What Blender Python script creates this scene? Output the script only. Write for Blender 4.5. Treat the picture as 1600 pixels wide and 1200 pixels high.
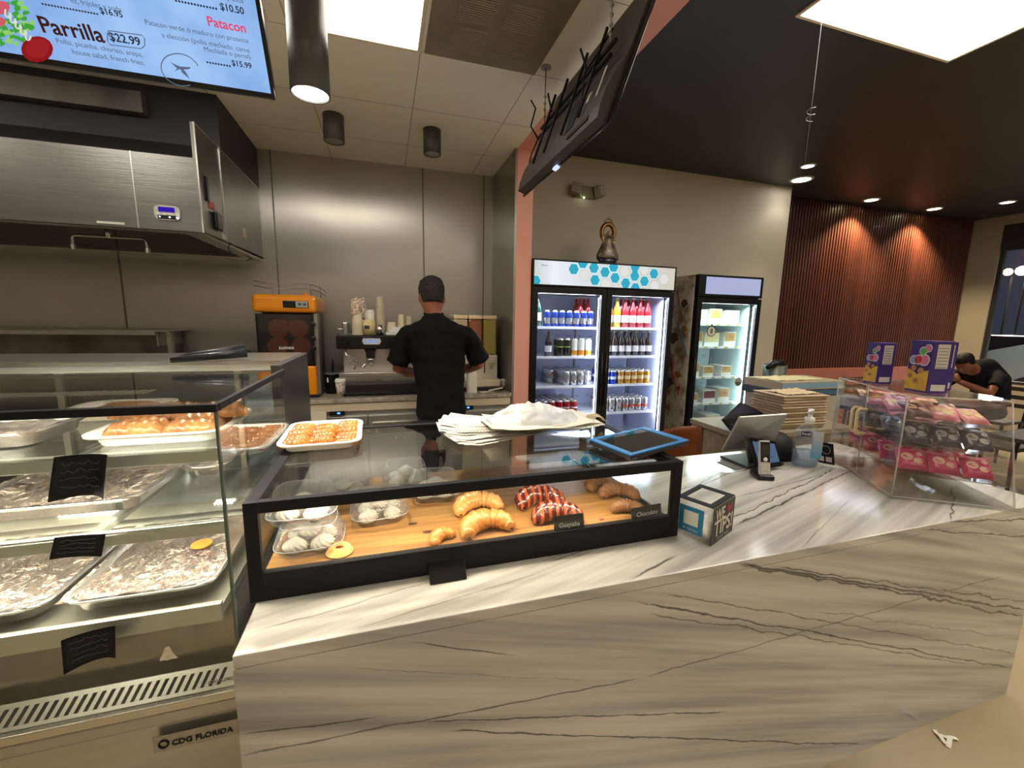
import bpy, bmesh, math, random
from mathutils import Vector, Matrix, noise
random.seed(7)
PI = math.pi
for _o in list(bpy.data.objects): bpy.data.objects.remove(_o)
scn = bpy.context.scene
COL = scn.collection
# ------------------------------------------------------------------ camera
H = 1.55                                   # eye height above the floor
FPX = 648.9
def _cam_rows(yaw, pitch, roll):
    cy, sy = math.cos(yaw), math.sin(yaw)
    A = Matrix(((cy, -sy, 0), (0, 0, -1), (sy, cy, 0)))
    cp, sp = math.cos(pitch), math.sin(pitch)
    P = Matrix(((1, 0, 0), (0, cp, -sp), (0, sp, cp)))
    cr, sr = math.cos(roll), math.sin(roll)
    Q = Matrix(((cr, -sr, 0), (sr, cr, 0), (0, 0, 1)))
    return Q @ P @ A
CM = _cam_rows(math.radians(17.05), math.radians(8.82), math.radians(1.05))
_cd = bpy.data.cameras.new('camera'); cam = bpy.data.objects.new('camera', _cd); COL.objects.link(cam)
_cd.sensor_width = 36; _cd.lens = FPX / 1600 * 36; _cd.clip_start = .02; _cd.clip_end = 200
_r = CM
_R = Matrix((_r[0], -_r[1], -_r[2])).transposed()
cam.matrix_world = Matrix.Translation((0, 0, H)) @ _R.to_4x4()
scn.camera = cam
def ray(x, y): return CM.transposed() @ Vector(((x - 800) / FPX, (y - 600) / FPX, 1))
def at(x, y, X=None, Y=None, Z=None):       # where the line of sight through a picture point meets a wall, counter ...
    d = ray(x, y)
    t = X / d.x if X is not None else (Y / d.y if Y is not None else (Z - H) / d.z)
    return Vector((0, 0, H)) + d * t
def at_plane(x, y, o, n):
    d = ray(x, y); c = Vector((0, 0, H))
    return c + d * ((o - c).dot(n) / d.dot(n))
# ------------------------------------------------------------------ world, exposure
w = bpy.data.worlds.new('night'); scn.world = w; w.use_nodes = True
w.node_tree.nodes['Background'].inputs[0].default_value = (.02, .024, .035, 1)
w.node_tree.nodes['Background'].inputs[1].default_value = .5
vs = scn.view_settings
vs.view_transform = 'Standard'; vs.look = 'None'; vs.gamma = 1; vs.use_curve_mapping = False; vs.exposure = 1.9
DISP = 2 ** -1.9       # lit screens and signs are set for the picture's exposure
PANEL_E = 2.8       # ceiling light panels
CEIL = 2.95
CT = .87            # front counter top
BC = .90            # back counter top
# ------------------------------------------------------------------ materials
MATS = {}
def nodes_of(name):
    m = bpy.data.materials.new(name); m.use_nodes = True
    nt = m.node_tree
    for n in list(nt.nodes): nt.nodes.remove(n)
    out = nt.nodes.new('ShaderNodeOutputMaterial')
    return m, nt, out
def N(nt, t, **k):
    n = nt.nodes.new('ShaderNode' + t)
    for a, b in k.items(): setattr(n, a, b)
    return n
def c4(c): return (c[0], c[1], c[2], 1)
def srgb(r, g, b):
    f = lambda v: (v / 255 / 12.92) if v / 255 <= .04045 else ((v / 255 + .055) / 1.055) ** 2.4
    return (f(r), f(g), f(b))
def mat(name, col, rough=.5, metal=0, col2=None, ns=8, stretch=(1, 1, 1), bump=0, bs=40, emit=0, ecol=None, spec=.5, coat=0, alpha=1, trans=0, detail=3, contrast=.5, bstretch=None, sss=0, aniso=0, rot=(0, 0, 0)):
    if name in MATS: return MATS[name]
    m, nt, out = nodes_of(name)
    p = N(nt, 'BsdfPrincipled'); nt.links.new(p.outputs[0], out.inputs[0])
    p.inputs['Base Color'].default_value = c4(col); p.inputs['Roughness'].default_value = rough
    p.inputs['Metallic'].default_value = metal; p.inputs['Specular IOR Level'].default_value = spec
    p.inputs['Coat Weight'].default_value = coat; p.inputs['Coat Roughness'].default_value = .08
    p.inputs['Alpha'].default_value = alpha; p.inputs['Transmission Weight'].default_value = trans
    p.inputs['Anisotropic'].default_value = aniso
    if sss: p.inputs['Subsurface Weight'].default_value = sss; p.inputs['Subsurface Scale'].default_value = .01
    if emit:
        p.inputs['Emission Color'].default_value = c4(ecol or col); p.inputs['Emission Strength'].default_value = emit
    tc = N(nt, 'TexCoord')
    def noise_tex(scale, st, det=3):
        mp = N(nt, 'Mapping'); mp.inputs['Scale'].default_value = st; mp.inputs['Rotation'].default_value = rot
        nt.links.new(tc.outputs['Object'], mp.inputs[0])
        n = N(nt, 'TexNoise'); n.inputs['Scale'].default_value = scale; n.inputs['Detail'].default_value = det
        nt.links.new(mp.outputs[0], n.inputs['Vector']); return n
    if col2 is not None:
        n = noise_tex(ns, stretch, detail)
        rp = N(nt, 'ValToRGB'); e = rp.color_ramp.elements
        e[0].position = .5 - contrast / 2; e[1].position = .5 + contrast / 2
        e[0].color = c4(col); e[1].color = c4(col2)
        nt.links.new(n.outputs['Fac'], rp.inputs[0]); nt.links.new(rp.outputs[0], p.inputs['Base Color'])
    if bump:
        n = noise_tex(bs, bstretch or stretch, 4)
        b = N(nt, 'Bump'); b.inputs['Strength'].default_value = bump; b.inputs['Distance'].default_value = .01
        nt.links.new(n.outputs['Fac'], b.inputs['Height']); nt.links.new(b.outputs[0], p.inputs['Normal'])
    MATS[name] = m
    return m
def pane(name, tint=(.95, .97, .96), refl=1.0, rough=.02, haze=0, hcol=(.8, .8, .8), ior=1.45, bump=0, bs=60):
    if name in MATS: return MATS[name]
    m, nt, out = nodes_of(name)
    t = N(nt, 'BsdfTransparent'); t.inputs[0].default_value = c4(tint)
    g = N(nt, 'BsdfGlossy'); g.inputs['Roughness'].default_value = rough; g.inputs[0].default_value = (refl, refl, refl, 1)
    f = N(nt, 'Fresnel'); gb = N(nt, 'NewGeometry'); mi_ = N(nt, 'Mix'); mi_.inputs[2].default_value = ior; mi_.inputs[3].default_value = 1 / ior
    nt.links.new(gb.outputs['Backfacing'], mi_.inputs[0]); nt.links.new(mi_.outputs[0], f.inputs[0])      # a pane, not a solid block
    mx = N(nt, 'MixShader'); nt.links.new(f.outputs[0], mx.inputs[0]); nt.links.new(t.outputs[0], mx.inputs[1]); nt.links.new(g.outputs[0], mx.inputs[2])
    last = mx
    if bump:
        tc = N(nt, 'TexCoord'); n = N(nt, 'TexNoise'); n.inputs['Scale'].default_value = bs; n.inputs['Detail'].default_value = 4
        nt.links.new(tc.outputs['Object'], n.inputs['Vector'])
        b = N(nt, 'Bump'); b.inputs['Strength'].default_value = bump; b.inputs['Distance'].default_value = .01
        nt.links.new(n.outputs['Fac'], b.inputs['Height']); nt.links.new(b.outputs[0], g.inputs['Normal']); nt.links.new(b.outputs[0], f.inputs['Normal'])
    if haze:
        d = N(nt, 'BsdfDiffuse'); d.inputs[0].default_value = c4(hcol)
        m2 = N(nt, 'MixShader'); m2.inputs[0].default_value = haze
        nt.links.new(mx.outputs[0], m2.inputs[1]); nt.links.new(d.outputs[0], m2.inputs[2]); last = m2
    nt.links.new(last.outputs[0], out.inputs[0])
    MATS[name] = m
    return m
def emis(name, col, s):
    if name in MATS: return MATS[name]
    m, nt, out = nodes_of(name)
    e = N(nt, 'Emission'); e.inputs[0].default_value = c4(col); e.inputs[1].default_value = s * (DISP if s <= 1.3 else 1)
    nt.links.new(e.outputs[0], out.inputs[0]); MATS[name] = m
    return m
# ------------------------------------------------------------------ mesh helpers
def nb(): return bmesh.new()
def box(bm, x0, x1, y0, y1, z0, z1, bev=0, mi=0, seg=2):
    if x0 > x1: x0, x1 = x1, x0
    if y0 > y1: y0, y1 = y1, y0
    if z0 > z1: z0, z1 = z1, z0
    b = bmesh.new()
    bmesh.ops.create_cube(b, size=1, matrix=Matrix.Translation(((x0 + x1) / 2, (y0 + y1) / 2, (z0 + z1) / 2)) @ Matrix.Diagonal((x1 - x0, y1 - y0, z1 - z0, 1)))
    if bev:
        bev = min(bev, .45 * min(x1 - x0, y1 - y0, z1 - z0))
        bmesh.ops.bevel(b, geom=b.edges[:], offset=bev, segments=seg, profile=.5, affect='EDGES')
    join(bm, b, mi)
def join(bm, b, mi=None, M=None):
    if M is not None: bmesh.ops.transform(b, matrix=M, verts=b.verts)
    vm = {v: bm.verts.new(v.co) for v in b.verts}
    for f in b.faces:
        try:
            g = bm.faces.new([vm[v] for v in f.verts]); g.material_index = f.material_index if mi is None else mi; g.smooth = f.smooth
        except ValueError: pass
    b.free()
def obox(bm, o, ax, ay, az, sx, sy, sz, bev=0, mi=0):     # oriented box from corner o
    b = nb(); box(b, 0, sx, 0, sy, 0, sz, bev, mi)
    M = Matrix((ax, ay, az)).transposed().to_4x4(); M.translation = o
    join(bm, b, mi, M)
def frame_from(d):
    d = d.normalized(); up = Vector((0, 0, 1)) if abs(d.z) < .95 else Vector((0, 1, 0))
    x = up.cross(d).normalized(); return x, d.cross(x)
def tube(bm, pts, r, n=8, mi=0, caps=True, flat=1.0, smooth=True):
    pts = [Vector(p) for p in pts]; rr = r if isinstance(r, (list, tuple)) else [r] * len(pts)
    rings = []; px = None
    for i, p in enumerate(pts):
        d = (pts[min(i + 1, len(pts) - 1)] - pts[max(i - 1, 0)])
        if d.length < 1e-9: d = Vector((0, 0, 1))
        d.normalize()
        if px is None: x, y = frame_from(d)
        else:
            x = px - d * px.dot(d)
            x = x.normalized() if x.length > 1e-6 else frame_from(d)[0]
            y = d.cross(x)
        px = x
        a = rr[i] if isinstance(rr[i], (tuple, list)) else (rr[i], rr[i] * flat)
        rings.append([bm.verts.new(p + x * (math.cos(2 * PI * k / n) * a[0]) + y * (math.sin(2 * PI * k / n) * a[1])) for k in range(n)])
    for A, B in zip(rings, rings[1:]):
        for k in range(n):
            f = bm.faces.new((A[k], A[(k + 1) % n], B[(k + 1) % n], B[k])); f.material_index = mi; f.smooth = smooth
    if caps:
        f = bm.faces.new(rings[0][::-1]); f.material_index = mi
        f = bm.faces.new(rings[-1]); f.material_index = mi
def lathe(bm, prof, n=20, c=(0, 0, 0), mi=0, M=None, smooth=True, sx=1, sy=1):   # prof: [(r, z[, mat])]
    b = bm if M is None else nb()
    rings = []
    for q in prof:
        r, z = q[0], q[1]
        if r < 1e-6: rings.append([b.verts.new((c[0], c[1], c[2] + z))])
        else: rings.append([b.verts.new((c[0] + sx * r * math.cos(2 * PI * k / n), c[1] + sy * r * math.sin(2 * PI * k / n), c[2] + z)) for k in range(n)])
    for i, (A, B) in enumerate(zip(rings, rings[1:])):
        m_ = prof[i][2] if len(prof[i]) > 2 else mi
        for k in range(n):
            if len(A) == 1 and len(B) == 1: continue
            if len(A) == 1: v = (A[0], B[(k + 1) % n], B[k])
            elif len(B) == 1: v = (A[k], A[(k + 1) % n], B[0])
            else: v = (A[k], A[(k + 1) % n], B[(k + 1) % n], B[k])
            f = b.faces.new(v[::-1]); f.material_index = m_; f.smooth = smooth
    if M is not None: join(bm, b, None, M)
def cyl(bm, c, r, h, n=20, mi=0, axis='z', r2=None):
    r2 = r if r2 is None else r2
    M = {'z': Matrix(), 'x': Matrix.Rotation(PI / 2, 4, 'Y'), 'y': Matrix.Rotation(-PI / 2, 4, 'X')}[axis]
    M = Matrix.Translation(c) @ M
    lathe(bm, [(0, 0), (r, 0), (r, .0001), (r2, h - .0001), (r2, h), (0, h)], n, mi=mi, M=M, smooth=False)
def prism(bm, poly, o, ax, ay, az, t, mi=0):               # poly in (ax, ay) plane, thickness t along az
    A = [bm.verts.new(o + ax * u + ay * v) for u, v in poly]; B = [bm.verts.new(o + ax * u + ay * v + az * t) for u, v in poly]
    fs = [bm.faces.new(A[::-1]), bm.faces.new(B)]
    n = len(poly)
    for i in range(n): fs.append(bm.faces.new((A[i], A[(i + 1) % n], B[(i + 1) % n], B[i])))
    for f in fs: f.material_index = mi
def grid(bm, nx, ny, fn, mi=0, smooth=True):
    V = [[bm.verts.new(fn(i / nx, j / ny)) for i in range(nx + 1)] for j in range(ny + 1)]
    for j in range(ny):
        for i in range(nx):
            f = bm.faces.new((V[j][i], V[j][i + 1], V[j + 1][i + 1], V[j + 1][i])); f.material_index = mi; f.smooth = smooth
def ball(bm, c, r, n=16, mi=0, sx=1, sy=1, sz=1):
    lathe(bm, [(r * math.sin(PI * i / (n // 2)), -r * math.cos(PI * i / (n // 2)) * sz) for i in range(n // 2 + 1)], n, c=c, mi=mi, sx=sx, sy=sy)
X_, Y_, Z_ = Vector((1, 0, 0)), Vector((0, 1, 0)), Vector((0, 0, 1))
# ------------------------------------------------------------------ things and parts
ORG = {}
def thing(name, label, cat, loc=(0, 0, 0), rz=0, group=None, world=True):
    o = bpy.data.objects.new(name, None); COL.objects.link(o); o.empty_display_size = .05
    o.location = loc; o.rotation_euler = (0, 0, rz)
    if label: o['label'] = label
    if cat: o['category'] = cat
    if group: o['group'] = group
    ORG[o.name] = Vector(loc) if world else Vector((0, 0, 0))
    return o
def _root(o):
    while o.parent: o = o.parent
    return o
def part(name, bm, m, parent=None, label=None, off=None, kind=None):
    if parent is not None:
        s = ORG.get(_root(parent).name, Vector((0, 0, 0)))
        if s.length: bmesh.ops.translate(bm, verts=bm.verts, vec=-s)
    elif off is not None: bmesh.ops.translate(bm, verts=bm.verts, vec=-Vector(off))
    me = bpy.data.meshes.new(name); bmesh.ops.recalc_face_normals(bm, faces=bm.faces); bm.to_mesh(me); bm.free()
    for x in (m if isinstance(m, (list, tuple)) else [m]): me.materials.append(x)
    o = bpy.data.objects.new(name, me); COL.objects.link(o)
    if parent is not None: o.parent = parent
    elif off is not None: o.location = off
    if label: o['label'] = label
    if kind: o['kind'] = kind
    return o
def solo(name, bm, m, label, cat, loc=None, group=None, kind=None):      # a thing that is one mesh
    o = part(name, bm, m, None, label, off=loc, kind=kind); o['category'] = cat
    if group: o['group'] = group
    if loc is not None: ORG[o.name] = Vector(loc)
    return o
def struct(name, bm, m): return part(name, bm, m, kind='structure')
def copy_tree(o, parent=None):
    c = o.copy(); COL.objects.link(c)
    if parent is not None: c.parent = parent
    for ch in list(o.children): copy_tree(ch, c)
    return c
def place(o, loc, rz=None, label=None, group=None, sc=None, rot=None):
    o.location = loc
    if rz is not None: o.rotation_euler = (0, 0, rz)
    if rot is not None: o.rotation_euler = rot
    if label: o['label'] = label
    if group: o['group'] = group
    if sc is not None: o.scale = sc if isinstance(sc, (tuple, list)) else (sc, sc, sc)
    return o
class Proto:                                   # the first use is the object itself, later uses are copies of it and its parts
    def __init__(s, o): s.o = o; s.used = False
    def put(s, loc, rz=0, label=None, group=None, sc=None, rot=None):
        o = s.o if not s.used else copy_tree(s.o)
        s.used = True
        return place(o, loc, rz, label, group, sc, rot)
def text_bm(s, bold=False, res=3):
    cu = bpy.data.curves.new('t', 'FONT'); cu.body = s; cu.size = 1; cu.resolution_u = res; cu.extrude = .012
    if bold: cu.offset = .018
    ob = bpy.data.objects.new('t', cu); COL.objects.link(ob)
    dg = bpy.context.evaluated_depsgraph_get(); me = bpy.data.meshes.new_from_object(ob.evaluated_get(dg))
    b = nb(); b.from_mesh(me); bpy.data.objects.remove(ob); bpy.data.meshes.remove(me); bpy.data.curves.remove(cu)
    return b
def text(name, s, o, xd, yd, width, m, parent, bold=False, height=None, lift=.001, label=None):   # baseline start o, fitted to width
    b = text_bm(s, bold)
    xs = [v.co.x for v in b.verts]; x0, x1 = min(xs), max(xs)
    k = width / (x1 - x0); ky = (height or k)
    if height:
        ys = [v.co.y for v in b.verts]; ky = height / (max(ys) - min(0, min(ys)) if max(ys) > 0 else 1)
    n = xd.cross(yd)
    for v in b.verts:
        x, y, z = v.co; v.co = o + xd * ((x - x0) * k) + yd * (y * ky) + n * (lift + z * .02)
    return part(name, b, m, parent, label)
def frame_bars(bm, x0, x1, z0, z1, y0, y1, t, bev=.002, tb=None, tt=None, mi=0):   # rectangular frame in the X-Z plane
    tb = tb or t; tt = tt or t
    box(bm, x0, x0 + t, y0, y1, z0, z1, bev, mi); box(bm, x1 - t, x1, y0, y1, z0, z1, bev, mi)
    box(bm, x0 + t, x1 - t, y0, y1, z0, z0 + tb, bev, mi); box(bm, x0 + t, x1 - t, y0, y1, z1 - tt, z1, bev, mi)
def remeshed(bm, vox=.012, smooth=6):
    me = bpy.data.meshes.new('r'); bm.to_mesh(me); bm.free()
    ob = bpy.data.objects.new('r', me); COL.objects.link(ob)
    r = ob.modifiers.new('r', 'REMESH'); r.mode = 'VOXEL'; r.voxel_size = vox; r.use_smooth_shade = True
    if smooth:
        q = ob.modifiers.new('s', 'SMOOTH'); q.factor = .5; q.iterations = smooth
    dg = bpy.context.evaluated_depsgraph_get(); m2 = bpy.data.meshes.new_from_object(ob.evaluated_get(dg))
    b = nb(); b.from_mesh(m2); bpy.data.objects.remove(ob); bpy.data.meshes.remove(me); bpy.data.meshes.remove(m2)
    for f in b.faces: f.smooth = True
    return b
# ------------------------------------------------------------------ common materials
BLACK = mat('black paint', (.010, .0095, .0095), .45, spec=.3)
BLACKM = mat('matte black', (.009, .0085, .0085), .6, spec=.25)
BLACKP = mat('black plastic', (.007, .007, .008), .3, spec=.35)
WHITEP = mat('white plastic', (.75, .74, .7), .35)
CREAM = mat('cream plastic', (.62, .57, .47), .4)
STEEL = mat('brushed steel', (.52, .50, .47), .3, .85, (.44, .425, .4), 5, (1, 1, 30), .05, 60)
STEEL_W = mat('steel wall cladding', (.56, .53, .485), .3, .72, (.46, .435, .40), 2.2, (1, 1, 1), .04, 3, contrast=.8, aniso=.75)
STEEL_D = mat('dark hood steel', (.15, .145, .145), .3, .9, (.11, .11, .115), 3, (1, 1, .5), .04, 30)
STEEL_H = mat('hood steel', (.24, .235, .225), .3, .85, (.19, .186, .18), 3, (.3, 1, 6), .05, 20)
CHROME = mat('chrome', (.7, .69, .67), .12, 1)
ALU = mat('aluminium edge', (.62, .6, .54), .3, .9)
PINK = mat('pink paint', srgb(226, 160, 142), .6, bump=.05, bs=80)
PINK2 = mat('dusty pink paint', srgb(170, 105, 92), .6)
BEIGE = mat('warm white wall paint', srgb(196, 186, 166), .7, 0, srgb(188, 178, 158), 1.5, bump=.04, bs=120)
GLASS = pane('clear glass', (.965, .985, .975), .9)
GLASS_T = pane('top glass', (.8, .82, .8), 1.0, .03, ior=1.7)
ACRYL = pane('acrylic sheet', (.985, .985, .98), 1.0, .04, .006, (.7, .68, .62), ior=1.5)
ACRYL_E = mat('acrylic edge', (.75, .73, .68), .15, 0, alpha=.55, spec=.8)
CLAM = pane('thin clear plastic', (.96, .96, .965), 1.0, .10, .07, (.8, .8, .84), ior=1.75, bump=.9, bs=38)
FILM = pane('cling film', (.9, .88, .86), 1.0, .12, .12, (.75, .72, .68), ior=1.6, bump=1.0, bs=25)
WOOD = None
# ------------------------------------------------------------------ room shell
def ceiling_mat():
    m, nt, out = nodes_of('ceiling tiles')
    p = N(nt, 'BsdfPrincipled'); nt.links.new(p.outputs[0], out.inputs[0]); p.inputs['Roughness'].default_value = .8
    tc = N(nt, 'TexCoord'); sp = N(nt, 'SeparateXYZ'); nt.links.new(tc.outputs['Object'], sp.inputs[0])
    def M(op, a, b=None):
        n = N(nt, 'Math', operation=op)
        for i, v in enumerate((a, b)):
            if v is None: continue
            if isinstance(v, (int, float)): n.inputs[i].default_value = v
            else: nt.links.new(v, n.inputs[i])
        return n.outputs[0]
    def line(axis, off):
        u = M('DIVIDE', M('SUBTRACT', sp.outputs[axis], off), .635)
        f = M('ABSOLUTE', M('SUBTRACT', M('FRACT', u), .5))
        return M('GREATER_THAN', f, .5 - .0045)
    g = M('MAXIMUM', line(0, .223), line(1, 2.5))
    mx = N(nt, 'MixRGB'); nt.links.new(g, mx.inputs[0])
    mx.inputs[1].default_value = c4(srgb(244, 238, 224)); mx.inputs[2].default_value = c4(srgb(168, 156, 136))
    nz = N(nt, 'TexNoise'); nz.inputs['Scale'].default_value = 1.5
    m2 = N(nt, 'MixRGB', blend_type='MULTIPLY'); m2.inputs[0].default_value = .15
    nt.links.new(mx.outputs[0], m2.inputs[1]); nt.links.new(nz.outputs['Fac'], m2.inputs[2]); nt.links.new(m2.outputs[0], p.inputs['Base Color'])
    return m
XP0, XP1 = 1.095, 1.322
CEILB = 3.228               # the black dining ceiling is higher     # painted pink band over wall and ceiling
YS, YB, YF, YW = 4.27, 4.22, 3.52, 4.47
YS_ = YB
b = nb(); box(b, -5, XP0, -4.2, 4.5, CEIL, CEIL + .1); struct('ceiling', b, ceiling_mat())
b = nb(); box(b, XP1, 9.2, -4.2, 5.0, CEILB, CEILB + .1); struct('ceiling.001', b, mat('black ceiling paint', (.021, .020, .0195), .5, 0, (.026, .025, .024), 2, bump=.05, bs=60))
b = nb(); box(b, XP0, XP1, -4.2, YS_, CEIL, CEILB); struct('trim_1', b, PINK)

b = nb(); box(b, -5, XP0 + .1, YS, YS + .12, 0, CEIL); struct('wall_back', b, STEEL_W)
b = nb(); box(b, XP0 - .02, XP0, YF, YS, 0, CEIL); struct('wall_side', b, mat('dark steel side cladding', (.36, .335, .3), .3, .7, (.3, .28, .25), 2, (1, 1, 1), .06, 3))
b = nb(); box(b, XP0, 1.236, YF, YB, 0, CEIL); struct('trim_2', b, PINK)
b = nb(); box(b, XP0 + .101, 4.875, YB, YB + .26, 0, CEILB); struct('wall_middle', b, BEIGE)
for i, x in enumerate((-2.05, -.9, .385, .98)):
    b = nb(); box(b, x - .006, x + .006, YS - .004, YS, BC if x > -.9 else .9, CEIL, .001); struct('trim_%d' % (3 + i), b, mat('wall seam strip', (.2, .19, .17), .35, .8))
def slat_mat():
    return mat('walnut slats', srgb(92, 48, 34), .38, 0, srgb(66, 34, 26), 6, (1, 1, .06), .1, 40, coat=.1)
# slatted timber wall: slats modelled in one panel
b = nb(); box(b, 4.875, 9.0, YW + .03, YW + .15, .925, CEILB, mi=1)
x = 4.88
while x < 8.97:
    box(b, x, x + .030, YW, YW + .03, .925, CEILB - .004, .003, seg=1); x += .052
struct('wall_dining', b, [slat_mat(), mat('slat backing', (.012, .009, .008), .8)])
b = nb(); box(b, 4.875, 9.0, YW - .01, YW + .15, 0, .925); struct('wall_wainscot', b, PINK2)
# right wall with the night window
GREYW = mat('grey window reveal paint', srgb(150, 142, 126), .7)
b = nb()
XR = 9.0; wy0, wy1, wz0, wz1 = -1.9, 4.13, .72, 3.09
box(b, XR, XR + .15, wy1, YW + .15, 0, CEILB); box(b, XR, XR + .15, -4.2, wy0, 0, CEILB)
box(b, XR, XR + .15, wy0, wy1, 0, wz0); box(b, XR, XR + .15, wy0, wy1, wz1, CEILB)
struct('wall_right', b, GREYW)
win = thing('window_1', None, None, (XR, wy0, wz0)); win['kind'] = 'structure'
b = nb(); t = .045
box(b, XR + .03, XR + .09, wy0, wy0 + t, wz0, wz1); box(b, XR + .03, XR + .09, wy1 - t, wy1, wz0, wz1)
box(b, XR + .03, XR + .09, wy0, wy1, wz0, wz0 + t); box(b, XR + .03, XR + .09, wy0, wy1, wz1 - t, wz1)
for y in (-.1, 1.85): box(b, XR + .03, XR + .09, y, y + t, wz0, wz1)
part('window_frame', b, mat('dark window frame', (.03, .028, .027), .4, .3), win)
b = nb(); box(b, XR + .055, XR + .062, wy0, wy1, wz0, wz1); part('window_pane', b, pane('window glass', (.9, .91, .92), 1, .02), win)
b = nb(); box(b, XR - .015, XR + .028, wy0 + .02, wy1 - .02, 2.71, wz1 - .01, .005); part('roller_blind', b, mat('dark blind', (.02, .019, .02), .8), win)
# other walls, floor
b = nb(); box(b, -5.1, -5, -4.2, 4.5, 0, CEIL); struct('wall_left', b, STEEL_W)
b = nb(); box(b, -5.1, 9.1, -4.3, -4.2, 0, CEILB); struct('wall_front', b, mat('far wall paint', srgb(225, 215, 195), .8))
def floor_mat():
    m = mat('beige floor tile', srgb(178, 162, 134), .25, 0, srgb(150, 134, 106), 1.6, (1, 1, 1), .03, 8, spec=.5, contrast=.7)
    return m
b = nb(); box(b, -5.1, 9.15, -4.3, 5.0, -.1, 0); struct('floor', b, floor_mat())
# ------------------------------------------------------------------ ceiling lamps
def light_panel(x0, x1, y0, y1, label, e=PANEL_E, col=(1, .93, .79), group=None, CEIL=CEIL):
    t = thing('ceiling_light_panel', label, 'ceiling light', ((x0 + x1) / 2, (y0 + y1) / 2, CEIL), group=group)
    b = nb(); f = .018
    box(b, x0 - f, x0, y0 - f, y1 + f, CEIL - .012, CEIL, .002); box(b, x1, x1 + f, y0 - f, y1 + f, CEIL - .012, CEIL, .002)
    box(b, x0, x1, y0 - f, y0, CEIL - .012, CEIL, .002); box(b, x0, x1, y1, y1 + f, CEIL - .012, CEIL, .002)
    part('frame', b, mat('panel frame', srgb(225, 215, 190), .5), t)
    b = nb(); box(b, x0, x1, y0, y1, CEIL - .006, CEIL - .001); part('diffuser', b, emis('panel glow %.1f' % e, col, e), t)
    return t
light_panel(-.375, .205, 1.9, 2.475, 'glowing warm ceiling panel beside the hanging cylinder lamp')
light_panel(-1.1, -.51, 1.9, 2.475, 'glowing warm ceiling panel mostly hidden by the menu screen')
light_panel(2.217, 3.46, .55, 1.99, 'large glowing panel set in the black ceiling', CEIL=CEILB)
for x0, y0 in ((-2.6, -2.9), (-.6, -2.7), (2.0, -2.6), (4.6, -1.2), (-3.2, 1.5), (-2.2, 1.0), (4.6, .6)):  # unseen panels added to brighten the room and the wall under the hood
    light_panel(x0, x0 + (1.04 if x0 > -.1 else .6), y0, y0 + 1.1, 'unseen ceiling panel added to light the room, out of the picture', PANEL_E * (.9 if y0 < 0 else .8), group='added ceiling panels out of the picture', CEIL=CEILB if x0 > 1 else CEIL)
# return air vent
t = thing('ceiling_vent', 'grey square return air grille in the white tile ceiling', 'vent', (.55, 2.18, CEIL))
b = nb(); box(b, .243, .866, 1.87, 2.494, CEIL - .008, CEIL, .002); part('panel', b, mat('dusty vent panel', srgb(140, 130, 112), .7, 0, srgb(118, 108, 92), 5), t)
b = nb()
for (gx, gy) in ((.36, 2.0), (.58, 2.0), (.36, 2.22), (.58, 2.22)):
    for k in range(12): box(b, gx, gx + .17, gy + k * .0145, gy + k * .0145 + .007, CEIL - .016, CEIL - .008)
part('louvre', b, mat('vent louvre', srgb(158, 148, 130), .6), t)
# cylinder lamps
def cyl_lamp(x, y, z0, z1, r, label, on, group=None, stem=0):
    t = thing('cylinder_lamp', label, 'ceiling lamp', (x, y, z0), group=group)
    b = nb(); lathe(b, [(0, z1), (r, z1), (r, z0), (r * .92, z0), (r * .88, z0 + .02), (0, z0 + .02)][::-1], 40, c=(x, y, 0)); part('housing', b, mat('lamp grey', (.085, .083, .078), .45, .3), t)
    b = nb(); cyl(b, (x, y, z0 + .004), r * .84, .012, 32); part('lamp_lens', b, emis('cyl lens on', (1, .97, .9), 25) if on else mat('frosted lens off', (.25, .24, .22), .35), t)
    if stem: b = nb(); tube(b, [(x, y, z1), (x, y, CEIL)], .006); part('stem', b, mat('lamp grey', (.085, .083, .078)), t)
    return t
cyl_lamp(-.232, 1.78, 2.335, 2.64, .066, 'lit grey cylinder pendant lamp nearest the menu screen', True, stem=1)
cyl_lamp(-.306, 3.42, 2.776, CEIL, .07, 'unlit grey cylinder ceiling lamp on the left, with a small glint', False)
cyl_lamp(.382, 3.42, 2.776, CEIL, .066, 'unlit grey cylinder ceiling lamp on the right, nearer the wall corner', False)
def spot(x, y, z, power, ang, col, blend=.6, r=.03):
    l = bpy.data.lights.new('lamp_light', 'SPOT'); l.energy = power; l.color = col; l.spot_size = math.radians(ang); l.spot_blend = blend; l.shadow_soft_size = r
    o = bpy.data.objects.new('lamp_light', l); COL.objects.link(o); o.location = (x, y, z); return o
def area(x, y, z, sx, sy, power, col, rot=(0, 0, 0)):
    l = bpy.data.lights.new('lamp_light', 'AREA'); l.energy = power; l.color = col; l.shape = 'RECTANGLE'; l.size = sx; l.size_y = sy
    o = bpy.data.objects.new('lamp_light', l); COL.objects.link(o); o.location = (x, y, z); o.rotation_euler = rot; return o
spot(-.232, 1.78, 2.33, 45, 110, (1, .93, .82), .8, .05)
def downlight(x, y, r, label, col, e, power, ang=75):
    K = CEILB if x > 1 else CEIL; t = thing('recessed_downlight', label, 'downlight', (x, y, K))
    b = nb(); lathe(b, [(r * 1.25, 0), (r * 1.25, -.006), (r, -.012), (r * .9, -.004), (r * .9, 0)], 32, c=(x, y, K)); part('trim_ring', b, mat('white ring', (.5, .48, .44), .4), t)
    b = nb(); cyl(b, (x, y, K - .008), r * .9, .006, 28); part('lamp_lens', b, emis('lens %.2f %.1f' % (col[2], e), col, e), t)
    if power: spot(x, y, K - .03, power, ang, col)
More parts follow.
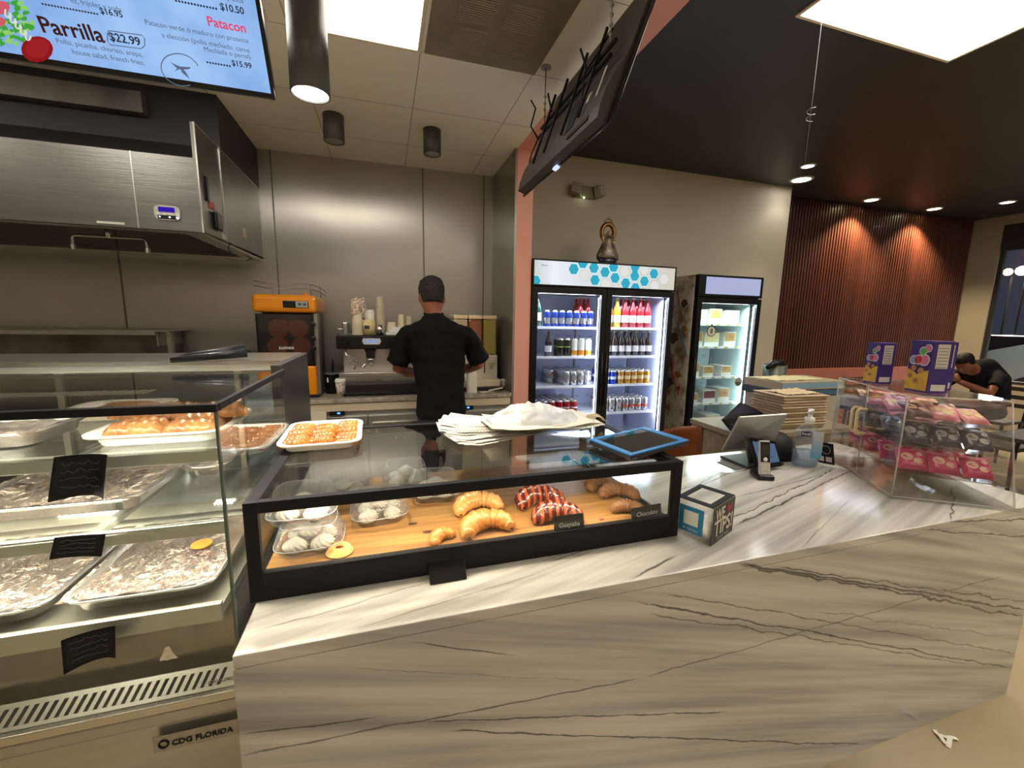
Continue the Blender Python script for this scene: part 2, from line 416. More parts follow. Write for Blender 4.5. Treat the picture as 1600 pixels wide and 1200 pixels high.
downlight(4.70, 3.96, .10, 'brightest round downlight, above the corner of the pale wall', (1, .97, .9), 6, 1.5, 120)
downlight(4.365, 3.62, .06, 'small downlight close to the brightest one, towards the room', (1, .95, .85), 6, 6)
downlight(6.30, 4.24, .078, 'warm downlight grazing the slatted wall, left one', (1, .78, .45), 7, 70, 116)
downlight(7.57, 4.24, .078, 'warm downlight grazing the slatted wall, right one', (1, .78, .45), 7, 70, 116)
downlight(8.03, 3.70, .072, 'small cool downlight nearest the night window', (.95, .97, 1), 5, 6)
downlight(5.5, .5, .07, 'downlight over the tables by the window', (1, .9, .75), 14, 30)
downlight(2.2, -.4, .07, 'downlight over the customer side of the counter', (1, .85, .62), 14, 16, 90)
downlight(3.6, .2, .07, 'downlight beyond the right end of the counter', (1, .82, .55), 14, 12, 90)
# hanging wire in front of the black ceiling
b = nb(); p0 = at(1275, 2, Y=1.9); p1 = at(1257, 262, Y=1.9)
tube(b, [Vector((p1.x, 1.9, CEILB)), Vector((p1.x, 1.9, p1.z))], .0009)
c = at(1268, 180, Y=1.9)
for k in range(14): pass
tube(b, [Vector((p1.x + .02 * math.cos(k * .9), 1.9 + .02 * math.sin(k * .9), c.z - .03 + k * .005)) for k in range(16)], .0015)
solo('hanging_wire', b, mat('thin wire', (.35, .34, .33), .4, .5), 'thin wire with a small coil hanging from the black ceiling', 'wire', (p1.x, 1.9, p1.z))
# ------------------------------------------------------------------ front counter in veined marble
def marble(front):
    m, nt, out = nodes_of('veined marble front' if front else 'veined marble top')
    p = N(nt, 'BsdfPrincipled'); nt.links.new(p.outputs[0], out.inputs[0]); p.inputs['Roughness'].default_value = .13
    tc = N(nt, 'TexCoord'); sp = N(nt, 'SeparateXYZ'); nt.links.new(tc.outputs['Object'], sp.inputs[0])
    def L(v, i):
        if isinstance(v, (int, float)): i.default_value = v
        else: nt.links.new(v, i)
    def M(op, a, b=None, c=None, clamp=False):
        n = N(nt, 'Math', operation=op); n.use_clamp = clamp
        for i, v in enumerate((a, b, c)):
            if v is not None: L(v, n.inputs[i])
        return n.outputs[0]
    U, V = sp.outputs[0], sp.outputs[2 if front else 1]
    sl = .27 if front else -.30
    def noise_n(su, sv, sc, det, dist=0.0):
        c = N(nt, 'CombineXYZ'); L(M('MULTIPLY', U, su), c.inputs[0]); L(M('MULTIPLY', M('ADD', V, M('MULTIPLY', U, sl)), sv), c.inputs[1])
        n = N(nt, 'TexNoise'); n.inputs['Scale'].default_value = sc; n.inputs['Detail'].default_value = det; n.inputs['Distortion'].default_value = dist
        nt.links.new(c.outputs[0], n.inputs['Vector']); return n.outputs['Fac']
    wob = M('SUBTRACT', noise_n(1, 1.5, 9, 4), .5); thick = M('MULTIPLY_ADD', noise_n(1, 1, 22, 2), 1.7, .05)
    segs = FRONT_VEINS if front else TOP_VEINS
    r = None
    for s in segs:
        (x0, y0), (x1, y1) = s[0], s[1]; wdt, amp, k = s[2], s[3] * 1.6, (s[4] if len(s) > 4 else 1.0)
        dx, dy = x1 - x0, y1 - y0; l = math.hypot(dx, dy); dx /= l; dy /= l
        al = M('MULTIPLY_ADD', U, dx, M('MULTIPLY_ADD', V, dy, -(x0 * dx + y0 * dy) - l / 2))
        ac = M('MULTIPLY_ADD', U, -dy, M('MULTIPLY_ADD', V, dx, (x0 * dy - y0 * dx)))
        d = M('ABSOLUTE', M('MULTIPLY_ADD', wob, amp, ac))
        lim = M('MULTIPLY', M('SUBTRACT', l / 2, M('ABSOLUTE', al)), 16.0, clamp=True)
        line = M('MULTIPLY', M('SUBTRACT', 1.0, M('DIVIDE', d, M('MULTIPLY', thick, wdt)), clamp=True), M('MULTIPLY', lim, k))
        r = line if r is None else M('MAXIMUM', r, line)
    st = noise_n(.5, 9.0, 1.5, 5); st2 = noise_n(.9, 22.0, 1.2, 3)
    rp = N(nt, 'ValToRGB'); e = rp.color_ramp.elements; e[0].position = .34; e[1].position = .60
    e[0].color = c4(srgb(146, 143, 137)); e[1].color = c4(srgb(208, 204, 196)); nt.links.new(M('MULTIPLY_ADD', st2, .35, M('MULTIPLY', st, .65)), rp.inputs[0])
    mx = N(nt, 'MixRGB'); nt.links.new(r, mx.inputs[0]); nt.links.new(rp.outputs[0], mx.inputs[1]); mx.inputs[2].default_value = c4(srgb(52, 50, 46))
    nt.links.new(mx.outputs[0], p.inputs['Base Color'])
    return m
FRONT_VEINS = [((.95, .868), (2.52, .395), .007, .02), ((.95, .866), (2.52, .365), .007, .035), ((1.1, .83), (2.52, .43), .004, .03),
    ((.62, .81), (2.52, .12), .0045, .02), ((.66, .77), (2.2, .22), .0035, .025, .8), ((.70, .82), (2.52, .19), .0035, .022, .8), ((1.3, .64), (2.4, .30), .003, .03, .6),
    ((-.33, .64), (.66, .565), .0035, .012, .9), ((.66, .565), (2.3, .59), .003, .012, .8), ((-.33, .69), (-.02, .645), .003, .006), ((.05, .61), (1.0, .355), .0032, .012),
    ((.03, .825), (.30, .722), .003, .012), ((.1, .57), (1.66, .02), .004, .015), ((-.3, .49), (1.3, .03), .003, .015, .7), ((1.75, .86), (2.5, .72), .0035, .02), ((1.9, .87), (2.52, .80), .004, .02), ((-.1, .79), (.5, .6), .002, .02, .5)]
TOP_VEINS = [((1.12, 1.04), (2.1, 1.335), .007, .02), ((1.12, 1.075), (2.05, 1.37), .005, .035), ((.60, .873), (.82, .95), .006, .012), ((.40, 1.0), (.78, 1.09), .003, .01), ((1.33, 1.23), (1.95, 1.335), .003, .01),
    ((1.9, .86), (2.35, 1.09), .006, .03), ((1.2, .87), (1.75, 1.1), .002, .01, .7), ((1.2, 1.35), (1.75, 1.52), .004, .03), ((1.05, 1.3), (1.5, 1.48), .0035, .03, .8), ((1.0, 1.6), (1.5, 1.66), .003, .02),
    ((.3, 1.07), (.65, 1.18), .003, .01), ((-.3, .93), (.15, 1.02), .003, .015, .6), ((-.1, .88), (.4, .97), .003, .01, .5)]
MARB = [marble(True), marble(False)]
CX0, CX1, CY0, CY1 = -.312, 2.515, .868, 1.712
t = thing('service_counter', 'long service counter clad in cream marble with dark veins', 'counter', (CX0, CY0, 0))
ORG[t.name] = Vector((0, 0, 0)); t.location = (0, 0, 0)
b = nb(); box(b, CX0, CX1, CY0, CY1, CT - .03, CT, .003); box(b, CX0, CX1, CY0, CY0 + .03, .0, CT - .0301, .0); box(b, CX0, CX0 + .03, CY0 + .03, CY1, 0, CT - .0301); box(b, CX1 - .03, CX1, CY0 + .03, CY1, 0, CT - .0301)
b.normal_update()
for f in b.faces: f.material_index = 1 if abs(f.normal.z) > .6 else 0
part('worktop', b, MARB, t)
b = nb(); box(b, CX0 + .04, CX1 - .04, CY1 - .06, CY1 - .03, .02, CT - .03); box(b, CX0 + .04, CX1 - .04, CY0 + .05, CY1 - .06, .3, .32)
part('back_panel', b, mat('grey laminate', srgb(130, 120, 105), .5), t)
# paper scrap on the floor
p = at(1483, 1160, Z=.003)
b = nb()
for k, (dx, dy, a) in enumerate(((0, 0, .4), (.02, .012, -.5), (-.01, .02, 1.1))):
    grid(b, 6, 2, lambda u, v: Vector((p.x + dx + (u - .5) * .06 * math.cos(a) - (v - .5) * .014 * math.sin(a), p.y + dy + (u - .5) * .06 * math.sin(a) + (v - .5) * .014 * math.cos(a), .003 + .006 * abs(math.sin(u * 5 + k)))))
solo('paper_scrap', b, mat('paper scrap', (.8, .78, .72), .7), 'small torn white paper scrap lying on the beige floor', 'paper scrap', (p.x, p.y, 0))
# ------------------------------------------------------------------ menu screen (hangs from the ceiling, tilted forward)
def screens():
    P0 = Vector((-.345, 1.78, 2.298)); up = Vector((0, -.56, .828)).normalized(); n = X_.cross(up)       # n faces the customers
    wd, ht = 1.12, .64; L = Vector((-1, 0, 0))
    t = thing('menu_screen', 'lit menu screen with blue-white page hanging at top left', 'screen', P0 + L * (wd / 2))
    b = nb(); o = P0 + L * wd - n * .03
    obox(b, o, X_, up, n, wd, ht, .03, .004); part('housing', b, BLACKP, t)
    bz = .012
    so = P0 + L * (wd - bz) + up * (.02) + n * .0005
    m, nt, out = nodes_of('menu page')
    e = N(nt, 'Emission'); e.inputs[1].default_value = 1.0 * DISP
    tc = N(nt, 'TexCoord'); nz = N(nt, 'TexNoise'); nz.inputs['Scale'].default_value = 5; nz.inputs['Detail'].default_value = 6
    nt.links.new(tc.outputs['Object'], nz.inputs['Vector']); rp = N(nt, 'ValToRGB'); el = rp.color_ramp.elements
    el[0].position = .35; el[1].position = .62; el[0].color = c4(srgb(128, 168, 226)); el[1].color = c4(srgb(160, 198, 246))
    nt.links.new(nz.outputs['Fac'], rp.inputs[0]); nt.links.new(rp.outputs[0], e.inputs[0]); nt.links.new(e.outputs[0], out.inputs[0])
    b = nb(); obox(b, so, X_, up, n, wd - 2 * bz, ht - .035, .001); scr = part('screen', b, m, t)
    DK = emis('menu ink', srgb(45, 50, 66), .9); BR = emis('menu brown', srgb(66, 34, 30), .9); PK = emis('menu pink', srgb(226, 70, 110), 1); GR = emis('menu grey ink', srgb(92, 106, 130), 1)
    def tx(s, a, bb, m_, bold=False, nm='menu_text'):
        A = at_plane(a[0], a[1], so + n * .001, n); B = at_plane(bb[0], bb[1], so + n * .001, n)
        d = (B - A).dot(X_)
        A2 = Vector((A.x, (A.y + B.y) / 2, (A.z + B.z) / 2))
        text(nm, s, A, X_, up, d, m_, scr, bold, lift=.002)
    tx('ez, frijoles y soda', (112, 4), (189, 13), GR)
    tx('y soda', (355, 0), (381, 4), GR)
    tx('...................', (66, 7), (154, 22), DK, True); tx('$16.95', (158, 21), (193, 27), DK, True)
    tx('..............', (274, 2), (340, 15), DK, True); tx('$10.50', (345, 15), (382, 21), DK, True)
    tx('Parrilla', (68, 50), (164, 62), BR, True, 'menu_heading'); tx('$22.99', (173, 63), (221, 70), DK, True, 'menu_price')
    tx('Pollo, picanha, chorizo, arepa,', (90, 67), (223, 86), GR); tx('house salad, french fries.', (115, 84), (226, 99), GR)
    tx('Patacon', (326, 40), (385, 51), PK, True, 'menu_heading')
    tx('Patacon verde ó maduro con proteina', (228, 38), (388, 64), GR); tx('a elección (pollo mechado, carne', (254, 58), (390, 78), GR)
    tx('Mechada o pernil)', (320, 80), (392, 91), GR); tx('.........', (323, 98), (361, 104), DK, True); tx('$15.99', (363, 102), (394, 107), DK, True)
    # price box outline, oval emblem with a bird
    def ring(pts, r, m_, nm):
        bb = nb(); tube(bb, [at_plane(x, y, so + n * .002, n) for x, y in pts], r, 6); part(nm, bb, m_, scr)
    ring([(170, 48), (222, 55), (226, 60), (226, 72), (220, 76), (172, 70), (168, 64), (168, 52), (170, 48)], .0012, GR, 'price_outline')
    ring([(282 + 30 * math.cos(a) - 4 * math.sin(a), 109 + 24 * math.sin(a) + 8 * math.cos(a)) for a in [k * .21 + .9 for k in range(24)]], .0014, GR, 'oval_emblem')
    bb = nb()
    for poly in ([(266, 97), (281, 104), (298, 105), (296, 108), (284, 109), (278, 108)], [(281, 104), (290, 112), (297, 124), (284, 113)], [(284, 106), (272, 112), (270, 114), (277, 107)]):
        v = [bb.verts.new(at_plane(x, y, so + n * .002, n)) for x, y in poly]; bb.faces.new(v)
    part('bird_emblem', bb, GR, scr)
    # salad photo on the page: lettuce, radish rings, sauce cup
    bb = nb()
    G1, G2, RD, WH, PKR = (emis('leaf green', srgb(70, 170, 60), .9), emis('leaf light', srgb(150, 215, 110), .9), emis('sauce red', srgb(150, 26, 30), .9), emis('onion white', srgb(225, 225, 215), .95), emis('radish pink', srgb(220, 95, 110), .9))
    mi_pts = [(0, 10, 34, 0), (22, 30, 30, 0), (10, 50, 28, 0)]
    for k in range(70):
        a = random.random() * 6.28; r = random.random() ** .5
        cx, cy = 14 + 38 * r * math.cos(a), 34 + 36 * r * math.sin(a)
        if cy < -10: continue
        q = [(cx + random.uniform(3, 8) * math.cos(j * 1.05), cy + random.uniform(2, 6) * math.sin(j * 1.05)) for j in range(6)]
        v = [bb.verts.new(at_plane(x, y, so + n * (.0022 + k * .00002), n)) for x, y in q]; f = bb.faces.new(v); f.material_index = k % 3 and (k % 2)
    for (cx, cy, r, mi) in ((58, 77, 25, 2), (58, 75, 19, 5), (2, 12, 13, 4), (0, 34, 9, 4), (2, 12, 8, 3)):
        v = [bb.verts.new(at_plane(cx + r * math.cos(j * .4), cy + r * .82 * math.sin(j * .4), so + n * (.0042 + mi * .0003 + r * .00002), n)) for j in range(16)]; f = bb.faces.new(v); f.material_index = mi
    for k in range(5):
        v = [at_plane(12 + k * 8 + 4 * math.cos(j * .5), 20 + k * 9 + 7 * math.sin(j * .5), so + n * .005, n) for j in range(9)]; tube(bb, v, .002, 5, mi=3)
    part('salad_picture', bb, [G1, G2, RD, WH, PKR, emis('sauce dark', srgb(170, 40, 42), .8)], scr)
    b = nb()
    for x in (-1.1, -.6):
        q = P0 + up * .5 + n * -.05
        tube(b, [Vector((x, q.y + .04, q.z)), Vector((x, q.y + .04, CEIL))], .012)
    part('ceiling_bracket', b, BLACKM, t)
screens()
# second screen, seen from behind
def screen_back():
    X0 = .85; z0 = 2.3; y0, y1 = 1.53, 2.585
    up = Vector((.156, 0, .442)).normalized(); n = Y_.cross(up); n = -n if n.x > 0 else n       # n points to the back of the screen
    t = thing('hanging_screen', 'black screen seen from behind, hanging tilted from the ceiling', 'screen', (X0, (y0 + y1) / 2, z0))
    hgt = .62; o = Vector((X0, y0, z0))
    b = nb(); obox(b, o, Y_, up, n, y1 - y0, hgt, .012, .002); part('front_panel', b, mat('gloss black', (.012, .012, .013), .12), t)
    b = nb()
    # thicker lower back housing with a curved shoulder
    prof = [(0, .012), (.0, .055), (.05, .062), (.13, .06), (.2, .045), (.24, .03), (.3, .022), (hgt - .02, .02), (hgt - .02, .012)]
    A = []; 
    for (u, d) in prof:
        A.append((b.verts.new(o + Y_ * .03 + up * (u + .004) + n * d), b.verts.new(o + Y_ * (y1 - y0 - .03) + up * (u + .004) + n * d)))
    for (p, q), (r, s) in zip(A, A[1:]):
        f = b.faces.new((p, q, s, r)); f.smooth = False
    b.faces.new([x[0] for x in A]); b.faces.new([x[1] for x in A][::-1])
    part('rear_housing', b, mat('rear housing', (.045, .04, .036), .45), t)
    b = nb(); obox(b, o + Y_ * .3 + up * .08 + n * .06, Y_, up, n, .09, .11, .004); obox(b, o + Y_ * .12 + up * .03 + n * .058, Y_, up, n, .2, .02, .006)
    part('connector_bay', b, BLACKM, t)
    b = nb(); obox(b, o + Y_ * .1 + up * .12 + n * .062, Y_, up, n, .012, .12, .003); obox(b, o + Y_ * .22 + up * .16 + n * .05, Y_, up, n, .03, .045, .004)
    part('rating_sticker', b, mat('sticker', (.6, .58, .5), .6), t)
    # wall mount rails and arms
    b = nb()
    for u in (.3, .36): tube(b, [o + Y_ * .12 + up * u + n * .06, o + Y_ * .95 + up * u + n * .06], .009, 6)
    for s in (.22, .40, .62, .78):
        tube(b, [o + Y_ * s + up * .08 + n * .075, o + Y_ * (s + .01) + up * .47 + n * .08], .007, 4)
    for s in (.3, .7): tube(b, [o + Y_ * s + up * .33 + n * .09, o + Y_ * (s + .10) + up * .46 + n * .12], .006, 4)
    part('mount_rail', b, BLACKM, t)
    for s in (.15, .88):
        b = nb(); a = o + Y_ * s + up * .36 + n * .07
        tube(b, [a, Vector((a.x, a.y, CEIL))], .0035, 6)
        for k in range(4): ball(b, (a.x, a.y, a.z + .03 + k * .035), .009, 8)
        cyl(b, (a.x, a.y, CEIL - .006), .03, .006)
        part('suspension_cable', b, mat('suspension steel', (.3, .28, .25), .4, .7), t)
    b = nb()
    a = o + Y_ * .95 + up * .3 + n * .06
    tube(b, [a, a + Vector((-.03, .03, -.08)), a + Vector((-.05, .05, -.2)), a + Vector((-.02, .05, -.26)), o + Y_ * .97 + up * .03 + n * .03], .004, 6)
    part('cable', b, BLACKM, t); b = nb(); tube(b, [a, a + Vector((-.04, .02, .07)), a + Vector((-.02, .0, .16)), a + Vector((-.05, .0, .2))], .005, 6); part('cable', b, BLACKM, t); b = nb()
    tube(b, [o + Y_ * .25 + up * .5 + n * .05, o + Y_ * .3 + up * .3 + n * .09, o + Y_ * .22 + up * .15 + n * .08], .004, 6)
    part('cable', b, BLACKM, t)
    b = nb(); obox(b, o + Y_ * .50 + up * -.008 + n * .0, Y_, up, n, .05, .01, .02); part('power_light', b, emis('bluish led', (.6, .7, 1), 1.2), t)
screen_back()
# ------------------------------------------------------------------ refrigerated display cabinet on the left
DX1 = -.345; DX0 = -2.1; DY0 = 1.0; DY1 = 2.13
def deli():
    t = thing('refrigerated_display', 'long stainless and glass bakery display cabinet at the left of the counter', 'display case', (-1.2, 1.5, 0))
    b = nb(); box(b, DX0, DX1, DY0, DY1, .05, .665, .004); box(b, DX0, DX1 - .002, DY0 - .012, DY0, .64, .668, .003)
    part('base_cabinet', b, mat('base steel', (.5, .47, .43), .3, .8, (.42, .395, .36), 3, (.3, 1, 5), .04, 30), t)
    b = nb(); obox(b, Vector((-.52, DY0 - .013, .575)), X_, Z_, -Y_, .165, .04, .0015)
    pl = part('name_plate', b, mat('plate steel', (.36, .335, .30), .3, .85), t)
    text('plate_lettering', 'CDG FLORIDA', Vector((-.485, DY0 - .015, .586)), X_, Z_, .12, BLACKM, pl, True)
    b = nb(); tube(b, [Vector((-.5 + .009 * math.cos(a), DY0 - .0155, .594 + .009 * math.sin(a))) for a in [k * .5 for k in range(14)]], .002, 6); part('plate_emblem', b, BLACKM, pl)
    # vented sill along the foot of the front glass
    b = nb(); box(b, DX0, DX1, DY0 - .012, DY0 + .09, .668, .69, .003)
    obox(b, Vector((DX0, DY0 + .004, .69)), X_, Vector((0, .55, .83)), Vector((0, -.83, .55)), DX1 - DX0, .05, .002)
    sill = part('vented_sill', b, mat('sill steel', (.58, .54, .46), .25, .9), t)
    b = nb(); x = DX0 + .02
    while x < DX1 - .045:
        o = Vector((x, DY0 + .004, .69)) + Vector((0, .55, .83)) * .008 + Vector((0, -.83, .55)) * .0022
        obox(b, o, X_, Vector((.35, .5, .78)).normalized(), Vector((0, -.83, .55)), .007, .034, .0006); x += .0165
    part('slots', b, BLACKM, sill)
    text('sill_lettering', 'CDG FLORIDA', Vector((-.415, DY0 + .004, .69)) + Vector((0, .55, .83)) * .012 + Vector((0, -.83, .55)) * .0025, X_, Vector((0, .55, .83)), .06, mat('etched', (.12, .1, .08), .5), sill, True)
    # inside the glass: lower reflective panel, deck, shelves
    b = nb(); grid(b, 2, 6, lambda u, v: Vector((DX0 + u * (DX1 - .03 - DX0), DY0 + .07 + .04 * v * v, .70 + v * .14))); part('lower_panel', b, mat('inner steel', (.42, .36, .30), .28, .9, (.34, .29, .24), 2, (1, 1, 1), .05, 5), t)
    b = nb(); box(b, DX0, DX1 - .035, DY0 + .025, DY0 + .04, .845, .89, .002); box(b, DX0, DX1 - .035, DY0 + .04, DY1 - .1, .855, .88); part('deck', b, mat('deck edge', (.56, .55, .47), .35, .8), t)
    for z in (1.088, 1.262):
        b = nb(); box(b, DX0, DX1 - .02, DY0 + .045, DY0 + .06, z - .038, z - .006, .002)
        for x in (-1.7, -1.1, -.62): box(b, x, x + .02, DY0 + .06, DY0 + .52, z - .02, z - .006)
        sh = part('shelf', b, mat('shelf edge', (.50, .50, .43), .35, .8), t)
        b = nb(); box(b, DX0, DX1 - .02, DY0 + .02, DY0 + .54, z - .005, z); part('shelf_glass', b, GLASS, sh)
        b = nb(); x = -.66
        while x < DX1 - .04:
            cyl(b, (x, DY0 + .075, z - .022), .0028, .006, 8); x += .011
        x = -1.5
        while x < -.68:
            cyl(b, (x, DY0 + .075, z - .022), .0028, .006, 8); x += .011
        part('led_and_reflection_row', b, emis('led and reflection dots', (1, .93, .8), 9), sh)
        area(-1.1, DY0 + .1, z - .03, 1.5, .03, 2.6, (1, .88, .72))
    b = nb(); x = -1.6
    while x < DX1 - .05:
        cyl(b, (x, DY0 + .03, 1.346), .002, .004, 8); x += .013
    part('led_and_reflection_row', b, emis('led and reflection dots', (1, .93, .8), 9), t)
    area(-1.1, DY0 + .04, 1.343, 1.5, .02, .7, (1, .88, .7))
    b = nb()  # glowing dots standing for the LED reflections in the rear door glass
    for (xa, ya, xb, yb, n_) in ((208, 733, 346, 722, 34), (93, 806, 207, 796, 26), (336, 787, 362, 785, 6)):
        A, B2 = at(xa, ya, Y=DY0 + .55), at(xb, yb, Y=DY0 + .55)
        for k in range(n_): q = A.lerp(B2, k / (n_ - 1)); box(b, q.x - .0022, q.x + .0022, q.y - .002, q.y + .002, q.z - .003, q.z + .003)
    part('led_and_reflection_row', b, emis('led and reflection dots', (1, .93, .8), 9), t)
    # rear: mirrored sliding doors with pale uprights
    b = nb(); box(b, DX0, DX1 - .09, DY1 - .09, DY1 - .08, .88, 1.34); part('rear_door', b, mat('dark mirror', (.12, .14, .15), .15, .8), t)
    b = nb()
    for x in (-1.9, -1.22, -.62, -.47): box(b, x, x + .022, DY1 - .11, DY1 - .09, .88, 1.34, .002)
    part('door_upright', b, mat('pale aluminium', (.55, .5, .44), .35, .7), t)
    b = nb(); box(b, DX0, DX1 - .09, DY0 + .56, DY0 + .58, .89, .93); part('rear_rail', b, ALU, t)
    # glass
    gz = 1.352
    b = nb(); box(b, DX0, DX1, DY0, DY0 + .006, .69, gz); part('front_glass', b, GLASS, t)
    b = nb(); box(b, DX1 - .006, DX1, DY0 + .007, DY1 - .53, .69, gz); part('end_glass', b, GLASS, t)
    b = nb(); box(b, DX1 - .0015, DX1 + .0015, DY0 - .0015, DY0 + .0015, .69, gz); box(b, DX1 - .004, DX1 + .001, DY0 - .001, DY0 + .008, .69, gz); part('glass_edge', b, mat('green glass edge', (.10, .13, .11), .2), t)
    b = nb(); box(b, DX0, DX1, DY0, DY1 - .52, gz + .002, gz + .008); part('top_glass', b, pane('slightly smoked glass', (.84, .84, .82), 1, .03, ior=1.5), t)
    b = nb(); box(b, DX0, DX1 + .002, DY0 - .004, DY0 + .012, gz - .006, gz + .011, .002); box(b, DX1 - .008, DX1 + .003, DY0 + .012, DY1 - .5, gz - .006, gz + .011, .002); part('gasket', b, BLACKM, t)
    # stainless top box and corner post
    b = nb(); box(b, DX0, DX1 - .03, DY1 - .36, DY1, gz - .01, gz + .03, .003); part('top_box', b, mat('top steel', (.42, .41, .38), .25, .93, (.36, .35, .32), 3, (.3, 1, 1), .03, 20), t)
    b = nb(); box(b, DX0, DX1 - .035, DY1 - .365, DY1 - .36, gz - .008, gz + .012); part('top_lip', b, mat('lip', (.5, .53, .48), .3, .8), t)
    b = nb(); box(b, DX1 - .035, DX1 - .003, DY1 - .53, DY1, .69, gz + .028, .003); part('end_post', b, mat('dark post steel', (.09, .088, .085), .3, .8), t)
    b = nb(); x = -1.5
    while x < -.62: box(b, x, x + .012, DY0 + .35, DY0 + .42, gz - .02, gz - .018); x += .022
    part('air_grille', b, mat('air grille', (.6, .55, .47), .4, .5), t)
deli()
# trays
def tray_bm(w_, d_, h_, lip=.02, r=.03):
    b = nb()
    def rr(x0, x1, y0, y1, z, rad):
        pts = []
        for cx, cy, a0 in ((x1 - rad, y1 - rad, 0), (x0 + rad, y1 - rad, 90), (x0 + rad, y0 + rad, 180), (x1 - rad, y0 + rad, 270)):
            for k in range(5):
                a = math.radians(a0 + k * 22.5); pts.append(b.verts.new((cx + rad * math.cos(a), cy + rad * math.sin(a), z)))
        return pts
    L = [rr(-w_ / 2 + lip * 1.6, w_ / 2 - lip * 1.6, -d_ / 2 + lip * 1.6, d_ / 2 - lip * 1.6, 0, r), rr(-w_ / 2 + lip, w_ / 2 - lip, -d_ / 2 + lip, d_ / 2 - lip, h_, r + .01), rr(-w_ / 2, w_ / 2, -d_ / 2, d_ / 2, h_ + .001, r + .02),
         rr(-w_ / 2, w_ / 2, -d_ / 2, d_ / 2, h_ - .004, r + .02), rr(-w_ / 2 + lip, w_ / 2 - lip, -d_ / 2 + lip, d_ / 2 - lip, h_ - .004, r + .01), rr(-w_ / 2 + lip * 1.6, w_ / 2 - lip * 1.6, -d_ / 2 + lip * 1.6, d_ / 2 - lip * 1.6, -.003, r)]
    n = len(L[0])
    for A, B in zip(L, L[1:] + [None]):
        if B is None: break
        for k in range(n): f = b.faces.new((A[k], A[(k + 1) % n], B[(k + 1) % n], B[k])); f.smooth = True
    b.faces.new(L[0]); b.faces.new(L[-1][::-1])
    return b
WTRAY = mat('white melamine', srgb(232, 226, 214), .25)
def foil_mat():
    m = bpy.data.materials.new('wrinkled film over foil'); m.use_nodes = True; nt = m.node_tree
    p = nt.nodes['Principled BSDF']; p.inputs['Base Color'].default_value = c4(srgb(186, 172, 160)); p.inputs['Metallic'].default_value = .75; p.inputs['Roughness'].default_value = .2
    tc = N(nt, 'TexCoord'); mp = N(nt, 'Mapping'); mp.inputs['Scale'].default_value = (9, 3.5, 5); mp.inputs['Rotation'].default_value = (0, 0, .7); nt.links.new(tc.outputs['Object'], mp.inputs[0])
    a = N(nt, 'TexNoise'); a.inputs['Scale'].default_value = 3.2; a.inputs['Detail'].default_value = 5; a.inputs['Distortion'].default_value = 2.2; nt.links.new(mp.outputs[0], a.inputs[0])
    b = N(nt, 'Bump'); b.inputs['Strength'].default_value = 1; b.inputs['Distance'].default_value = .05; nt.links.new(a.outputs['Fac'], b.inputs['Height']); nt.links.new(b.outputs[0], p.inputs['Normal'])
    return m
FOILM = foil_mat()
def foil_tray(cx, cy, z, w_, d_, label, group=None, seed=0):
    t = thing('wrapped_tray', label, 'tray', (cx, cy, z), group=group, world=False)
    part('tray', tray_bm(w_, d_, .03, .014, .03), mat('sheet pan', (.6, .58, .55), .25, .9), t)
    b = nb(); rnd = random.Random(seed)
    def fn(u, v):
        x, y = (u - .5) * w_ * .98, (v - .5) * d_ * .98
        e = min(u, 1 - u, v, 1 - v)
        zz = .0335 if e < .02 else .014 + .018 * max(0, 1 - e / .10) ** 1.5
        zz += .0035 * noise.noise(Vector((x * 28 + seed, y * 22, 0))) + .003 * noise.noise(Vector(((x + y) * 60, (x - y) * 14, seed)))
        return Vector((x, y, zz))
    grid(b, 48, 40, fn); part('film', b, FOILM, t)
    return t
foil_tray(-.548, DY0 + .235, 0.896, .30, .37, 'foil-lined tray under cling film, right one on the cabinet floor', seed=3)
foil_tray(-.862, DY0 + .235, 0.896, .30, .37, 'foil-lined tray under cling film, left one on the cabinet floor', seed=8)
foil_tray(-1.18, DY0 + .235, 0.896, .30, .37, 'foil-lined tray at the far left of the cabinet floor', seed=9)
foil_tray(-.74, DY0 + .30, 1.094, .36, .36, 'foil-lined tray on the middle shelf of the display cabinet', seed=5)
foil_tray(-.50, DY0 + .42, 1.094, .12, .2, 'small foil tray at the right end of the middle shelf', seed=6)
foil_tray(-.83, DY0 + .20, 1.268, .24, .22, 'flat film-wrapped tray at the left of the top shelf', seed=7)
GLAZE = mat('glazed pastry', srgb(138, 68, 18), .25, 0, srgb(206, 138, 52), 26, (1, 3, 1), .3, 60, coat=.5, contrast=.6)
GLAZE_D = mat('dark glazed loaf', srgb(120, 62, 28), .25, 0, srgb(214, 150, 84), 16, (1, 2.5, 1), .4, 45, coat=.4, contrast=.5)
def loaf_bm(l, w_, h_, seed=0, score=6):
    b = nb()
    def fn(u, v):
        s = (u - .5) * 2; env = max(0, 1 - abs(s) ** 4) ** .5
        a = PI * v; r = 1 + .06 * math.cos(s * score * PI) + .08 * noise.noise(Vector((u * 9, v * 4, seed)))
        return Vector((s * l / 2, -math.cos(a) * w_ / 2 * (env * .8 + .2) * r, math.sin(a) ** .8 * h_ * env * r))
    grid(b, 30, 12, fn)
    return b
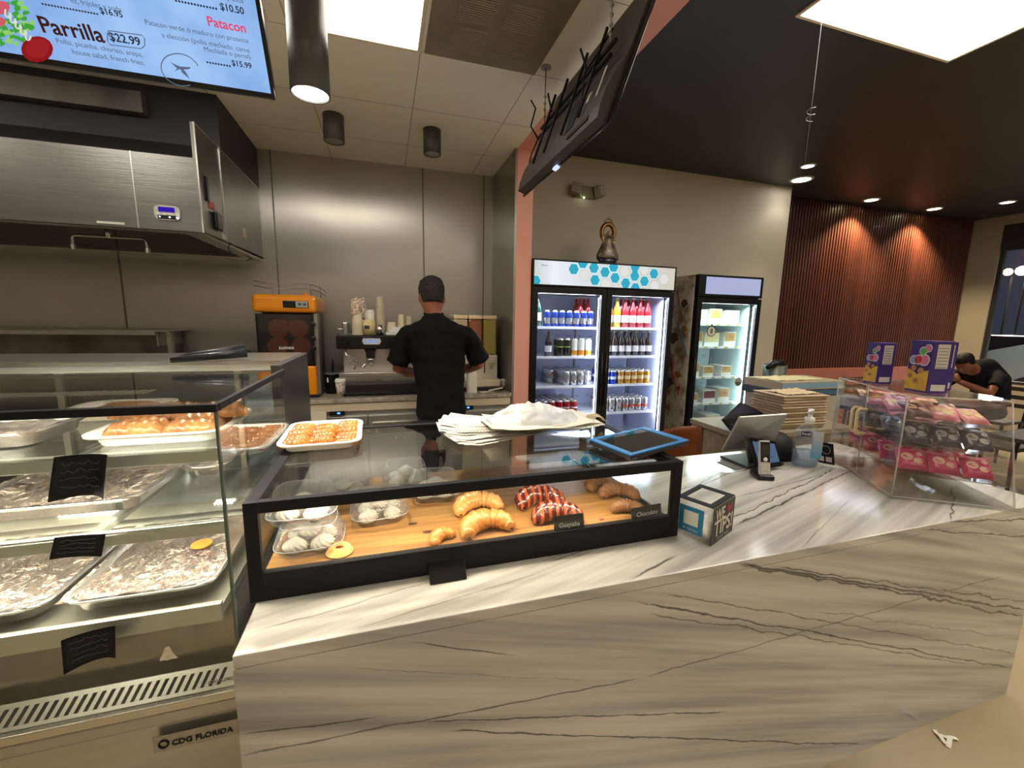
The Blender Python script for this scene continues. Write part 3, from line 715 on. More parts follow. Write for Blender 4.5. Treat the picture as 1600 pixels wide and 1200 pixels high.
def pastry_tray(cx, cy, z, w_, d_, rz, label, plabel, group, rows, cols, m, lw, ll, lh, seed=0, stack=0, film=False):
    t = solo('serving_tray', tray_bm(w_, d_, .022, .016, .03), WTRAY, label, 'tray'); t.location = (cx, cy, z); t.rotation_euler = (0, 0, rz)
    base = loaf_bm(ll, lw, lh, seed); pr = part('glazed_pastry', base, m); pr['category'] = 'pastry'; P = Proto(pr)
    rnd = random.Random(seed)
    for i in range(cols):
        for j in range(rows):
            x = (i - (cols - 1) / 2) * ll * .93 + rnd.uniform(-.004, .004); y = (j - (rows - 1) / 2) * lw * .86 + rnd.uniform(-.003, .003)
            v = Matrix.Rotation(rz, 3, 'Z') @ Vector((x, y, 0))
            P.put((cx + v.x, cy + v.y, z + .004 + rnd.uniform(0, .004)), rz + rnd.uniform(-.12, .12), plabel, group, sc=(1, 1, rnd.uniform(.85, 1.1)))
    for k in range(stack):
        v = Matrix.Rotation(rz, 3, 'Z') @ Vector(((k - (stack - 1) / 2) * ll * .8, rnd.uniform(-.02, .03), 0))
        P.put((cx + v.x, cy + v.y, z + lh * .85), rz + rnd.uniform(-.1, .1), plabel, group)
pastry_tray(-.49, DY0 + .185, 1.268, .27, .27, 0, 'white tray with piled glazed pastry loaves on the top shelf', 'glazed brown pastry loaf piled on the white tray of the top shelf', 'glazed loaves on the top shelf', 4, 2, GLAZE_D, .052, .115, .036, 3, 3)
pastry_tray(-.72, DY0 + .42, 1.268, .23, .2, 0, 'white tray with flat orange pastry at the back left of the top shelf', 'flat orange pastry strip on the tray at the back left of the top shelf', 'flat strips on the back tray', 3, 1, GLAZE, .05, .14, .02, 5)
# tray with danishes on top of the pastry case
pastry_tray(-.215, 1.555, 1.126, .255, .33, .03, 'white tray of glazed danish slices standing on the black pastry case', 'glazed danish slice with icing lines on the white tray above the case', 'danish slices on the open tray', 7, 3, GLAZE, .044, .083, .022, 11)
b = nb(); rnd = random.Random(4)
for k in range(5):
    x, y = -.215 + rnd.uniform(-.02, .03), 1.43 + rnd.uniform(-.01, .01); ball(b, (x - .03, y, 1.137), .007, 8, sx=1.4)
solo('jam_drops', b, mat('red jam', (.35, .01, .015), .15), 'spot of red jam on the front rim of the white danish tray', 'jam', kind='stuff')
# curled black price signs taped to the cabinet glass
def curled_sign(name, pts, label, seed, curl=.02, writing=True):
    (tl, tr, br, bl) = [at(x, y, Y=DY0 - .003) for x, y in pts]
    t = thing(name, label, 'sign', (tl + br) / 2)
    def fn(u, v):
        p = (tl * (1 - u) + tr * u) * (1 - v) + (bl * (1 - u) + br * u) * v
        return p + Vector((0, -curl * (abs(2 * u - 1) ** 2) * (.5 + v) - .003, 0))
    b = nb(); grid(b, 12, 6, fn); bmesh.ops.solidify(b, geom=b.faces[:], thickness=.0012); part('card', b, mat('black card', (.018, .019, .019), .55), t)
    if writing:
        b = nb(); rnd = random.Random(seed)
        for r in range(4):
            pts2 = []
            for k in range(14):
                u = .12 + .7 * k / 13; v = .2 + r * .18 + rnd.uniform(-.045, .045); q = fn(u, v); pts2.append(q + Vector((0, -.0015, 0)))
            tube(b, pts2, .0006, 4)
        part('chalk_writing', b, mat('faint chalk', (.11, .115, .115), .8), t)
curled_sign('price_sign', ((92, 711), (174, 707), (178, 771), (94, 775)), 'curled black sign taped on the glass at the top shelf', 1)
curled_sign('price_sign.001', ((88, 838), (168, 832), (163, 866), (82, 871)), 'black sign on the glass at the middle shelf', 2, .004)
curled_sign('price_sign.002', ((100, 996), (184, 973), (190, 1017), (111, 1042)), 'tilted black sign hanging below the cabinet floor edge', 3, .012)
b = nb(); c = at(264, 1018, Y=DY0 - .002)
def fn(u, v):
    return c + Vector(((u - .5) * .026 * (1.3 - v), -.004 - .006 * abs(noise.noise(Vector((u * 7, v * 7, 2)))), (v - .5) * .032))
grid(b, 8, 8, fn); solo('foil_scrap', b, mat('foil scrap', (.8, .78, .74), .25, .8), 'small crumpled scrap of foil stuck to the lower glass', 'foil scrap', tuple(c))
# orange price dot, black tongs on the cabinet roof
b = nb(); c = at(315, 848, Z=.93)
cyl(b, (c.x, c.y, .925), .024, .004, 20); solo('orange_disc', b, mat('orange lid', srgb(235, 130, 30), .4), 'small orange round disc behind the right foil tray', 'disc', (c.x, c.y, .925))
b = nb(); zt = 1.352 + .032
a1, a2 = at(266, 566, Z=zt), at(386, 553, Z=zt + .02)
for dz, dw in ((0, 0), (.016, .012)):
    d = (a2 - a1).normalized(); s = Vector((-d.y, d.x, 0)).normalized()
    tube(b, [a1 + Z_ * .006, a1 + (a2 - a1) * .3 + Z_ * (.006 + dz * .5) + s * dw * .5, a2 + Z_ * (dz + .004) + s * dw * 1.5], [(.004, .009), (.005, .013), (.005, .016)], 8)
solo('serving_tongs', b, BLACKP, 'black plastic serving tongs lying on the stainless cabinet roof', 'tongs', tuple(a1))
# ------------------------------------------------------------------ black pastry case on the counter
KX0, KX1, KY0, KY1, KZ0, KZ1 = -.324, .884, 1.035, 1.70, CT + .001, 1.122
def pastry_case():
    t = thing('pastry_case', 'low black-framed glass pastry case on the marble counter', 'display case', ((KX0 + KX1) / 2, (KY0 + KY1) / 2, CT))
    b = nb(); q = .030
    frame_bars(b, KX0, KX1, KZ0, KZ1, KY0, KY0 + .02, q, .0015, tb=.072, tt=.028)
    frame_bars(b, KX0, KX1, KZ0, KZ1, KY1 - .02, KY1, q, .0015, tb=.03, tt=.028)
    for x0 in (KX0, KX1 - q):
        box(b, x0, x0 + q, KY0 + .02, KY1 - .02, KZ1 - .028, KZ1, .0015); box(b, x0, x0 + (q if x0 < 0 else .02), KY0 + .02, KY1 - .02, KZ0, KZ0 + .035, .0015)
    part('frame', b, BLACKM, t)
    b = nb(); box(b, KX0 + .03, KX1 - .1, KY0 + .022, KY1 - .08, KZ0 + .045, KZ0 + .065)
    m, nt, out = nodes_of('pine board'); p = N(nt, 'BsdfPrincipled'); nt.links.new(p.outputs[0], out.inputs[0]); p.inputs['Roughness'].default_value = .4
    tc = N(nt, 'TexCoord'); mp = N(nt, 'Mapping'); mp.inputs['Scale'].default_value = (1.5, 22, 1); nt.links.new(tc.outputs['Object'], mp.inputs[0])
    n1 = N(nt, 'TexNoise'); n1.inputs['Scale'].default_value = 2; n1.inputs['Detail'].default_value = 5; n1.inputs['Distortion'].default_value = .6; nt.links.new(mp.outputs[0], n1.inputs[0])
    rp = N(nt, 'ValToRGB'); el = rp.color_ramp.elements; el[0].position = .3; el[1].position = .7; el[0].color = c4(srgb(128, 84, 40)); el[1].color = c4(srgb(182, 134, 76)); nt.links.new(n1.outputs['Fac'], rp.inputs[0]); nt.links.new(rp.outputs[0], p.inputs['Base Color'])
    bd = part('board', b, m, t)
    b = nb()
    for (px, py) in ((526, 839), (668, 831), (420 + 225, 818)):
        c = at(px, py, Z=KZ0 + .066); lathe(b, [(0, .0006), (.004, .0006), (.009, .0004), (.009, -.001), (0, -.001)], 16, c=(c.x, c.y, KZ0 + .066), sx=1.5, sy=.8)
    part('knot', b, mat('wood knot', srgb(70, 36, 18), .5), bd)
    b = nb()
    for k in range(4): box(b, KX1 - .095 + k * .019, KX1 - .085 + k * .019, KY0 + .03, KY1 - .03, KZ0 + .040, KZ0 + .046 + k * .006, .001)
    part('door_track', b, BLACKP, t)
    b = nb(); box(b, KX0 + .026, KX1 - .026, KY0 + .006, KY0 + .010, KZ0 + .07, KZ1 - .026); part('front_glass', b, GLASS, t)
    b = nb(); box(b, KX0 + .026, KX1 - .026, KY0 + .018, KY1 - .018, KZ1 - .008, KZ1 - .003); part('top_glass', b, GLASS_T, t)
    b = nb(); box(b, KX1 - .012, KX1 - .009, KY0 + .018, KY1 - .018, KZ0 + .03, KZ1 - .026); box(b, KX0 + .009, KX0 + .012, KY0 + .018, KY1 - .018, KZ0 + .03, KZ1 - .026); part('end_glass', b, GLASS, t)
    b = nb()
    rnd = random.Random(2)
    for k in range(26):
        c = (rnd.uniform(KX0 + .05, KX1 - .5), rnd.uniform(KY1 - .35, KY1 - .06)); ball(b, (c[0], c[1], KZ1 - .0015), rnd.uniform(.0008, .0022), 6)
    part('crumbs', b, mat('crumb', srgb(190, 160, 110), .8), t, kind='stuff')
    area((KX0 + KX1) / 2 - .05, KY0 + .05, KZ1 - .032, .95, .02, .7, (1, .84, .62))
    b = nb(); box(b, KX0 + .05, KX1 - .1, KY0 + .035, KY0 + .05, KZ1 - .0295, KZ1 - .028); part('led_strip', b, emis('case led', (1, .8, .55), 3), t)
pastry_case()
FZ = KZ0 + .065
# meringues in clear clamshells
MER = mat('meringue', srgb(214, 208, 197), .55, 0, srgb(196, 188, 176), 30, (1, 1, 1), .1, 60)
def meringue_bm():
    b = nb()
    def fn(u, v):
        a = u * 2 * PI; r = .030 * math.sin(PI * min(1, .08 + v * .92)) ** .7 * (1 - .45 * v) * (1 + .30 * (abs(math.cos(5.5 * (a + v * 1.6))) - .5)) + .0005
        return Vector((r * math.cos(a) * 1.1, r * math.sin(a), .002 + v * .038))
    grid(b, 88, 10, fn); return b
mer0 = part('meringue', meringue_bm(), MER); mer0['category'] = 'meringue'; MERP = Proto(mer0)
def clam():
    t = thing('clamshell_box', 'x', 'box', (0, 0, 0), world=False)
    b = nb()
    def shell(w_, d_, z0, z1, top):
        def fn(u, v):
            a = u * 2 * PI; c, s = math.cos(a), math.sin(a); p = 4
            k = (abs(c) ** p + abs(s) ** p) ** (-1 / p)
            f = [1.0, 1.02, .97, .86, .80, .6, .0][v_i(v)] if top else [1.0, 1.02, .93, .86, .80, .5, .0][v_i(v)]
            zz = [0, .003, .012, (z1 - z0) * .75, (z1 - z0), (z1 - z0), (z1 - z0)][v_i(v)] if top else [0, -.003, -.008, -(z1 - z0) * .8, -(z1 - z0), -(z1 - z0), -(z1 - z0)][v_i(v)]
            rib = 1 + (.012 * math.cos(28 * a) if v_i(v) in (2, 3) else 0)
            return Vector((k * c * w_ / 2 * f * rib, k * s * d_ / 2 * f * rib, (z0 if top else z1) + zz))
        grid(b, 56, 6, fn)
    v_i = lambda v: int(round(v * 6))
    shell(.165, .15, .0, .028, False); part('base', b, CLAM, t); b = nb()
    shell(.165, .15, .028, .079, True); part('lid', b, CLAM, t)
    b = nb(); lp = []
    for k in range(41):
        a = k * PI / 20; c, s = math.cos(a), math.sin(a); q = (abs(c) ** 4 + abs(s) ** 4) ** -.25; lp.append((q * c * .084, q * s * .076, .028))
    tube(b, lp, .0016, 6); part('rim', b, mat('plastic rim', (.62, .62, .66), .2, alpha=.45), t)
    b = nb(); lp = [(x * .8, y * .8, .079) for x, y, z in lp]; tube(b, lp, .0012, 6); part('lid_ridge', b, mat('plastic rim', (.62, .62, .66)), t)
    return t
CL = Proto(clam())
def clam_at(cx, cy, z, rz, label, mlabel, group, seed):
    CL.put((cx, cy, z), rz, label)
    rnd = random.Random(seed)
    for i, (dx, dy, dz) in enumerate(((-.035, -.03, 0), (.033, -.028, 0), (-.033, .03, 0), (.035, .03, 0), (0, 0, .028))):
        v = Matrix.Rotation(rz, 3, 'Z') @ Vector((dx, dy, 0))
        MERP.put((cx + v.x, cy + v.y, z + .004 + dz), rnd.uniform(0, 6), mlabel, group, sc=rnd.uniform(.94, 1.05), rot=(rnd.uniform(-.15, .15), rnd.uniform(-.15, .15), rnd.uniform(0, 6)))
clam_at(-.205, KY0 + .115, FZ + .002, .05, 'clamshell of meringues at the front left of the case, underneath another', 'white piped meringue inside the lowest front left clamshell', 'meringues of the lowest clamshell', 1)
clam_at(-.218, KY0 + .125, FZ + .083, -.04, 'clamshell of meringues stacked on top at the front left of the case', 'white piped meringue inside the upper front left clamshell', 'meringues of the stacked clamshell', 2)
clam_at(-.03, KY0 + .245, FZ, .1, 'clamshell of meringues standing alone beside the front left stack', 'white piped meringue in the single clamshell beside the stack', 'meringues of the single clamshell', 3)
clam_at(-.15, KY0 + .42, FZ, .0, 'clamshell of meringues in the back left corner of the case', 'white piped meringue in the back left clamshell', 'meringues of the back left clamshell', 4)
clam_at(.06, KY0 + .50, FZ, .1, 'clamshell of meringues at the back, third from the left end', 'white piped meringue in the back clamshell third from the left end', 'meringues of the back middle clamshell', 5)
clam_at(.155, KY0 + .36, FZ, -.1, 'rightmost clamshell of meringues in the case', 'white piped meringue in the rightmost clamshell', 'meringues of the rightmost clamshell', 6)
# croissants
def croissant_bm(L=.15, R=.03, bend=.075, segs=9, seed=0):
    b = nb(); n = 72
    def fn(u, v):
        s = (u - .5) * 2; a = v * 2 * PI
        env = max(.02, (1 - abs(s) ** 2.2)) ** .62
        st = s * segs / 2; fr = st - math.floor(st) if s > 0 else 1 - (st - math.floor(st))
        ridge = 1 + .30 * (1 - fr) ** .7 - .14
        r = R * (.28 + .72 * env) * ridge * (1 + .04 * noise.noise(Vector((s * 6, a, seed))))
        if abs(s) > .985: r *= .35
        ang = s * 1.6; rad = L / 2.15
        c = Vector((math.sin(ang) * rad, rad * .9 - math.cos(ang) * rad * .9, 0)); tx = Vector((math.cos(ang), math.sin(ang) * .9, 0)).normalized(); nx = Vector((-tx.y, tx.x, 0))
        zz = math.sin(a) * r; zz = zz if zz > 0 else zz * .65
        return c + nx * (math.cos(a) * r * 1.05) + Z_ * (zz + R * .6 * (.3 + .7 * env))
    grid(b, n, 20, fn); return b
CRO = mat('croissant crust', srgb(206, 138, 66), .38, 0, srgb(150, 84, 32), 9, (1, 1, 1), .35, 70, coat=.25, contrast=.45)
CRO_P = mat('pale croissant crust', srgb(224, 170, 96), .35, 0, srgb(176, 110, 48), 8, (1, 1, 1), .3, 60, coat=.3, contrast=.45)
CRO_D = mat('brown croissant crust', srgb(140, 92, 52), .5, 0, srgb(96, 58, 30), 9, (1, 1, 1), .35, 60)
def jam_mat():
    m, nt, out = nodes_of('jam striped crust'); p = N(nt, 'BsdfPrincipled'); nt.links.new(p.outputs[0], out.inputs[0]); p.inputs['Roughness'].default_value = .22; p.inputs['Coat Weight'].default_value = .5
    tc = N(nt, 'TexCoord'); wv = N(nt, 'TexWave', bands_direction='X'); wv.inputs['Scale'].default_value = 13; wv.inputs['Distortion'].default_value = 3; wv.inputs['Detail'].default_value = 1
    nt.links.new(tc.outputs['Object'], wv.inputs[0]); rp = N(nt, 'ValToRGB'); rp.color_ramp.interpolation = 'CONSTANT'; e = rp.color_ramp.elements
    e[0].color = c4(srgb(168, 84, 50)); e[1].position = .36; e[1].color = c4(srgb(84, 18, 18)); nt.links.new(wv.outputs['Color'], rp.inputs[0]); nt.links.new(rp.outputs[0], p.inputs['Base Color']); return m
JAM = jam_mat()
def croissant(px, py, rz, m, label, L=.15, R=.03, dz=0, nm='croissant', segs=9, tilt=0):
    c = at(px, py, Z=FZ)
    b = croissant_bm(L, R, segs=segs, seed=px); o = solo(nm, b, m, label, 'croissant', None); sh = L / 2.15 * .35; cy_ = max(c.y + sh, KY0 + .03 + L * .45); o.location = (c.x, cy_, FZ + dz + R * .17); o.rotation_euler = (tilt, 0, rz + PI); return o
croissant(758, 831, .15 + PI * 0, CRO, 'largest golden croissant with curled tips, front middle of the case', .14, .031)
croissant(745, 797, .1, CRO_P, 'pale glossy croissant right behind the largest one', .14, .029)
croissant(690, 857, .6, CRO, 'mini croissant alone near the front glass', .065, .018, segs=7)
croissant(842, 789, .0, JAM, 'jam-striped croissant at the back of the pair', .14, .034)
croissant(880, 822, -.35, JAM, 'jam-striped croissant half hidden behind the small chalk sign', .13, .033)
croissant(970, 777, -.4, CRO_D, 'brown chocolate croissant in the middle of the right-hand row', .12, .026)
croissant(934, 763, .3, CRO_D, 'brown chocolate croissant at the back of the right-hand row', .11, .024)
croissant(985, 802, -.6, CRO_D, 'small brown croissant beside the right chalk sign', .09, .022)
b = nb()
c = at(968, 770, Z=FZ + .045); tube(b, [c + Vector((-.03, -.01, .0)), c + Vector((0, 0, .006)), c + Vector((.035, .01, -.004))], [(.004, .002), (.014, .003), (.004, .002)], 8); part('chocolate', b, mat('chocolate', (.02, .008, .005), .25), None) if False else b.free()
# round swirl cookie
c = at(532, 874, Z=FZ); c = Vector((c.x - .005, KY0 + .062, FZ))
t = thing('swirl_cookie', 'round piped butter cookie with dark jam centre at the front left', 'cookie', (c.x, c.y, FZ))
b = nb()
def fn(u, v):
    a = u * 2 * PI; r = .004 + v * .030; return Vector((c.x + r * math.cos(a), c.y + r * math.sin(a), FZ + .004 + .014 * math.sin(PI * min(1, v * 1.0 + .02)) * (1 + .3 * math.cos(12 * (a + v * 1.5)))))
grid(b, 96, 10, fn); part('dough', b, mat('butter cookie', srgb(236, 196, 120), .45, 0, srgb(214, 160, 84), 14, bump=.1, bs=40), t)
b = nb(); ball(b, (c.x, c.y, FZ + .010), .012, 14, sz=.6); part('jam_centre', b, mat('dark jam', (.16, .02, .015), .2), t)
b = nb(); c = at(940, 812, Z=FZ); ball(b, (c.x, c.y, FZ + .002), .006, 8, sx=1.5, sz=.6); solo('jam_crumb', b, mat('red crumb', (.55, .08, .07), .3), 'tiny red jam crumb on the wooden board', 'crumb', (c.x, c.y, FZ))
# chalk signs
def chalk(pts, word, label):
    z0 = FZ; L, R_ = at(pts[0][0], pts[0][1], Z=z0), at(pts[1][0], pts[1][1], Z=z0)
    hgt = pts[2]; d = (R_ - L); d.z = 0; w_ = d.length; d.normalize(); up = Vector((0, .25, 1)).normalized(); n = d.cross(up)
    t = thing('chalk_sign', label, 'sign', (L + R_) / 2)
    b = nb(); obox(b, L, d, up, n, w_, hgt, .003); obox(b, L + d * w_ * .3 - n * .015, d, up, -n, w_ * .4, .012, .02); part('board', b, BLACKM, t)
    text('chalk_word', word, L + d * (w_ * .15) + up * hgt * .30, d, (up + d * .25).normalized(), w_ * .7, mat('chalk', (.5, .5, .46), .9), t, False, lift=.004)
chalk(((866, 833), (912, 827), .048), 'Guayaba', 'small chalk sign reading Guayaba in front of the jam croissants')
chalk(((987, 815), (1033, 806), .040), 'Chocolate', 'small chalk sign reading Chocolate at the right end of the case')
# black card lying in front of the case
b = nb(); L = at(672, 914, Z=CT + .001); R_ = at(730, 905, Z=CT + .001)
obox(b, L, X_, Vector((0, .80, .6)), Vector((0, -.6, .8)), .096, .056, .0025, .0005)
solo('blank_sign', b, BLACKP, 'blank black sign leaning at the front of the pastry case', 'sign', tuple(L))
# ------------------------------------------------------------------ things on top of the pastry case
PT = KZ1 + .0005
def paper_mat(name, a, b_):
    m, nt, out = nodes_of(name); p = N(nt, 'BsdfPrincipled'); nt.links.new(p.outputs[0], out.inputs[0]); p.inputs['Roughness'].default_value = .7
    tc = N(nt, 'TexCoord'); mp = N(nt, 'Mapping'); mp.inputs['Scale'].default_value = (60, 9, 1); nt.links.new(tc.outputs['Object'], mp.inputs[0])
    v = N(nt, 'TexNoise'); v.inputs['Scale'].default_value = 3; v.inputs['Detail'].default_value = 1; nt.links.new(mp.outputs[0], v.inputs[0])
    w2 = N(nt, 'TexWave', bands_direction='X'); w2.inputs['Scale'].default_value = 28; nt.links.new(tc.outputs['Object'], w2.inputs[0])
    mu = N(nt, 'Math', operation='MULTIPLY'); nt.links.new(v.outputs['Fac'], mu.inputs[0]); nt.links.new(w2.outputs['Fac'], mu.inputs[1])
    rp = N(nt, 'ValToRGB'); e = rp.color_ramp.elements; e[0].position = .30; e[1].position = .44; e[0].color = c4(a); e[1].color = c4(b_)
    nt.links.new(mu.outputs[0], rp.inputs[0]); nt.links.new(rp.outputs[0], p.inputs['Base Color']); return m
NEWS = paper_mat('printed wrap paper', srgb(222, 216, 202), srgb(176, 171, 160))
PLAIN = mat('plain wrap paper', srgb(220, 212, 195), .7)
def sheet(cx, cy, rz, w_, d_, k, m, label, group=None, fold=0, seed=0, crumple=.004):
    b = nb()
    def fn(u, v):
        x, y = (u - .5) * w_, (v - .5) * d_
        z = .0012 + k * .0010 + crumple * (noise.noise(Vector((x * 9 + seed, y * 9, seed))) + .6) + max(0, abs(u - .5) - .34) * .06 * (1 + noise.noise(Vector((seed, u * 3, 0))))
        z += fold * (max(0, v - .6) ** 2) * .5
        return Vector((x, y, z))
    grid(b, 26, 20, fn)
    o = solo('paper_sheet', b, m, label, 'paper', group=group); o.location = (cx, cy, PT); o.rotation_euler = (0, 0, rz); return o
rnd = random.Random(12)
LG = 'loose white printed wrapping sheet fanned out on the glass case'
for k in range(13):
    a = .42 - k * .068; pv = Vector((.56, 1.50, 0)); ln = .37 + rnd.uniform(-.02, .02)
    c_ = pv + Vector((-math.cos(a), -math.sin(a) * .75, 0)) * (ln / 2)
    sheet(c_.x, c_.y, a * .85, ln, .15, k * 2.2, NEWS if k % 4 else PLAIN, LG, 'fanned wrapping sheets', seed=k * 3, crumple=.006)
for k in range(6):
    sheet(.56 + rnd.uniform(-.02, .03), 1.47 + rnd.uniform(-.015, .02), -.12 + k * .03, .40, .21, 30 + k * 1.6, PLAIN if k % 2 else NEWS, 'long flat wrapping sheet in the stack under the white bag', 'stacked wrapping sheets', seed=20 + k, crumple=.007)
def bag():
    t_lab = 'crumpled white translucent plastic bag bundle on the paper stack'
    b = nb(); c = Vector((.565, 1.50, PT + .038))
    def fn(u, v):
        a = u * 2 * PI; r = math.sin(PI * (v * .5 + .0)) if v < 1 else 1
        rr = 1 - v
        s = 1 + .12 * noise.noise(Vector((math.cos(a) * 2, math.sin(a) * 2, 3))) + .09 * noise.noise(Vector((math.cos(a) * 6, math.sin(a) * 6, v * 4)))
        x = .205 * rr ** .8 * math.cos(a) * s; y = .115 * rr ** .8 * math.sin(a) * s
        z = .068 * (1 - rr ** 2.2) * (1 - .5 * abs(x / .2 + .2)) + min(1, v * 4) * (.022 * abs(noise.noise(Vector((x * 14 + y * 12, y * 30, 1)))) + .016 * abs(noise.noise(Vector((x * 38, y * 16 - x * 8, 5)))) - .006)
        return c + Vector((x, y, max(0, z)))
    grid(b, 90, 26, fn)
    solo('plastic_bag', b, mat('milky plastic', srgb(226, 220, 206), .3, 0, srgb(190, 196, 206), 7, (1, 1, 1), .25, 40, contrast=.5, sss=.1), t_lab, 'bag', tuple(c))
    b = nb(); o = Vector((.735, 1.42, PT + .006))
    def fn(u, v):
        return o + Vector((u * .11 + .01 * v, v * .08 - .0, .058 * math.sin(PI * (.15 + .75 * u)) * (1 - .35 * abs(v - .4)) + .002 * noise.noise(Vector((u * 5, v * 5, 0)))))
    grid(b, 14, 10, fn, smooth=False); bmesh.ops.solidify(b, geom=b.faces[:], thickness=.002)
    solo('folded_paper_bag', b, mat('cream paper bag', srgb(224, 208, 176), .65), 'cream folded paper bag at the right end of the paper stack', 'paper bag', tuple(o))
bag()
def tablet():
    A, B_, C_, D_ = Vector((.682, 1.255, 0)), Vector((.690, 1.062, 0)), Vector((.965, 1.128, 0)), Vector((.952, 1.312, 0))
    c = (A + B_ + C_ + D_) / 4; ax = ((C_ - B_) + (D_ - A)).normalized(); ax = Vector((ax.x, ax.y, .05)).normalized(); ay = Z_.cross(ax).normalized(); az = ax.cross(ay)
    w_, d_ = .272, .196; z = PT + .004
    o = Vector((c.x, c.y, z)) - ax * w_ / 2 - ay * d_ / 2; o.z = z
    t = thing('tablet', 'tablet computer in a bright blue rugged case lying on the right of the pastry case', 'tablet', (c.x, c.y, PT))
    b = nb(); obox(b, o, ax, ay, az, w_, d_, .016, .006); part('case_back', b, mat('black rubber', (.012, .014, .02), .5), t)
    b = nb()
    for (x0, x1, y0, y1) in ((0, w_, 0, .016), (0, w_, d_ - .016, d_), (0, .022, .016, d_ - .016), (w_ - .03, w_, .016, d_ - .016)):
        obox(b, o + az * .0155 + ax * x0 + ay * y0, ax, ay, az, x1 - x0, y1 - y0, .004, .0015)
    part('blue_bumper', b, mat('blue case', srgb(28, 122, 190), .35), t)
    b = nb(); obox(b, o + az * .016 + ax * .022 + ay * .016, ax, ay, az, w_ - .052, d_ - .032, .0015); part('screen', b, mat('dark tablet glass', (.01, .012, .014), .04, spec=.9), t)
    b = nb()
    for k in range(4): obox(b, o + ax * (.03 + k * .055) - ay * .002 + az * .004, ax, ay, az, .022, .003, .005, .001)
    part('button', b, BLACKP, t)
    b = nb(); box(b, .80, .87, 1.12, 1.2, PT, PT + .006); part('kickstand', b, BLACKP, t)
tablet()
# ------------------------------------------------------------------ tip box
def tip():
    P = Vector((.939, .955, CT + .001)); u = Vector((.915, .403, 0)); v = Vector((-.403, .915, 0)); s1, s2, h = .158, .115, .122
    t = thing('tip_box', 'clear tip box with black top frame reading WE love TIPS', 'tip box', P + u * s1 / 2 + v * s2 / 2)
    b = nb(); th = .003
    obox(b, P, u, v, Z_, s1, th, h); obox(b, P + v * (s2 - th), u, v, Z_, s1, th, h); obox(b, P + v * th, u, v, Z_, th, s2 - 2 * th, h); obox(b, P + u * (s1 - th) + v * th, u, v, Z_, th, s2 - 2 * th, h); obox(b, P, u, v, Z_, s1, s2, .003)
    part('acrylic_body', b, ACRYL, t)
    b = nb(); z = h
    for a0, a1, c0, c1 in ((0, s1, 0, .018), (0, s1, s2 - .018, s2), (0, .022, .018, s2 - .018), (s1 - .022, s1, .018, s2 - .018)):
        obox(b, P + u * a0 + v * c0 + Z_ * z, u, v, Z_, a1 - a0, c1 - c0, .003)
    part('top_frame', b, BLACKM, t)
    b = nb(); obox(b, P - v * .0015, u, Z_, -v, s1, h, .001); lab = part('front_label', b, mat('dark label', (.035, .025, .022), .45), t)
    W = mat('label white', srgb(205, 196, 180), .5)
    o = P - v * .0028
    text('label_lettering', 'WE', o + u * .016 + Z_ * .072, u, Z_, .064, W, lab, True, height=.042)
    text('label_lettering', 'TIPS!', o + u * .012 + Z_ * .026, u, Z_, .132, W, lab, True, height=.052)
    text('label_lettering', 'Thank you', o + u * .03 + Z_ * .008, u, Z_, .09, mat('label grey', (.3, .27, .24), .6), lab)
    b = nb(); hp = []
    for k in range(28):
        a = k / 28 * 2 * PI; x = 16 * math.sin(a) ** 3; y = 13 * math.cos(a) - 5 * math.cos(2 * a) - 2 * math.cos(3 * a) - math.cos(4 * a); hp.append((x * .00125, y * .0013))
    prism(b, hp, o + u * .115 + Z_ * .093, u, Z_, -v, .001); part('heart', b, mat('label red', srgb(150, 36, 40), .5), lab)
    # left side: blue card
    n = -u; b = nb(); q = P + v * (s2 - .012) - u * .0015
    obox(b, q + Z_ * .02, -v, Z_, n, .078, .085, .001); card = part('blue_card', b, mat('tip card blue', srgb(38, 128, 172), .5), t)
    b = nb(); obox(b, q - v * .016 + Z_ * .045 + n * .0012, -v, Z_, n, .046, .046, .0006); part('white_square', b, mat('card white', srgb(220, 220, 214), .5), card)
    b = nb(); ball(b, q - v * .018 + Z_ * .032 + n * .0012, .005, 12, sx=.15); part('card_emblem', b, W, card)
    text('card_lettering', 'TipHaus', q - v * .028 + Z_ * .0285 + n * .0012, -v, Z_, .034, W, card)
tip()
# ------------------------------------------------------------------ cordless phone
def phone():
    c = Vector((1.60, 1.37, CT)); u = Vector((.93, -.36, 0)).normalized(); v = Vector((.36, .93, 0)).normalized()
    t = thing('cordless_phone', 'silver and black cordless phone standing in its black charging base', 'phone', c)
    b = nb(); obox(b, c - u * .035 - v * .04, u, v, Z_, .07, .085, .022, .006); obox(b, c - u * .026 - v * .0, u, v, Z_, .052, .04, .034, .006); part('charging_base', b, BLACKP, t)
    up = (Z_ + v * .22).normalized(); n = u.cross(up)
    o = c - u * .024 - v * .026 + Z_ * .018
    b = nb(); obox(b, o - n * .018, u, up, n, .048, .155, .018, .006); hs = part('handset', b, mat('silver plastic', (.55, .54, .50), .3, .3), t)
    b = nb(); obox(b, o + u * .004 + up * .06, u, up, n, .040, .09, .0015, .0005); part('black_face', b, BLACKP, hs)
    b = nb(); obox(b, o + u * .009 + up * .092 + n * .0012, u, up, n, .030, .045, .0006); part('display', b, mat('phone display', (.03, .025, .02), .1), hs)
    b = nb(); lathe(b, [(0, .001), (.009, .001), (.009, 0)], 20, M=Matrix.Translation(o + u * .024 + up * .072 + n * .0012) @ Matrix((u, up, n)).transposed().to_4x4()); part('navigation_key', b, mat('key silver', (.7, .68, .62), .3), hs)
    for r in range(4):
        for k in range(3):
            b = nb(); obox(b, o + u * (.007 + k * .0125) + up * (.010 + r * .0115), u, up, n, .010, .007, .0016, .0006); part('key', b, mat('key pale', (.62, .58, .50), .45), hs)
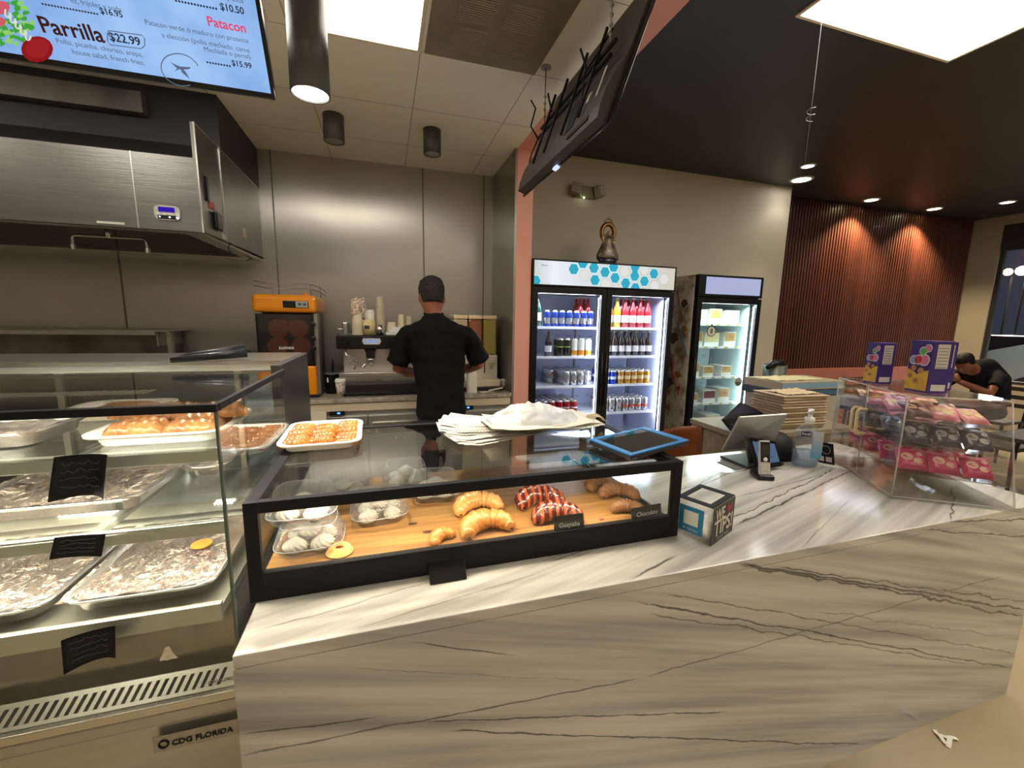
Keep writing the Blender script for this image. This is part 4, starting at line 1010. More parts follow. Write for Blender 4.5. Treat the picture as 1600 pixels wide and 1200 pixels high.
phone()
# ------------------------------------------------------------------ point-of-sale terminal seen from behind
def pos():
    TL, TR, BL, BR = at(1156, 653, Y=1.49), at(1231, 648, Y=1.42), at(1128, 705, Y=1.60), at(1206, 697, Y=1.55)
    c = Vector((1.74, 1.56, CT)); 
    t = thing('sales_terminal', 'silver point-of-sale terminal seen from behind with a small customer screen', 'sales terminal', c)
    ax = (TR - TL).normalized(); up = ((TL - BL) + (TR - BR)); up = (up - ax * up.dot(ax)).normalized(); n = ax.cross(up)
    w_ = (TR - TL).length; h_ = (TL - BL).length
    b = nb()
    def skew(u, v, d): return (BL * (1 - u) + BR * u) * (1 - v) + (TL * (1 - u) + TR * u) * v - n * d
    F = [[b.verts.new(skew(u, v, d)) for (u, v) in ((0, 0), (1, 0), (1, 1), (0, 1))] for d in (0, .012)]
    b.faces.new(F[0]); b.faces.new(F[1][::-1])
    for k in range(4): b.faces.new((F[0][k], F[0][(k + 1) % 4], F[1][(k + 1) % 4], F[1][k]))
    bmesh.ops.bevel(b, geom=b.edges[:], offset=.004, segments=2, profile=.5, affect='EDGES')
    sc = part('screen_housing', b, mat('silver aluminium', (.42, .40, .37), .38, .6), t)
    b = nb(); pts = [skew(.5 + .09 * x, .66 + .14 * y, -.0012) for x, y in ((-1, -1), (1, -1), (1, 1), (-1, 1), (-1, -1))]; tube(b, pts, .0022, 4); tube(b, [skew(.5 + .035 * x, .66 + .055 * y, -.0012) for x, y in ((-1, -1), (1, -1), (1, 1), (-1, 1), (-1, -1))], .0016, 4); part('square_emblem', b, BLACKP, sc)
    b = nb(); M0 = skew(.52, .12, 0); base = Vector((1.735, 1.535, CT + .012))
    tube(b, [skew(.38, .35, .0) , base + Vector((-.04, -.02, 0))], [(.02, .006), (.02, .006)], 6); tube(b, [skew(.75, .35, 0), base + Vector((.06, -.02, 0))], [(.02, .006), (.02, .006)], 6)
    part('stand_arm', b, mat('grey stand', (.16, .15, .14), .4, .5), t)
    b = nb(); box(b, 1.62, 1.85, 1.47, 1.64, CT + .001, CT + .014, .004); part('base', b, mat('dark base', (.05, .047, .045), .4), t)
    # customer-facing display leaning at the front
    A, B2, C2, D2 = at(1170, 684, Y=1.47), at(1212, 690, Y=1.46), at(1222, 728, Y=1.43), at(1186, 735, Y=1.43)
    b = nb(); f = [b.verts.new(p) for p in (A, B2, C2, D2)]; fb = [b.verts.new(p + Vector((.0, .02, .0))) for p in (A, B2, C2, D2)]
    b.faces.new(f); b.faces.new(fb[::-1])
    for k in range(4): b.faces.new((f[k], f[(k + 1) % 4], fb[(k + 1) % 4], fb[k]))
    cs = part('customer_display', b, BLACKP, t)
    b = nb(); g = lambda u, v: (A * (1 - u) + B2 * u) * (1 - v) + (D2 * (1 - u) + C2 * u) * v + Vector((0, -.0015, .0006))
    b.faces.new([b.verts.new(g(u, v)) for u, v in ((.08, .1), (.92, .1), (.93, .82), (.07, .82))]); part('display_glass', b, emis('display blue', srgb(92, 116, 146), .75), cs)
    b = nb()
    for v in (.3, .38, .6): tube(b, [g(.2, v) + Vector((0, -.001, 0)), g(.7, v + .02) + Vector((0, -.001, 0))], .0014, 4)
    part('display_lines', b, emis('display dark', srgb(40, 50, 70), .5), cs)
pos()
b = nb(); pts = [at(x, y, Z=CT + .002) for x, y in ((1120, 722), (1168, 708), (1198, 722), (1150, 734))]
prism(b, [(p.x, p.y) for p in pts], Vector((0, 0, CT + .001)), X_, Y_, Z_, .002); solo('counter_mat', b, mat('grey mat', srgb(120, 114, 98), .5), 'thin grey mat on the marble left of the sales terminal base', 'mat')
# ------------------------------------------------------------------ sanitizer bottle
def bottle():
    c = Vector((1.945, 1.445, CT + .0005)); 
    t = thing('sanitizer_bottle', 'large clear pump bottle of hand sanitizer, half full', 'bottle', c)
    def sh(prof, m, nm, n=28, sx=1, sy=.62, par=t):
        b = nb(); lathe(b, prof, n, c=(0, 0, 0), sx=sx, sy=sy); bmesh.ops.transform(b, matrix=Matrix.Translation(c) @ Matrix.Rotation(-.5, 4, 'Z'), verts=b.verts); return part(nm, b, m, par)
    sh([(0, .0), (.052, 0), (.058, .006), (.058, .15), (.052, .178), (.03, .198), (.018, .204), (.018, .215)], pane('bottle plastic', (.88, .92, .95), 1, .05, .10, (.62, .68, .76), ior=1.6), 'bottle_body')
    sh([(0, .003), (.05, .003), (.054, .008), (.054, .078), (0, .078)], pane('sanitizer gel', (.62, .72, .80), .9, .03, .25, (.45, .56, .68), ior=1.6), 'gel')
    sh([(.019, .212), (.020, .214), (.020, .240), (.012, .243), (.009, .243), (.009, .262)], WHITEP, 'pump_collar', sy=1)
    b = nb(); tube(b, [c + Vector((0, 0, .258)), c + Vector((0, 0, .282))], .012, 12); tube(b, [c + Vector((.01, 0, .276)), c + Vector((-.028, -.012, .274)), c + Vector((-.036, -.015, .268))], [.008, .006, .004], 10); part('pump_head', b, WHITEP, t)
    u = Vector((.88, -.48, 0)); n = Vector((-.48, -.88, 0))
    b = nb(); obox(b, c + n * .037 - u * .046 + Z_ * .155, u, Z_, n, .042, .024, .0006); lb = part('brand_label', b, mat('navy label', srgb(44, 44, 84), .45), t)
    text('label_lettering', 'Purell', c + n * .0384 - u * .043 + Z_ * .162, u, Z_, .036, WHITEP, lb, True)
    m, nt, out = nodes_of('blue fade label'); p = N(nt, 'BsdfPrincipled'); nt.links.new(p.outputs[0], out.inputs[0]); p.inputs['Roughness'].default_value = .4
    tc = N(nt, 'TexCoord'); sp = N(nt, 'SeparateXYZ'); nt.links.new(tc.outputs['Generated'], sp.inputs[0]); rp = N(nt, 'ValToRGB'); e = rp.color_ramp.elements
    e[0].color = c4(srgb(84, 168, 214)); e[1].position = .8; e[1].color = c4(srgb(196, 206, 216)); nt.links.new(sp.outputs[2], rp.inputs[0]); nt.links.new(rp.outputs[0], p.inputs['Base Color'])
    b = nb(); obox(b, c + n * .034 + u * .006 + Z_ * .05, u, Z_, n, .046, .13, .0006); part('back_label', b, m, t)
bottle()
def cardh():
    A, B2 = at(1277, 722, Z=CT), at(1298, 726, Z=CT); d = (B2 - A); d.z = 0; d.normalize(); up = Vector((0, .2, 1)).normalized(); n = d.cross(up)
    t = thing('contactless_sign', 'small black card sign with a white ring beside the sanitizer', 'sign', (A + B2) / 2)
    b = nb(); obox(b, A, d, up, n, .07, .105, .003); part('card', b, BLACKM, t)
    b = nb(); tube(b, [A + d * (.038 + .018 * math.cos(a)) + up * (.07 + .02 * math.sin(a)) + n * .0035 for a in [k * .4 for k in range(17)]], .0012, 4); part('printed_ring', b, mat('sign grey', (.45, .42, .38), .6), t)
    b = nb(); obox(b, A + d * .008 + up * .012 + n * .003, d, up, n, .02, .024, .001); obox(b, A + d * .036 + up * .012 + n * .003, d, up, n, .024, .024, .001); part('printed_square', b, mat('sign pale', (.55, .53, .48), .6), t)
cardh()
b = nb(); pts = [at(x, y, Z=CT + .002) for x, y in ((1222, 706), (1240, 700), (1330, 735), (1290, 728))]
prism(b, [(p.x, p.y) for p in pts], Vector((0, 0, CT + .0006)), X_, Y_, Z_, .0008); solo('receipt_paper', b, mat('receipt paper', (.82, .79, .72), .7), 'white receipt papers lying behind the sanitizer bottle', 'paper')
# ------------------------------------------------------------------ acrylic snack case
AC0 = Vector((1.925, 1.062, CT + .001)); AU = Vector((.846, -.534, 0)); AV = Vector((.534, .846, 0))
def acrylic():
    L, D, Hh, Lt = .385, .545, .415, .315
    t = thing('acrylic_display', 'clear acrylic countertop snack case with pale wooden door handles', 'display case', AC0 + AU * L / 2 + AV * D / 2)
    th = .005
    b = nb(); obox(b, AC0 - AU * .012 - AV * .012, AU, AV, Z_, L + .03, D + .024, .008, .002); part('base_plate', b, ACRYL, t)
    side = [(0, .008), (L, .008), (Lt, Hh), (0, Hh)]
    for nm, s in (('side_panel', 0), ('side_panel', D - th)):
        b = nb(); prism(b, side, AC0 + AV * s, AU, Z_, AV, th); part(nm, b, ACRYL, t)
    b = nb(); obox(b, AC0 + Z_ * Hh, AU, AV, Z_, Lt, D, th); part('top_panel', b, ACRYL, t)
    b = nb(); sl = (AU * (Lt - L) + Z_ * (Hh - .008)); sn = sl.normalized(); obox(b, AC0 + AU * L + Z_ * .008 + AV * th, AV, sn, AV.cross(sn), D - 2 * th, sl.length, .004); part('sloped_front', b, ACRYL, t)
    for k in range(2):
        b = nb(); obox(b, AC0 + AV * (th + k * (D / 2 - th)) + Z_ * .012, AV, Z_, -AU, D / 2 - th - .003, Hh - .02, .004); dr = part('door', b, ACRYL, t)
        b = nb(); y = D / 2 + (-.022 if k == 0 else .022); o = AC0 - AU * .004 + AV * y
        tube(b, [o + Z_ * .20, o + Z_ * .20 - AU * .028, o + Z_ * .21 - AU * .034, o + Z_ * .30 - AU * .034, o + Z_ * .31 - AU * .028, o + Z_ * .31], .007, 10); part('door_handle', b, mat('pale handle', srgb(224, 204, 158), .4), dr, 'pale wooden loop handle')
    # polished edges
    b = nb(); r = .0028
    for s in (0, D):
        q = [AC0 + AV * s + AU * u + Z_ * v for u, v in side]
        for i in range(4): tube(b, [q[i], q[(i + 1) % 4]], r, 6)
    for (u, v) in side: tube(b, [AC0 + AU * u + Z_ * v, AC0 + AU * u + Z_ * v + AV * D], r, 6)
    tube(b, [AC0 + AV * D / 2 + Z_ * .01, AC0 + AV * D / 2 + Z_ * Hh], r, 6)
    part('polished_edge', b, mat('acrylic edge glow', (.62, .60, .54), .12, 0, alpha=.5, spec=.9), t)
    levels = (.075, .185, .285)
    for z in levels:
        ln = L - (L - Lt) * z / Hh - .02
        tilt = Vector((AU.x, AU.y, -.06)).normalized()
        b = nb(); obox(b, AC0 + AU * .01 + AV * .012 + Z_ * (z + .03), tilt, AV, tilt.cross(AV), ln, D - .024, .004)
        obox(b, AC0 + AU * .01 + AV * .012 + Z_ * (z + .03) + tilt * (ln - .004), tilt, AV, tilt.cross(AV), .004, D - .024, .028)
        tube(b, [AC0 + AU * .01 + AV * .012 + Z_ * (z + .034), AC0 + AU * .01 + AV * .012 + Z_ * (z + .034) + tilt * ln], .002, 5)
        part('tray_shelf', b, ACRYL, t)
    return levels
LV = acrylic()
def snack_pack(name, m, m2, w_=.10, d_=.12, h_=.022):
    t = thing(name, 'x', 'snack', (0, 0, 0), world=False); b = nb()
    def fn(u, v):
        e = min(u, 1 - u) * 2; f = min(v, 1 - v) * 2
        return Vector(((u - .5) * w_, (v - .5) * d_, h_ * .5 + h_ * .5 * min(1, e * 3) ** .6 * min(1, f * 3) ** .6 + .002 * noise.noise(Vector((u * 9, v * 9, w_ * 50)))))
    grid(b, 14, 12, fn); grid(b, 14, 12, lambda u, v: Vector((fn(u, v).x, fn(u, v).y, h_ - fn(u, v).z))); part('wrapper', b, m, t)
    b = nb()
    for (x, y, r, a) in ((-.2, .05, .22, .4), (.15, -.1, .18, 0), (.22, .22, .12, .7)):
        pts = [fn(.5 + x + r * math.cos(k * .7 + a) * .9, .5 + y + r * math.sin(k * .7 + a) * .8) + Vector((0, 0, .0012)) for k in range(9)]; b.faces.new([b.verts.new(p) for p in pts])
    part('printed_picture', b, m2, t)
    return t
PKM = mat('pink wrapper', srgb(206, 44, 104), .3, 0, srgb(150, 24, 70), 12, (1, 1, 1), .2, 30); PPM = mat('plum wrapper', srgb(58, 34, 62), .28, 0, srgb(34, 26, 48), 8, (1, 1, 1), .2, 30); RDM = mat('dark red wrapper', srgb(96, 30, 34), .3, 0, srgb(60, 22, 30), 8)
CRM = mat('cream print', srgb(222, 192, 168), .45, 0, srgb(196, 120, 120), 30); GDM = mat('gold print', srgb(196, 170, 92), .4)
GRM = mat('grey print', srgb(150, 144, 146), .45)
PA, PB, PC, PD = (Proto(snack_pack('snack_packet', PKM, CRM)), Proto(snack_pack('snack_packet', PPM, GRM)), Proto(snack_pack('snack_packet', RDM, CRM)), Proto(snack_pack('snack_packet', mat('pale pink wrapper', srgb(216, 150, 150), .35, 0, srgb(176, 70, 92), 16), GDM)))
tilt = -math.atan(.06)
def pack(P, lv, u, v, label, group, sc=1, rz=0, up=0, lean=1.0):
    z = LV[lv] + .036 - .06 * u + up; p = AC0 + AU * u + AV * v + Z_ * z
    base = Matrix((AU, AV, Z_)).transposed() @ Matrix.Rotation(-tilt, 3, 'Y') @ Matrix.Rotation(rz, 3, 'Z') @ Matrix.Rotation(lean, 3, 'X')
    P.put(p + Z_ * (.046 * math.sin(lean)), None, label, group, sc=sc, rot=base.to_euler())
rnd = random.Random(5)
for j in range(4):
    for i in range(3):
        pack(PA, 0, .075 + i * .105, .07 + j * .12, 'bright pink snack packet on the bottom tray of the acrylic case', 'pink snack packets', sc=(1.05, .74, 1.2), rz=rnd.uniform(-.15, .15), lean=.95)
        pack(PB, 1, .070 + i * .10, .07 + j * .12, 'dark plum snack packet with grey print on the middle tray of the acrylic case', 'plum snack packets', sc=(1.0, .74, 1.2), rz=rnd.uniform(-.15, .15), lean=.9)
        pale = (i + j) % 3
        pack(PD if pale else PC, 2, .065 + i * .088, .07 + j * .12, 'pale pink snack packet heaped on the top tray of the acrylic case' if pale else 'dark red snack packet among pale ones on the top tray of the acrylic case', 'pale packets on the top tray' if pale else 'dark red packets on the top tray', sc=(.95, .72, 1.1), rz=rnd.uniform(-.3, .3), up=.004 * rnd.random(), lean=.5)
# purple snack cartons on the roof of the acrylic case
def carton(u, v, rz, w_, d_, h_, label):
    p = AC0 + AU * u + AV * v + Z_ * (.415 + .006)
    t = thing('snack_carton', label, 'carton', p, rz, world=False)
    b = nb(); box(b, -w_ / 2, w_ / 2, -d_ / 2, d_ / 2, 0, h_, .002); body = part('carton_body', b, mat('purple carton', srgb(62, 38, 120), .38), t)
    Yv = Vector((0, -1, 0)); o = Vector((-w_ / 2, -d_ / 2 - .0006, 0))
    b = nb(); prism(b, [(0, .0), (w_ * .96, .0), (w_ * .96, h_ * .40), (w_ * .6, h_ * .36), (w_ * .5, h_ * .30), (w_ * .3, h_ * .36), (w_ * .05, h_ * .40)], o + Z_ * h_ * .04, X_, Z_, Yv, .0006); part('yellow_picture', b, mat('yellow print', srgb(228, 190, 66), .45, 0, srgb(206, 150, 60), 25), body)
    b = nb()
    for (x, z, r, mi) in ((.24, .62, .15, 0), (.44, .63, .16, 1), (.70, .63, .19, 2), (.60, .80, .14, 3), (.80, .86, .13, 2)):
        prism(b, [((x + 1.25 * r * math.cos(k * .5)) * w_, z * h_ + 1.25 * r * w_ * 1.1 * math.sin(k * .5)) for k in range(12)], o, X_, Z_, Yv, .0008, 4)
    for (x, z, r, mi) in ((.24, .62, .15, 0), (.44, .63, .16, 1), (.70, .63, .19, 2), (.60, .80, .14, 3), (.80, .86, .13, 2)):
        prism(b, [((x + r * math.cos(k * .5)) * w_, z * h_ + r * w_ * 1.1 * math.sin(k * .5)) for k in range(12)], o - Vector((0, .0009, 0)), X_, Z_, Yv, .0006, mi)
    part('bubble_emblem', b, [mat('print sky', srgb(140, 160, 200), .4), mat('print red', srgb(206, 50, 60), .4), mat('print pink', srgb(216, 120, 160), .4), mat('print green', srgb(90, 180, 90), .4), mat('print white', srgb(220, 215, 225), .4)], body)
    b = nb()
    for (x, z, r) in ((.3, .46, .13), (.62, .42, .14), (.2, .30, .1), (.45, .22, .12)):
        prism(b, [((x + r * math.cos(k * .6)) * w_, z * h_ + r * w_ * math.sin(k * .6)) for k in range(10)], o - Vector((0, .0008, 0)), X_, Z_, Yv, .0006)
    part('snack_picture', b, mat('cookie print', srgb(196, 146, 78), .5, 0, srgb(150, 96, 60), 40), body)
    b = nb(); q = Vector((w_ / 2 + .0006, -d_ / 2, 0)); obox(b, q + Y_ * d_ * .2 + Z_ * h_ * .48, Y_, Z_, X_, d_ * .6, h_ * .46, .0005); obox(b, q + Y_ * d_ * .15 + Z_ * h_ * .05, Y_, Z_, X_, d_ * .7, h_ * .12, .0005); sd = part('nutrition_panel', b, mat('panel print', srgb(206, 200, 190), .5), body)
    b = nb()
    for k in range(7): obox(b, q + Y_ * d_ * .24 + Z_ * (h_ * .5 + k * h_ * .06) + X_ * .0006, Y_, Z_, X_, d_ * .5, .002, .0004)
    part('printed_lines', b, mat('print ink', (.06, .05, .06), .6), sd)
b0 = math.atan2(AU.y, AU.x)
carton(.062, .345, -1.85, .070, .070, .185, 'purple snack carton nearer the slatted wall, alone on the left of the acrylic case roof')
carton(.115, .115, -1.85, .092, .082, .205, 'larger purple snack carton with yellow picture at the front of the acrylic case roof')
carton(.200, .20, -1.85, .055, .07, .20, 'purple snack carton mostly hidden behind the larger one')
# ------------------------------------------------------------------ glass-door fridges
def can_proto(name, r, h, body, cat, band=None, bz=(.3, .6)):
    b = nb(); pr = [(0, .002), (r * .78, 0), (r, .008)]
    if band: pr += [(r, h * bz[0], 1), (r, h * bz[1], 0)]
    pr += [(r, h - .014, 2), (r * .82, h - .002, 2), (r * .80, h - .001, 2), (r * .76, h - .005, 2), (0, h - .005)]
    pr = [(q[0], q[1], q[2] if len(q) > 2 else 0) for q in pr]
    lathe(b, pr, 16)
    o = part(name, b, [body, band or body, mat('can lid', (.7, .7, .7), .25, .9)]); o['category'] = cat
    return Proto(o)
def bottle_proto(name, r, h, glass, liquid_top, cap, label_m, cat):
    t = thing(name, 'x', cat, (0, 0, 0), world=False)
    b = nb(); lathe(b, [(0, 0), (r, .002), (r, h * .5), (r * .9, h * .6), (r * .42, h * .78), (r * .36, h * .95), (r * .36, h * .955)], 16); part('bottle_body', b, glass, t)
    b = nb(); lathe(b, [(r * .42, h * .95), (r * .42, h), (0, h)], 12); part('cap', b, cap, t)
    b = nb(); lathe(b, [(r * 1.01, h * .18), (r * 1.01, h * .42)], 16); part('label', b, label_m, t)
    return Proto(t)
LEDW = (.80, .88, 1.0)
KF = 1.2153
def fz(z): return 1.55 + (z - 1.55) * KF
def fridge(x0, x1, y0, z1, zs, doors, shelves, side=None, yd=.66, label='', sign_h=.19, foot=.10, tint=(.56, .62, .86), ledc=LEDW):
    t = thing('glass_door_fridge', label, 'fridge', ((x0 + x1) / 2, y0 + yd / 2, 0)); y1 = y0 + yd
    b = nb(); th = .04
    box(b, x0, x0 + th, y0, y1, 0, z1, .003); box(b, x1 - th, x1, y0, y1, 0, z1, .003); box(b, x0 + th, x1 - th, y0, y1, z1 - .02, z1); box(b, x0 + th, x1 - th, y1 - .03, y1, 0, z1 - .02); box(b, x0 + th, x1 - th, y0, y1 - .03, 0, .30)
    box(b, x0 + th, x1 - th, y0 + .05, y1 - .03, zs + .0, zs + .03)
    part('cabinet', b, BLACKP, t)
    b = nb(); xi0, xi1 = x0 + th + .001, x1 - th - .001
    box(b, xi0, xi0 + .006, y0 + .06, y1 - .04, .31, zs - .001); box(b, xi1 - .006, xi1, y0 + .06, y1 - .04, .31, zs - .001); box(b, xi0 + .006, xi1 - .006, y1 - .046, y1 - .04, .31, zs - .001); box(b, xi0 + .006, xi1 - .006, y0 + .06, y1 - .046, .301, .31)
    liner = mat('fridge liner %.2f' % tint[0], tint, .35)
    part('liner', b, liner, t)
    b = nb(); rnd = random.Random(3)
    for z in [.5 + k * .11 for k in range(11)]:
        x = x0 + .12
        while x < x1 - .1: box(b, x, x + .045, y1 - .048, y1 - .0462, z, z + .006); x += .13
    part('wall_slots', b, mat('slot grey', (.12, .13, .17), .6), t)
    for z in shelves:
        b = nb(); box(b, xi0 + .01, xi1 - .01, y0 + .10, y1 - .05, z - .012, z - .002); box(b, xi0 + .01, xi1 - .01, y0 + .09, y0 + .10, z - .02, z + .004, .001); part('shelf', b, mat('white shelf', (.72, .75, .85), .4), t)
    b = nb()
    for k, x in enumerate([x0 + .065, x1 - .065] + ([(x0 + x1) / 2] if doors == 2 else [])):
        box(b, x - .006, x + .006, y1 - .075, y1 - .05, .4, zs - .05)
    part('shelf_post', b, mat('post grey', (.3, .31, .36), .5), t)
    # doors
    wd = (x1 - x0) / doors
    for k in range(doors):
        a0, a1 = x0 + k * wd + .002, x0 + (k + 1) * wd - .002
        b = nb(); frame_bars(b, a0, a1, .12, zs + .03, y0 - .045, y0 - .005, .055, .004, tt=.055)
        d = part('door', b, BLACKP, t)
        b = nb(); box(b, a0 + .05, a1 - .05, y0 - .028, y0 - .022, .17, zs - .02); part('door_glass', b, pane('fridge glass', (.93, .95, .97), 1, .02, ior=1.35), d)
        b = nb(); hx = a1 - .012 if (doors == 1 or k == 0) else a0 + .012
        tube(b, [(a1 - .02 if doors == 2 and k == 0 else a0 + .02, y0 - .052, 1.0 + q) for q in (-.25, .25)], .008, 8) ; part('handle', b, BLACKP, d)
        b = nb(); xl = a1 - .066 
        z = .40
        while z < zs - .05: box(b, xl - .004, xl + .003, y0 - .018, y0 - .012, z, z + .011); z += .018
        part('led_strip', b, emis('fridge led', (.88, .94, 1), 9), d)
        area(a1 - .07, y0 + .02, (zs + .4) / 2, 1.1, .05, 7 * 1, ledc, (0, PI / 2, 0) if False else (PI / 2, 0, 0)) if False else None
        area((a0 + a1) / 2, y0 + .04, zs - .03, wd * .8, .06, 2.0, ledc, (-.35, 0, 0))
        l = area(a1 - .075, y0 + .03, (zs + .35) / 2, 1.0, .04, .8, ledc, (0, 0, 0)); l.rotation_euler = Matrix((Vector((0, 0, -1)), Vector((.8, -.6, 0)).normalized().cross(Vector((0, 0, -1))) * -1, Vector((.75, -.65, 0)).normalized())).transposed().to_euler()
    return t
F1 = (1.243, 2.717, 3.50)
f1 = fridge(F1[0], F1[1], F1[2] + .045, fz(1.985), fz(1.765), 2, tuple(fz(z) for z in (1.50, 1.27, 1.035, .80, .56)), label='tall black two-door drinks fridge with turquoise hexagon sign')
# illuminated header of the drinks fridge
hx0, hx1, hz0, hz1 = F1[0], F1[1], fz(1.795), fz(1.985); hy = F1[2]
b = nb(); box(b, hx0, hx1, hy + .004, hy + .044, hz0, hz1, .002); frame_bars(b, hx0, hx1, hz0, hz1, hy - .004, hy + .004, .014); hd = part('header_box', b, BLACKP, f1)
b = nb(); box(b, hx0 + .014, hx1 - .014, hy + .001, hy + .0035, hz0 + .014, hz1 - .014)
m, nt, out = nodes_of('lit header'); e = N(nt, 'Emission'); e.inputs[1].default_value = 1.0 * DISP; tc = N(nt, 'TexCoord'); sp = N(nt, 'SeparateXYZ'); nt.links.new(tc.outputs['Generated'], sp.inputs[0])
rp = N(nt, 'ValToRGB'); el = rp.color_ramp.elements; el[0].color = c4(srgb(205, 208, 205)); el[1].position = 1; el[1].color = c4(srgb(212, 206, 190)); q = el.new(.12); q.color = c4(srgb(235, 242, 250)); q = el.new(.35); q.color = c4(srgb(222, 226, 228)); nt.links.new(sp.outputs[0], rp.inputs[0]); nt.links.new(rp.outputs[0], e.inputs[0]); nt.links.new(e.outputs[0], out.inputs[0])
face = part('lit_face', b, m, hd)
HXN = [emis('hex turquoise', srgb(56, 170, 196), 1.0), emis('hex pale', srgb(226, 226, 222), 1), emis('hex line', srgb(150, 160, 160), .9), emis('hex border', srgb(214, 250, 255), 1.05)]
HO = Vector((hx0 + .014, hy + .001, hz0 + .014)); HW, HH = hx1 - hx0 - .028, hz1 - hz0 - .028
def clip_poly(P, x0, x1, y0, y1):
    for ax, lim, s in ((0, x0, 1), (0, x1, -1), (1, y0, 1), (1, y1, -1)):
        Q = []
        for i in range(len(P)):
            a, c = P[i], P[(i + 1) % len(P)]; ia, ic = (a[ax] - lim) * s >= 0, (c[ax] - lim) * s >= 0
            if ia: Q.append(a)
            if ia != ic:
                t_ = (lim - a[ax]) / (c[ax] - a[ax]); Q.append((a[0] + (c[0] - a[0]) * t_, a[1] + (c[1] - a[1]) * t_))
        P = Q
        if not P: return P
    return P
hexes = [(510, 203, 0), (605, 140, 0), (720, 190, 0), (730, 318, 0), (835, 235, 0), (925, 180, 0), (940, 295, 0), (1050, 350, 0), (1145, 275, 0), (1148, 180, 0), (1150, 400, 0), (1245, 330, 0), (1345, 252, 0), (110, 325, 0), (620, 270, 1), (1040, 225, 1), (1245, 210, 1), (1350, 380, 1), (1450, 310, 1), (840, 360, 1), (950, 420, 1), (215, 400, 1)]
b = nb(); b2 = nb(); b3 = nb()
for (zx, zy, k) in hexes:
    p = at(820 + zx / 6.667, 390 + zy / 6.667, Y=hy + .001); cx, cz = p.x - HO.x, p.z - HO.z; R = .0555
    for rr, mi, lift, bb in ((R, 3 if k == 0 else 2, .0004, b), (R - (.005 if k == 0 else .0015), k, .0008, b)):
        P = clip_poly([(cx + rr * math.cos(a), cz + rr * math.sin(a)) for a in [j * PI / 3 + PI / 6 + PI / 6 for j in range(6)]], 0, HW, 0, HH)
        if len(P) > 2: prism(bb, P, HO - Y_ * lift, X_, Z_, -Y_, .0003, mi)
b2.free(); b3.free()
part('hexagon_pattern', b, HXN, face)
text('header_lettering', 'Mimet', at(846, 415.5, Y=hy), X_, Z_, .06, emis('hdr ink', (.12, .13, .13), 1), face)
area((hx0 + hx1) / 2, hy - .012, (hz0 + hz1) / 2, HW, HH, 2.0, (.9, .97, 1), (-PI / 2, 0, 0)) if False else None
# drinks
SIL = mat('silver can', (.55, .56, .58), .25, .85)
cans = dict(
    energy=can_proto('energy_can', .0265, .135, mat('blue can', srgb(30, 60, 150), .25, .5), 'drink can', SIL, (.2, .55)),
    tallw=can_proto('tall_can', .0285, .150, mat('white can', srgb(226, 226, 222), .3, .2), 'drink can', mat('orange can', srgb(226, 150, 50), .3, .3), (.0701, .34)),
    talld=can_proto('tall_can', .0285, .150, mat('dark green can', srgb(26, 34, 30), .25, .4), 'drink can', mat('lime print', srgb(150, 190, 90), .3), (.5, .56)),
    silver=can_proto('silver_can', .0305, .122, SIL, 'drink can', mat('grey print', srgb(160, 168, 178), .3, .4), (.35, .7)),
    gold=can_proto('gold_can', .0305, .122, mat('gold can', srgb(206, 150, 60), .25, .6), 'drink can', mat('cream print2', srgb(232, 214, 170), .35, .2), (.35, .6)),
    blue=can_proto('blue_can', .0305, .122, mat('royal can', srgb(36, 70, 190), .25, .4), 'drink can', mat('white print', srgb(214, 222, 236), .35), (.35, .55)),
    red=can_proto('red_can', .0305, .122, mat('red can', srgb(178, 26, 48), .25, .4), 'drink can', mat('white print', srgb(214, 222, 236), .35), (.42, .52)),
    mixed=can_proto('silver_red_can', .0305, .122, SIL, 'drink can', mat('red print', srgb(190, 90, 80), .3, .2), (.3, .5)))
def row(P, xs, y0, ny, dy, z, label, group, ysh=0):
    xs = [x * KF for x in xs]; dy = dy * 1.17; z = fz(z)
    rnd = random.Random(int(xs[0] * 1000))
    for i, x in enumerate(xs):
        for j in range(ny):
            P.put((x + rnd.uniform(-.002, .002), y0 + j * dy + ysh * i, z - .0015), rnd.uniform(0, 6), label, group, sc=1.16)
def lin(a, d, n): return [a + d * k for k in range(n)]
fy = F1[2] + .045 + .15
row(cans['energy'], lin(1.205, .062, 7), fy, 1, .06, 1.50, 'slim blue and silver can in the row on the top left fridge shelf', 'energy cans')
row(cans['talld'], lin(1.325, .06, 2), fy, 2, .062, 1.27, 'tall dark green can on the second left shelf of the drinks fridge', 'tall green cans')
row(cans['tallw'], lin(1.445, .062, 3), fy, 2, .062, 1.27, 'tall white can with orange foot on the second left shelf of the drinks fridge', 'tall white cans')
row(cans['silver'], lin(1.385, .064, 4), fy, 5, .064, 1.035, 'silver can in the diagonal block on the third left shelf of the drinks fridge', 'silver cans')
row(cans['silver'], lin(1.30, .064, 1), fy + .16, 3, .064, 1.035, 'silver can at the back left of the third left shelf', 'back silver cans')
row(cans['blue'], lin(1.142, .064, 2), fy, 5, .064, .80, 'blue can at the left end of the lowest visible left shelf', 'blue cans')
row(cans['red'], lin(1.27, .064, 4), fy, 5, .064, .80, 'red can on the lowest visible left shelf of the drinks fridge', 'red cans')
row(cans['blue'], lin(1.745, .064, 2), fy, 4, .064, 1.035, 'blue and white can at the left of the third right shelf', 'blue cans on the right')
row(cans['gold'], lin(1.88, .064, 5), fy, 4, .064, 1.035, 'golden can on the third right shelf of the drinks fridge', 'gold cans')
row(cans['silver'], lin(1.745, .064, 3), fy, 4, .064, .80, 'silver can on the lowest right shelf of the drinks fridge', 'silver cans low right')
row(cans['mixed'], lin(1.94, .064, 4), fy, 4, .064, .80, 'silver and red can on the lowest right shelf of the drinks fridge', 'silver red cans')
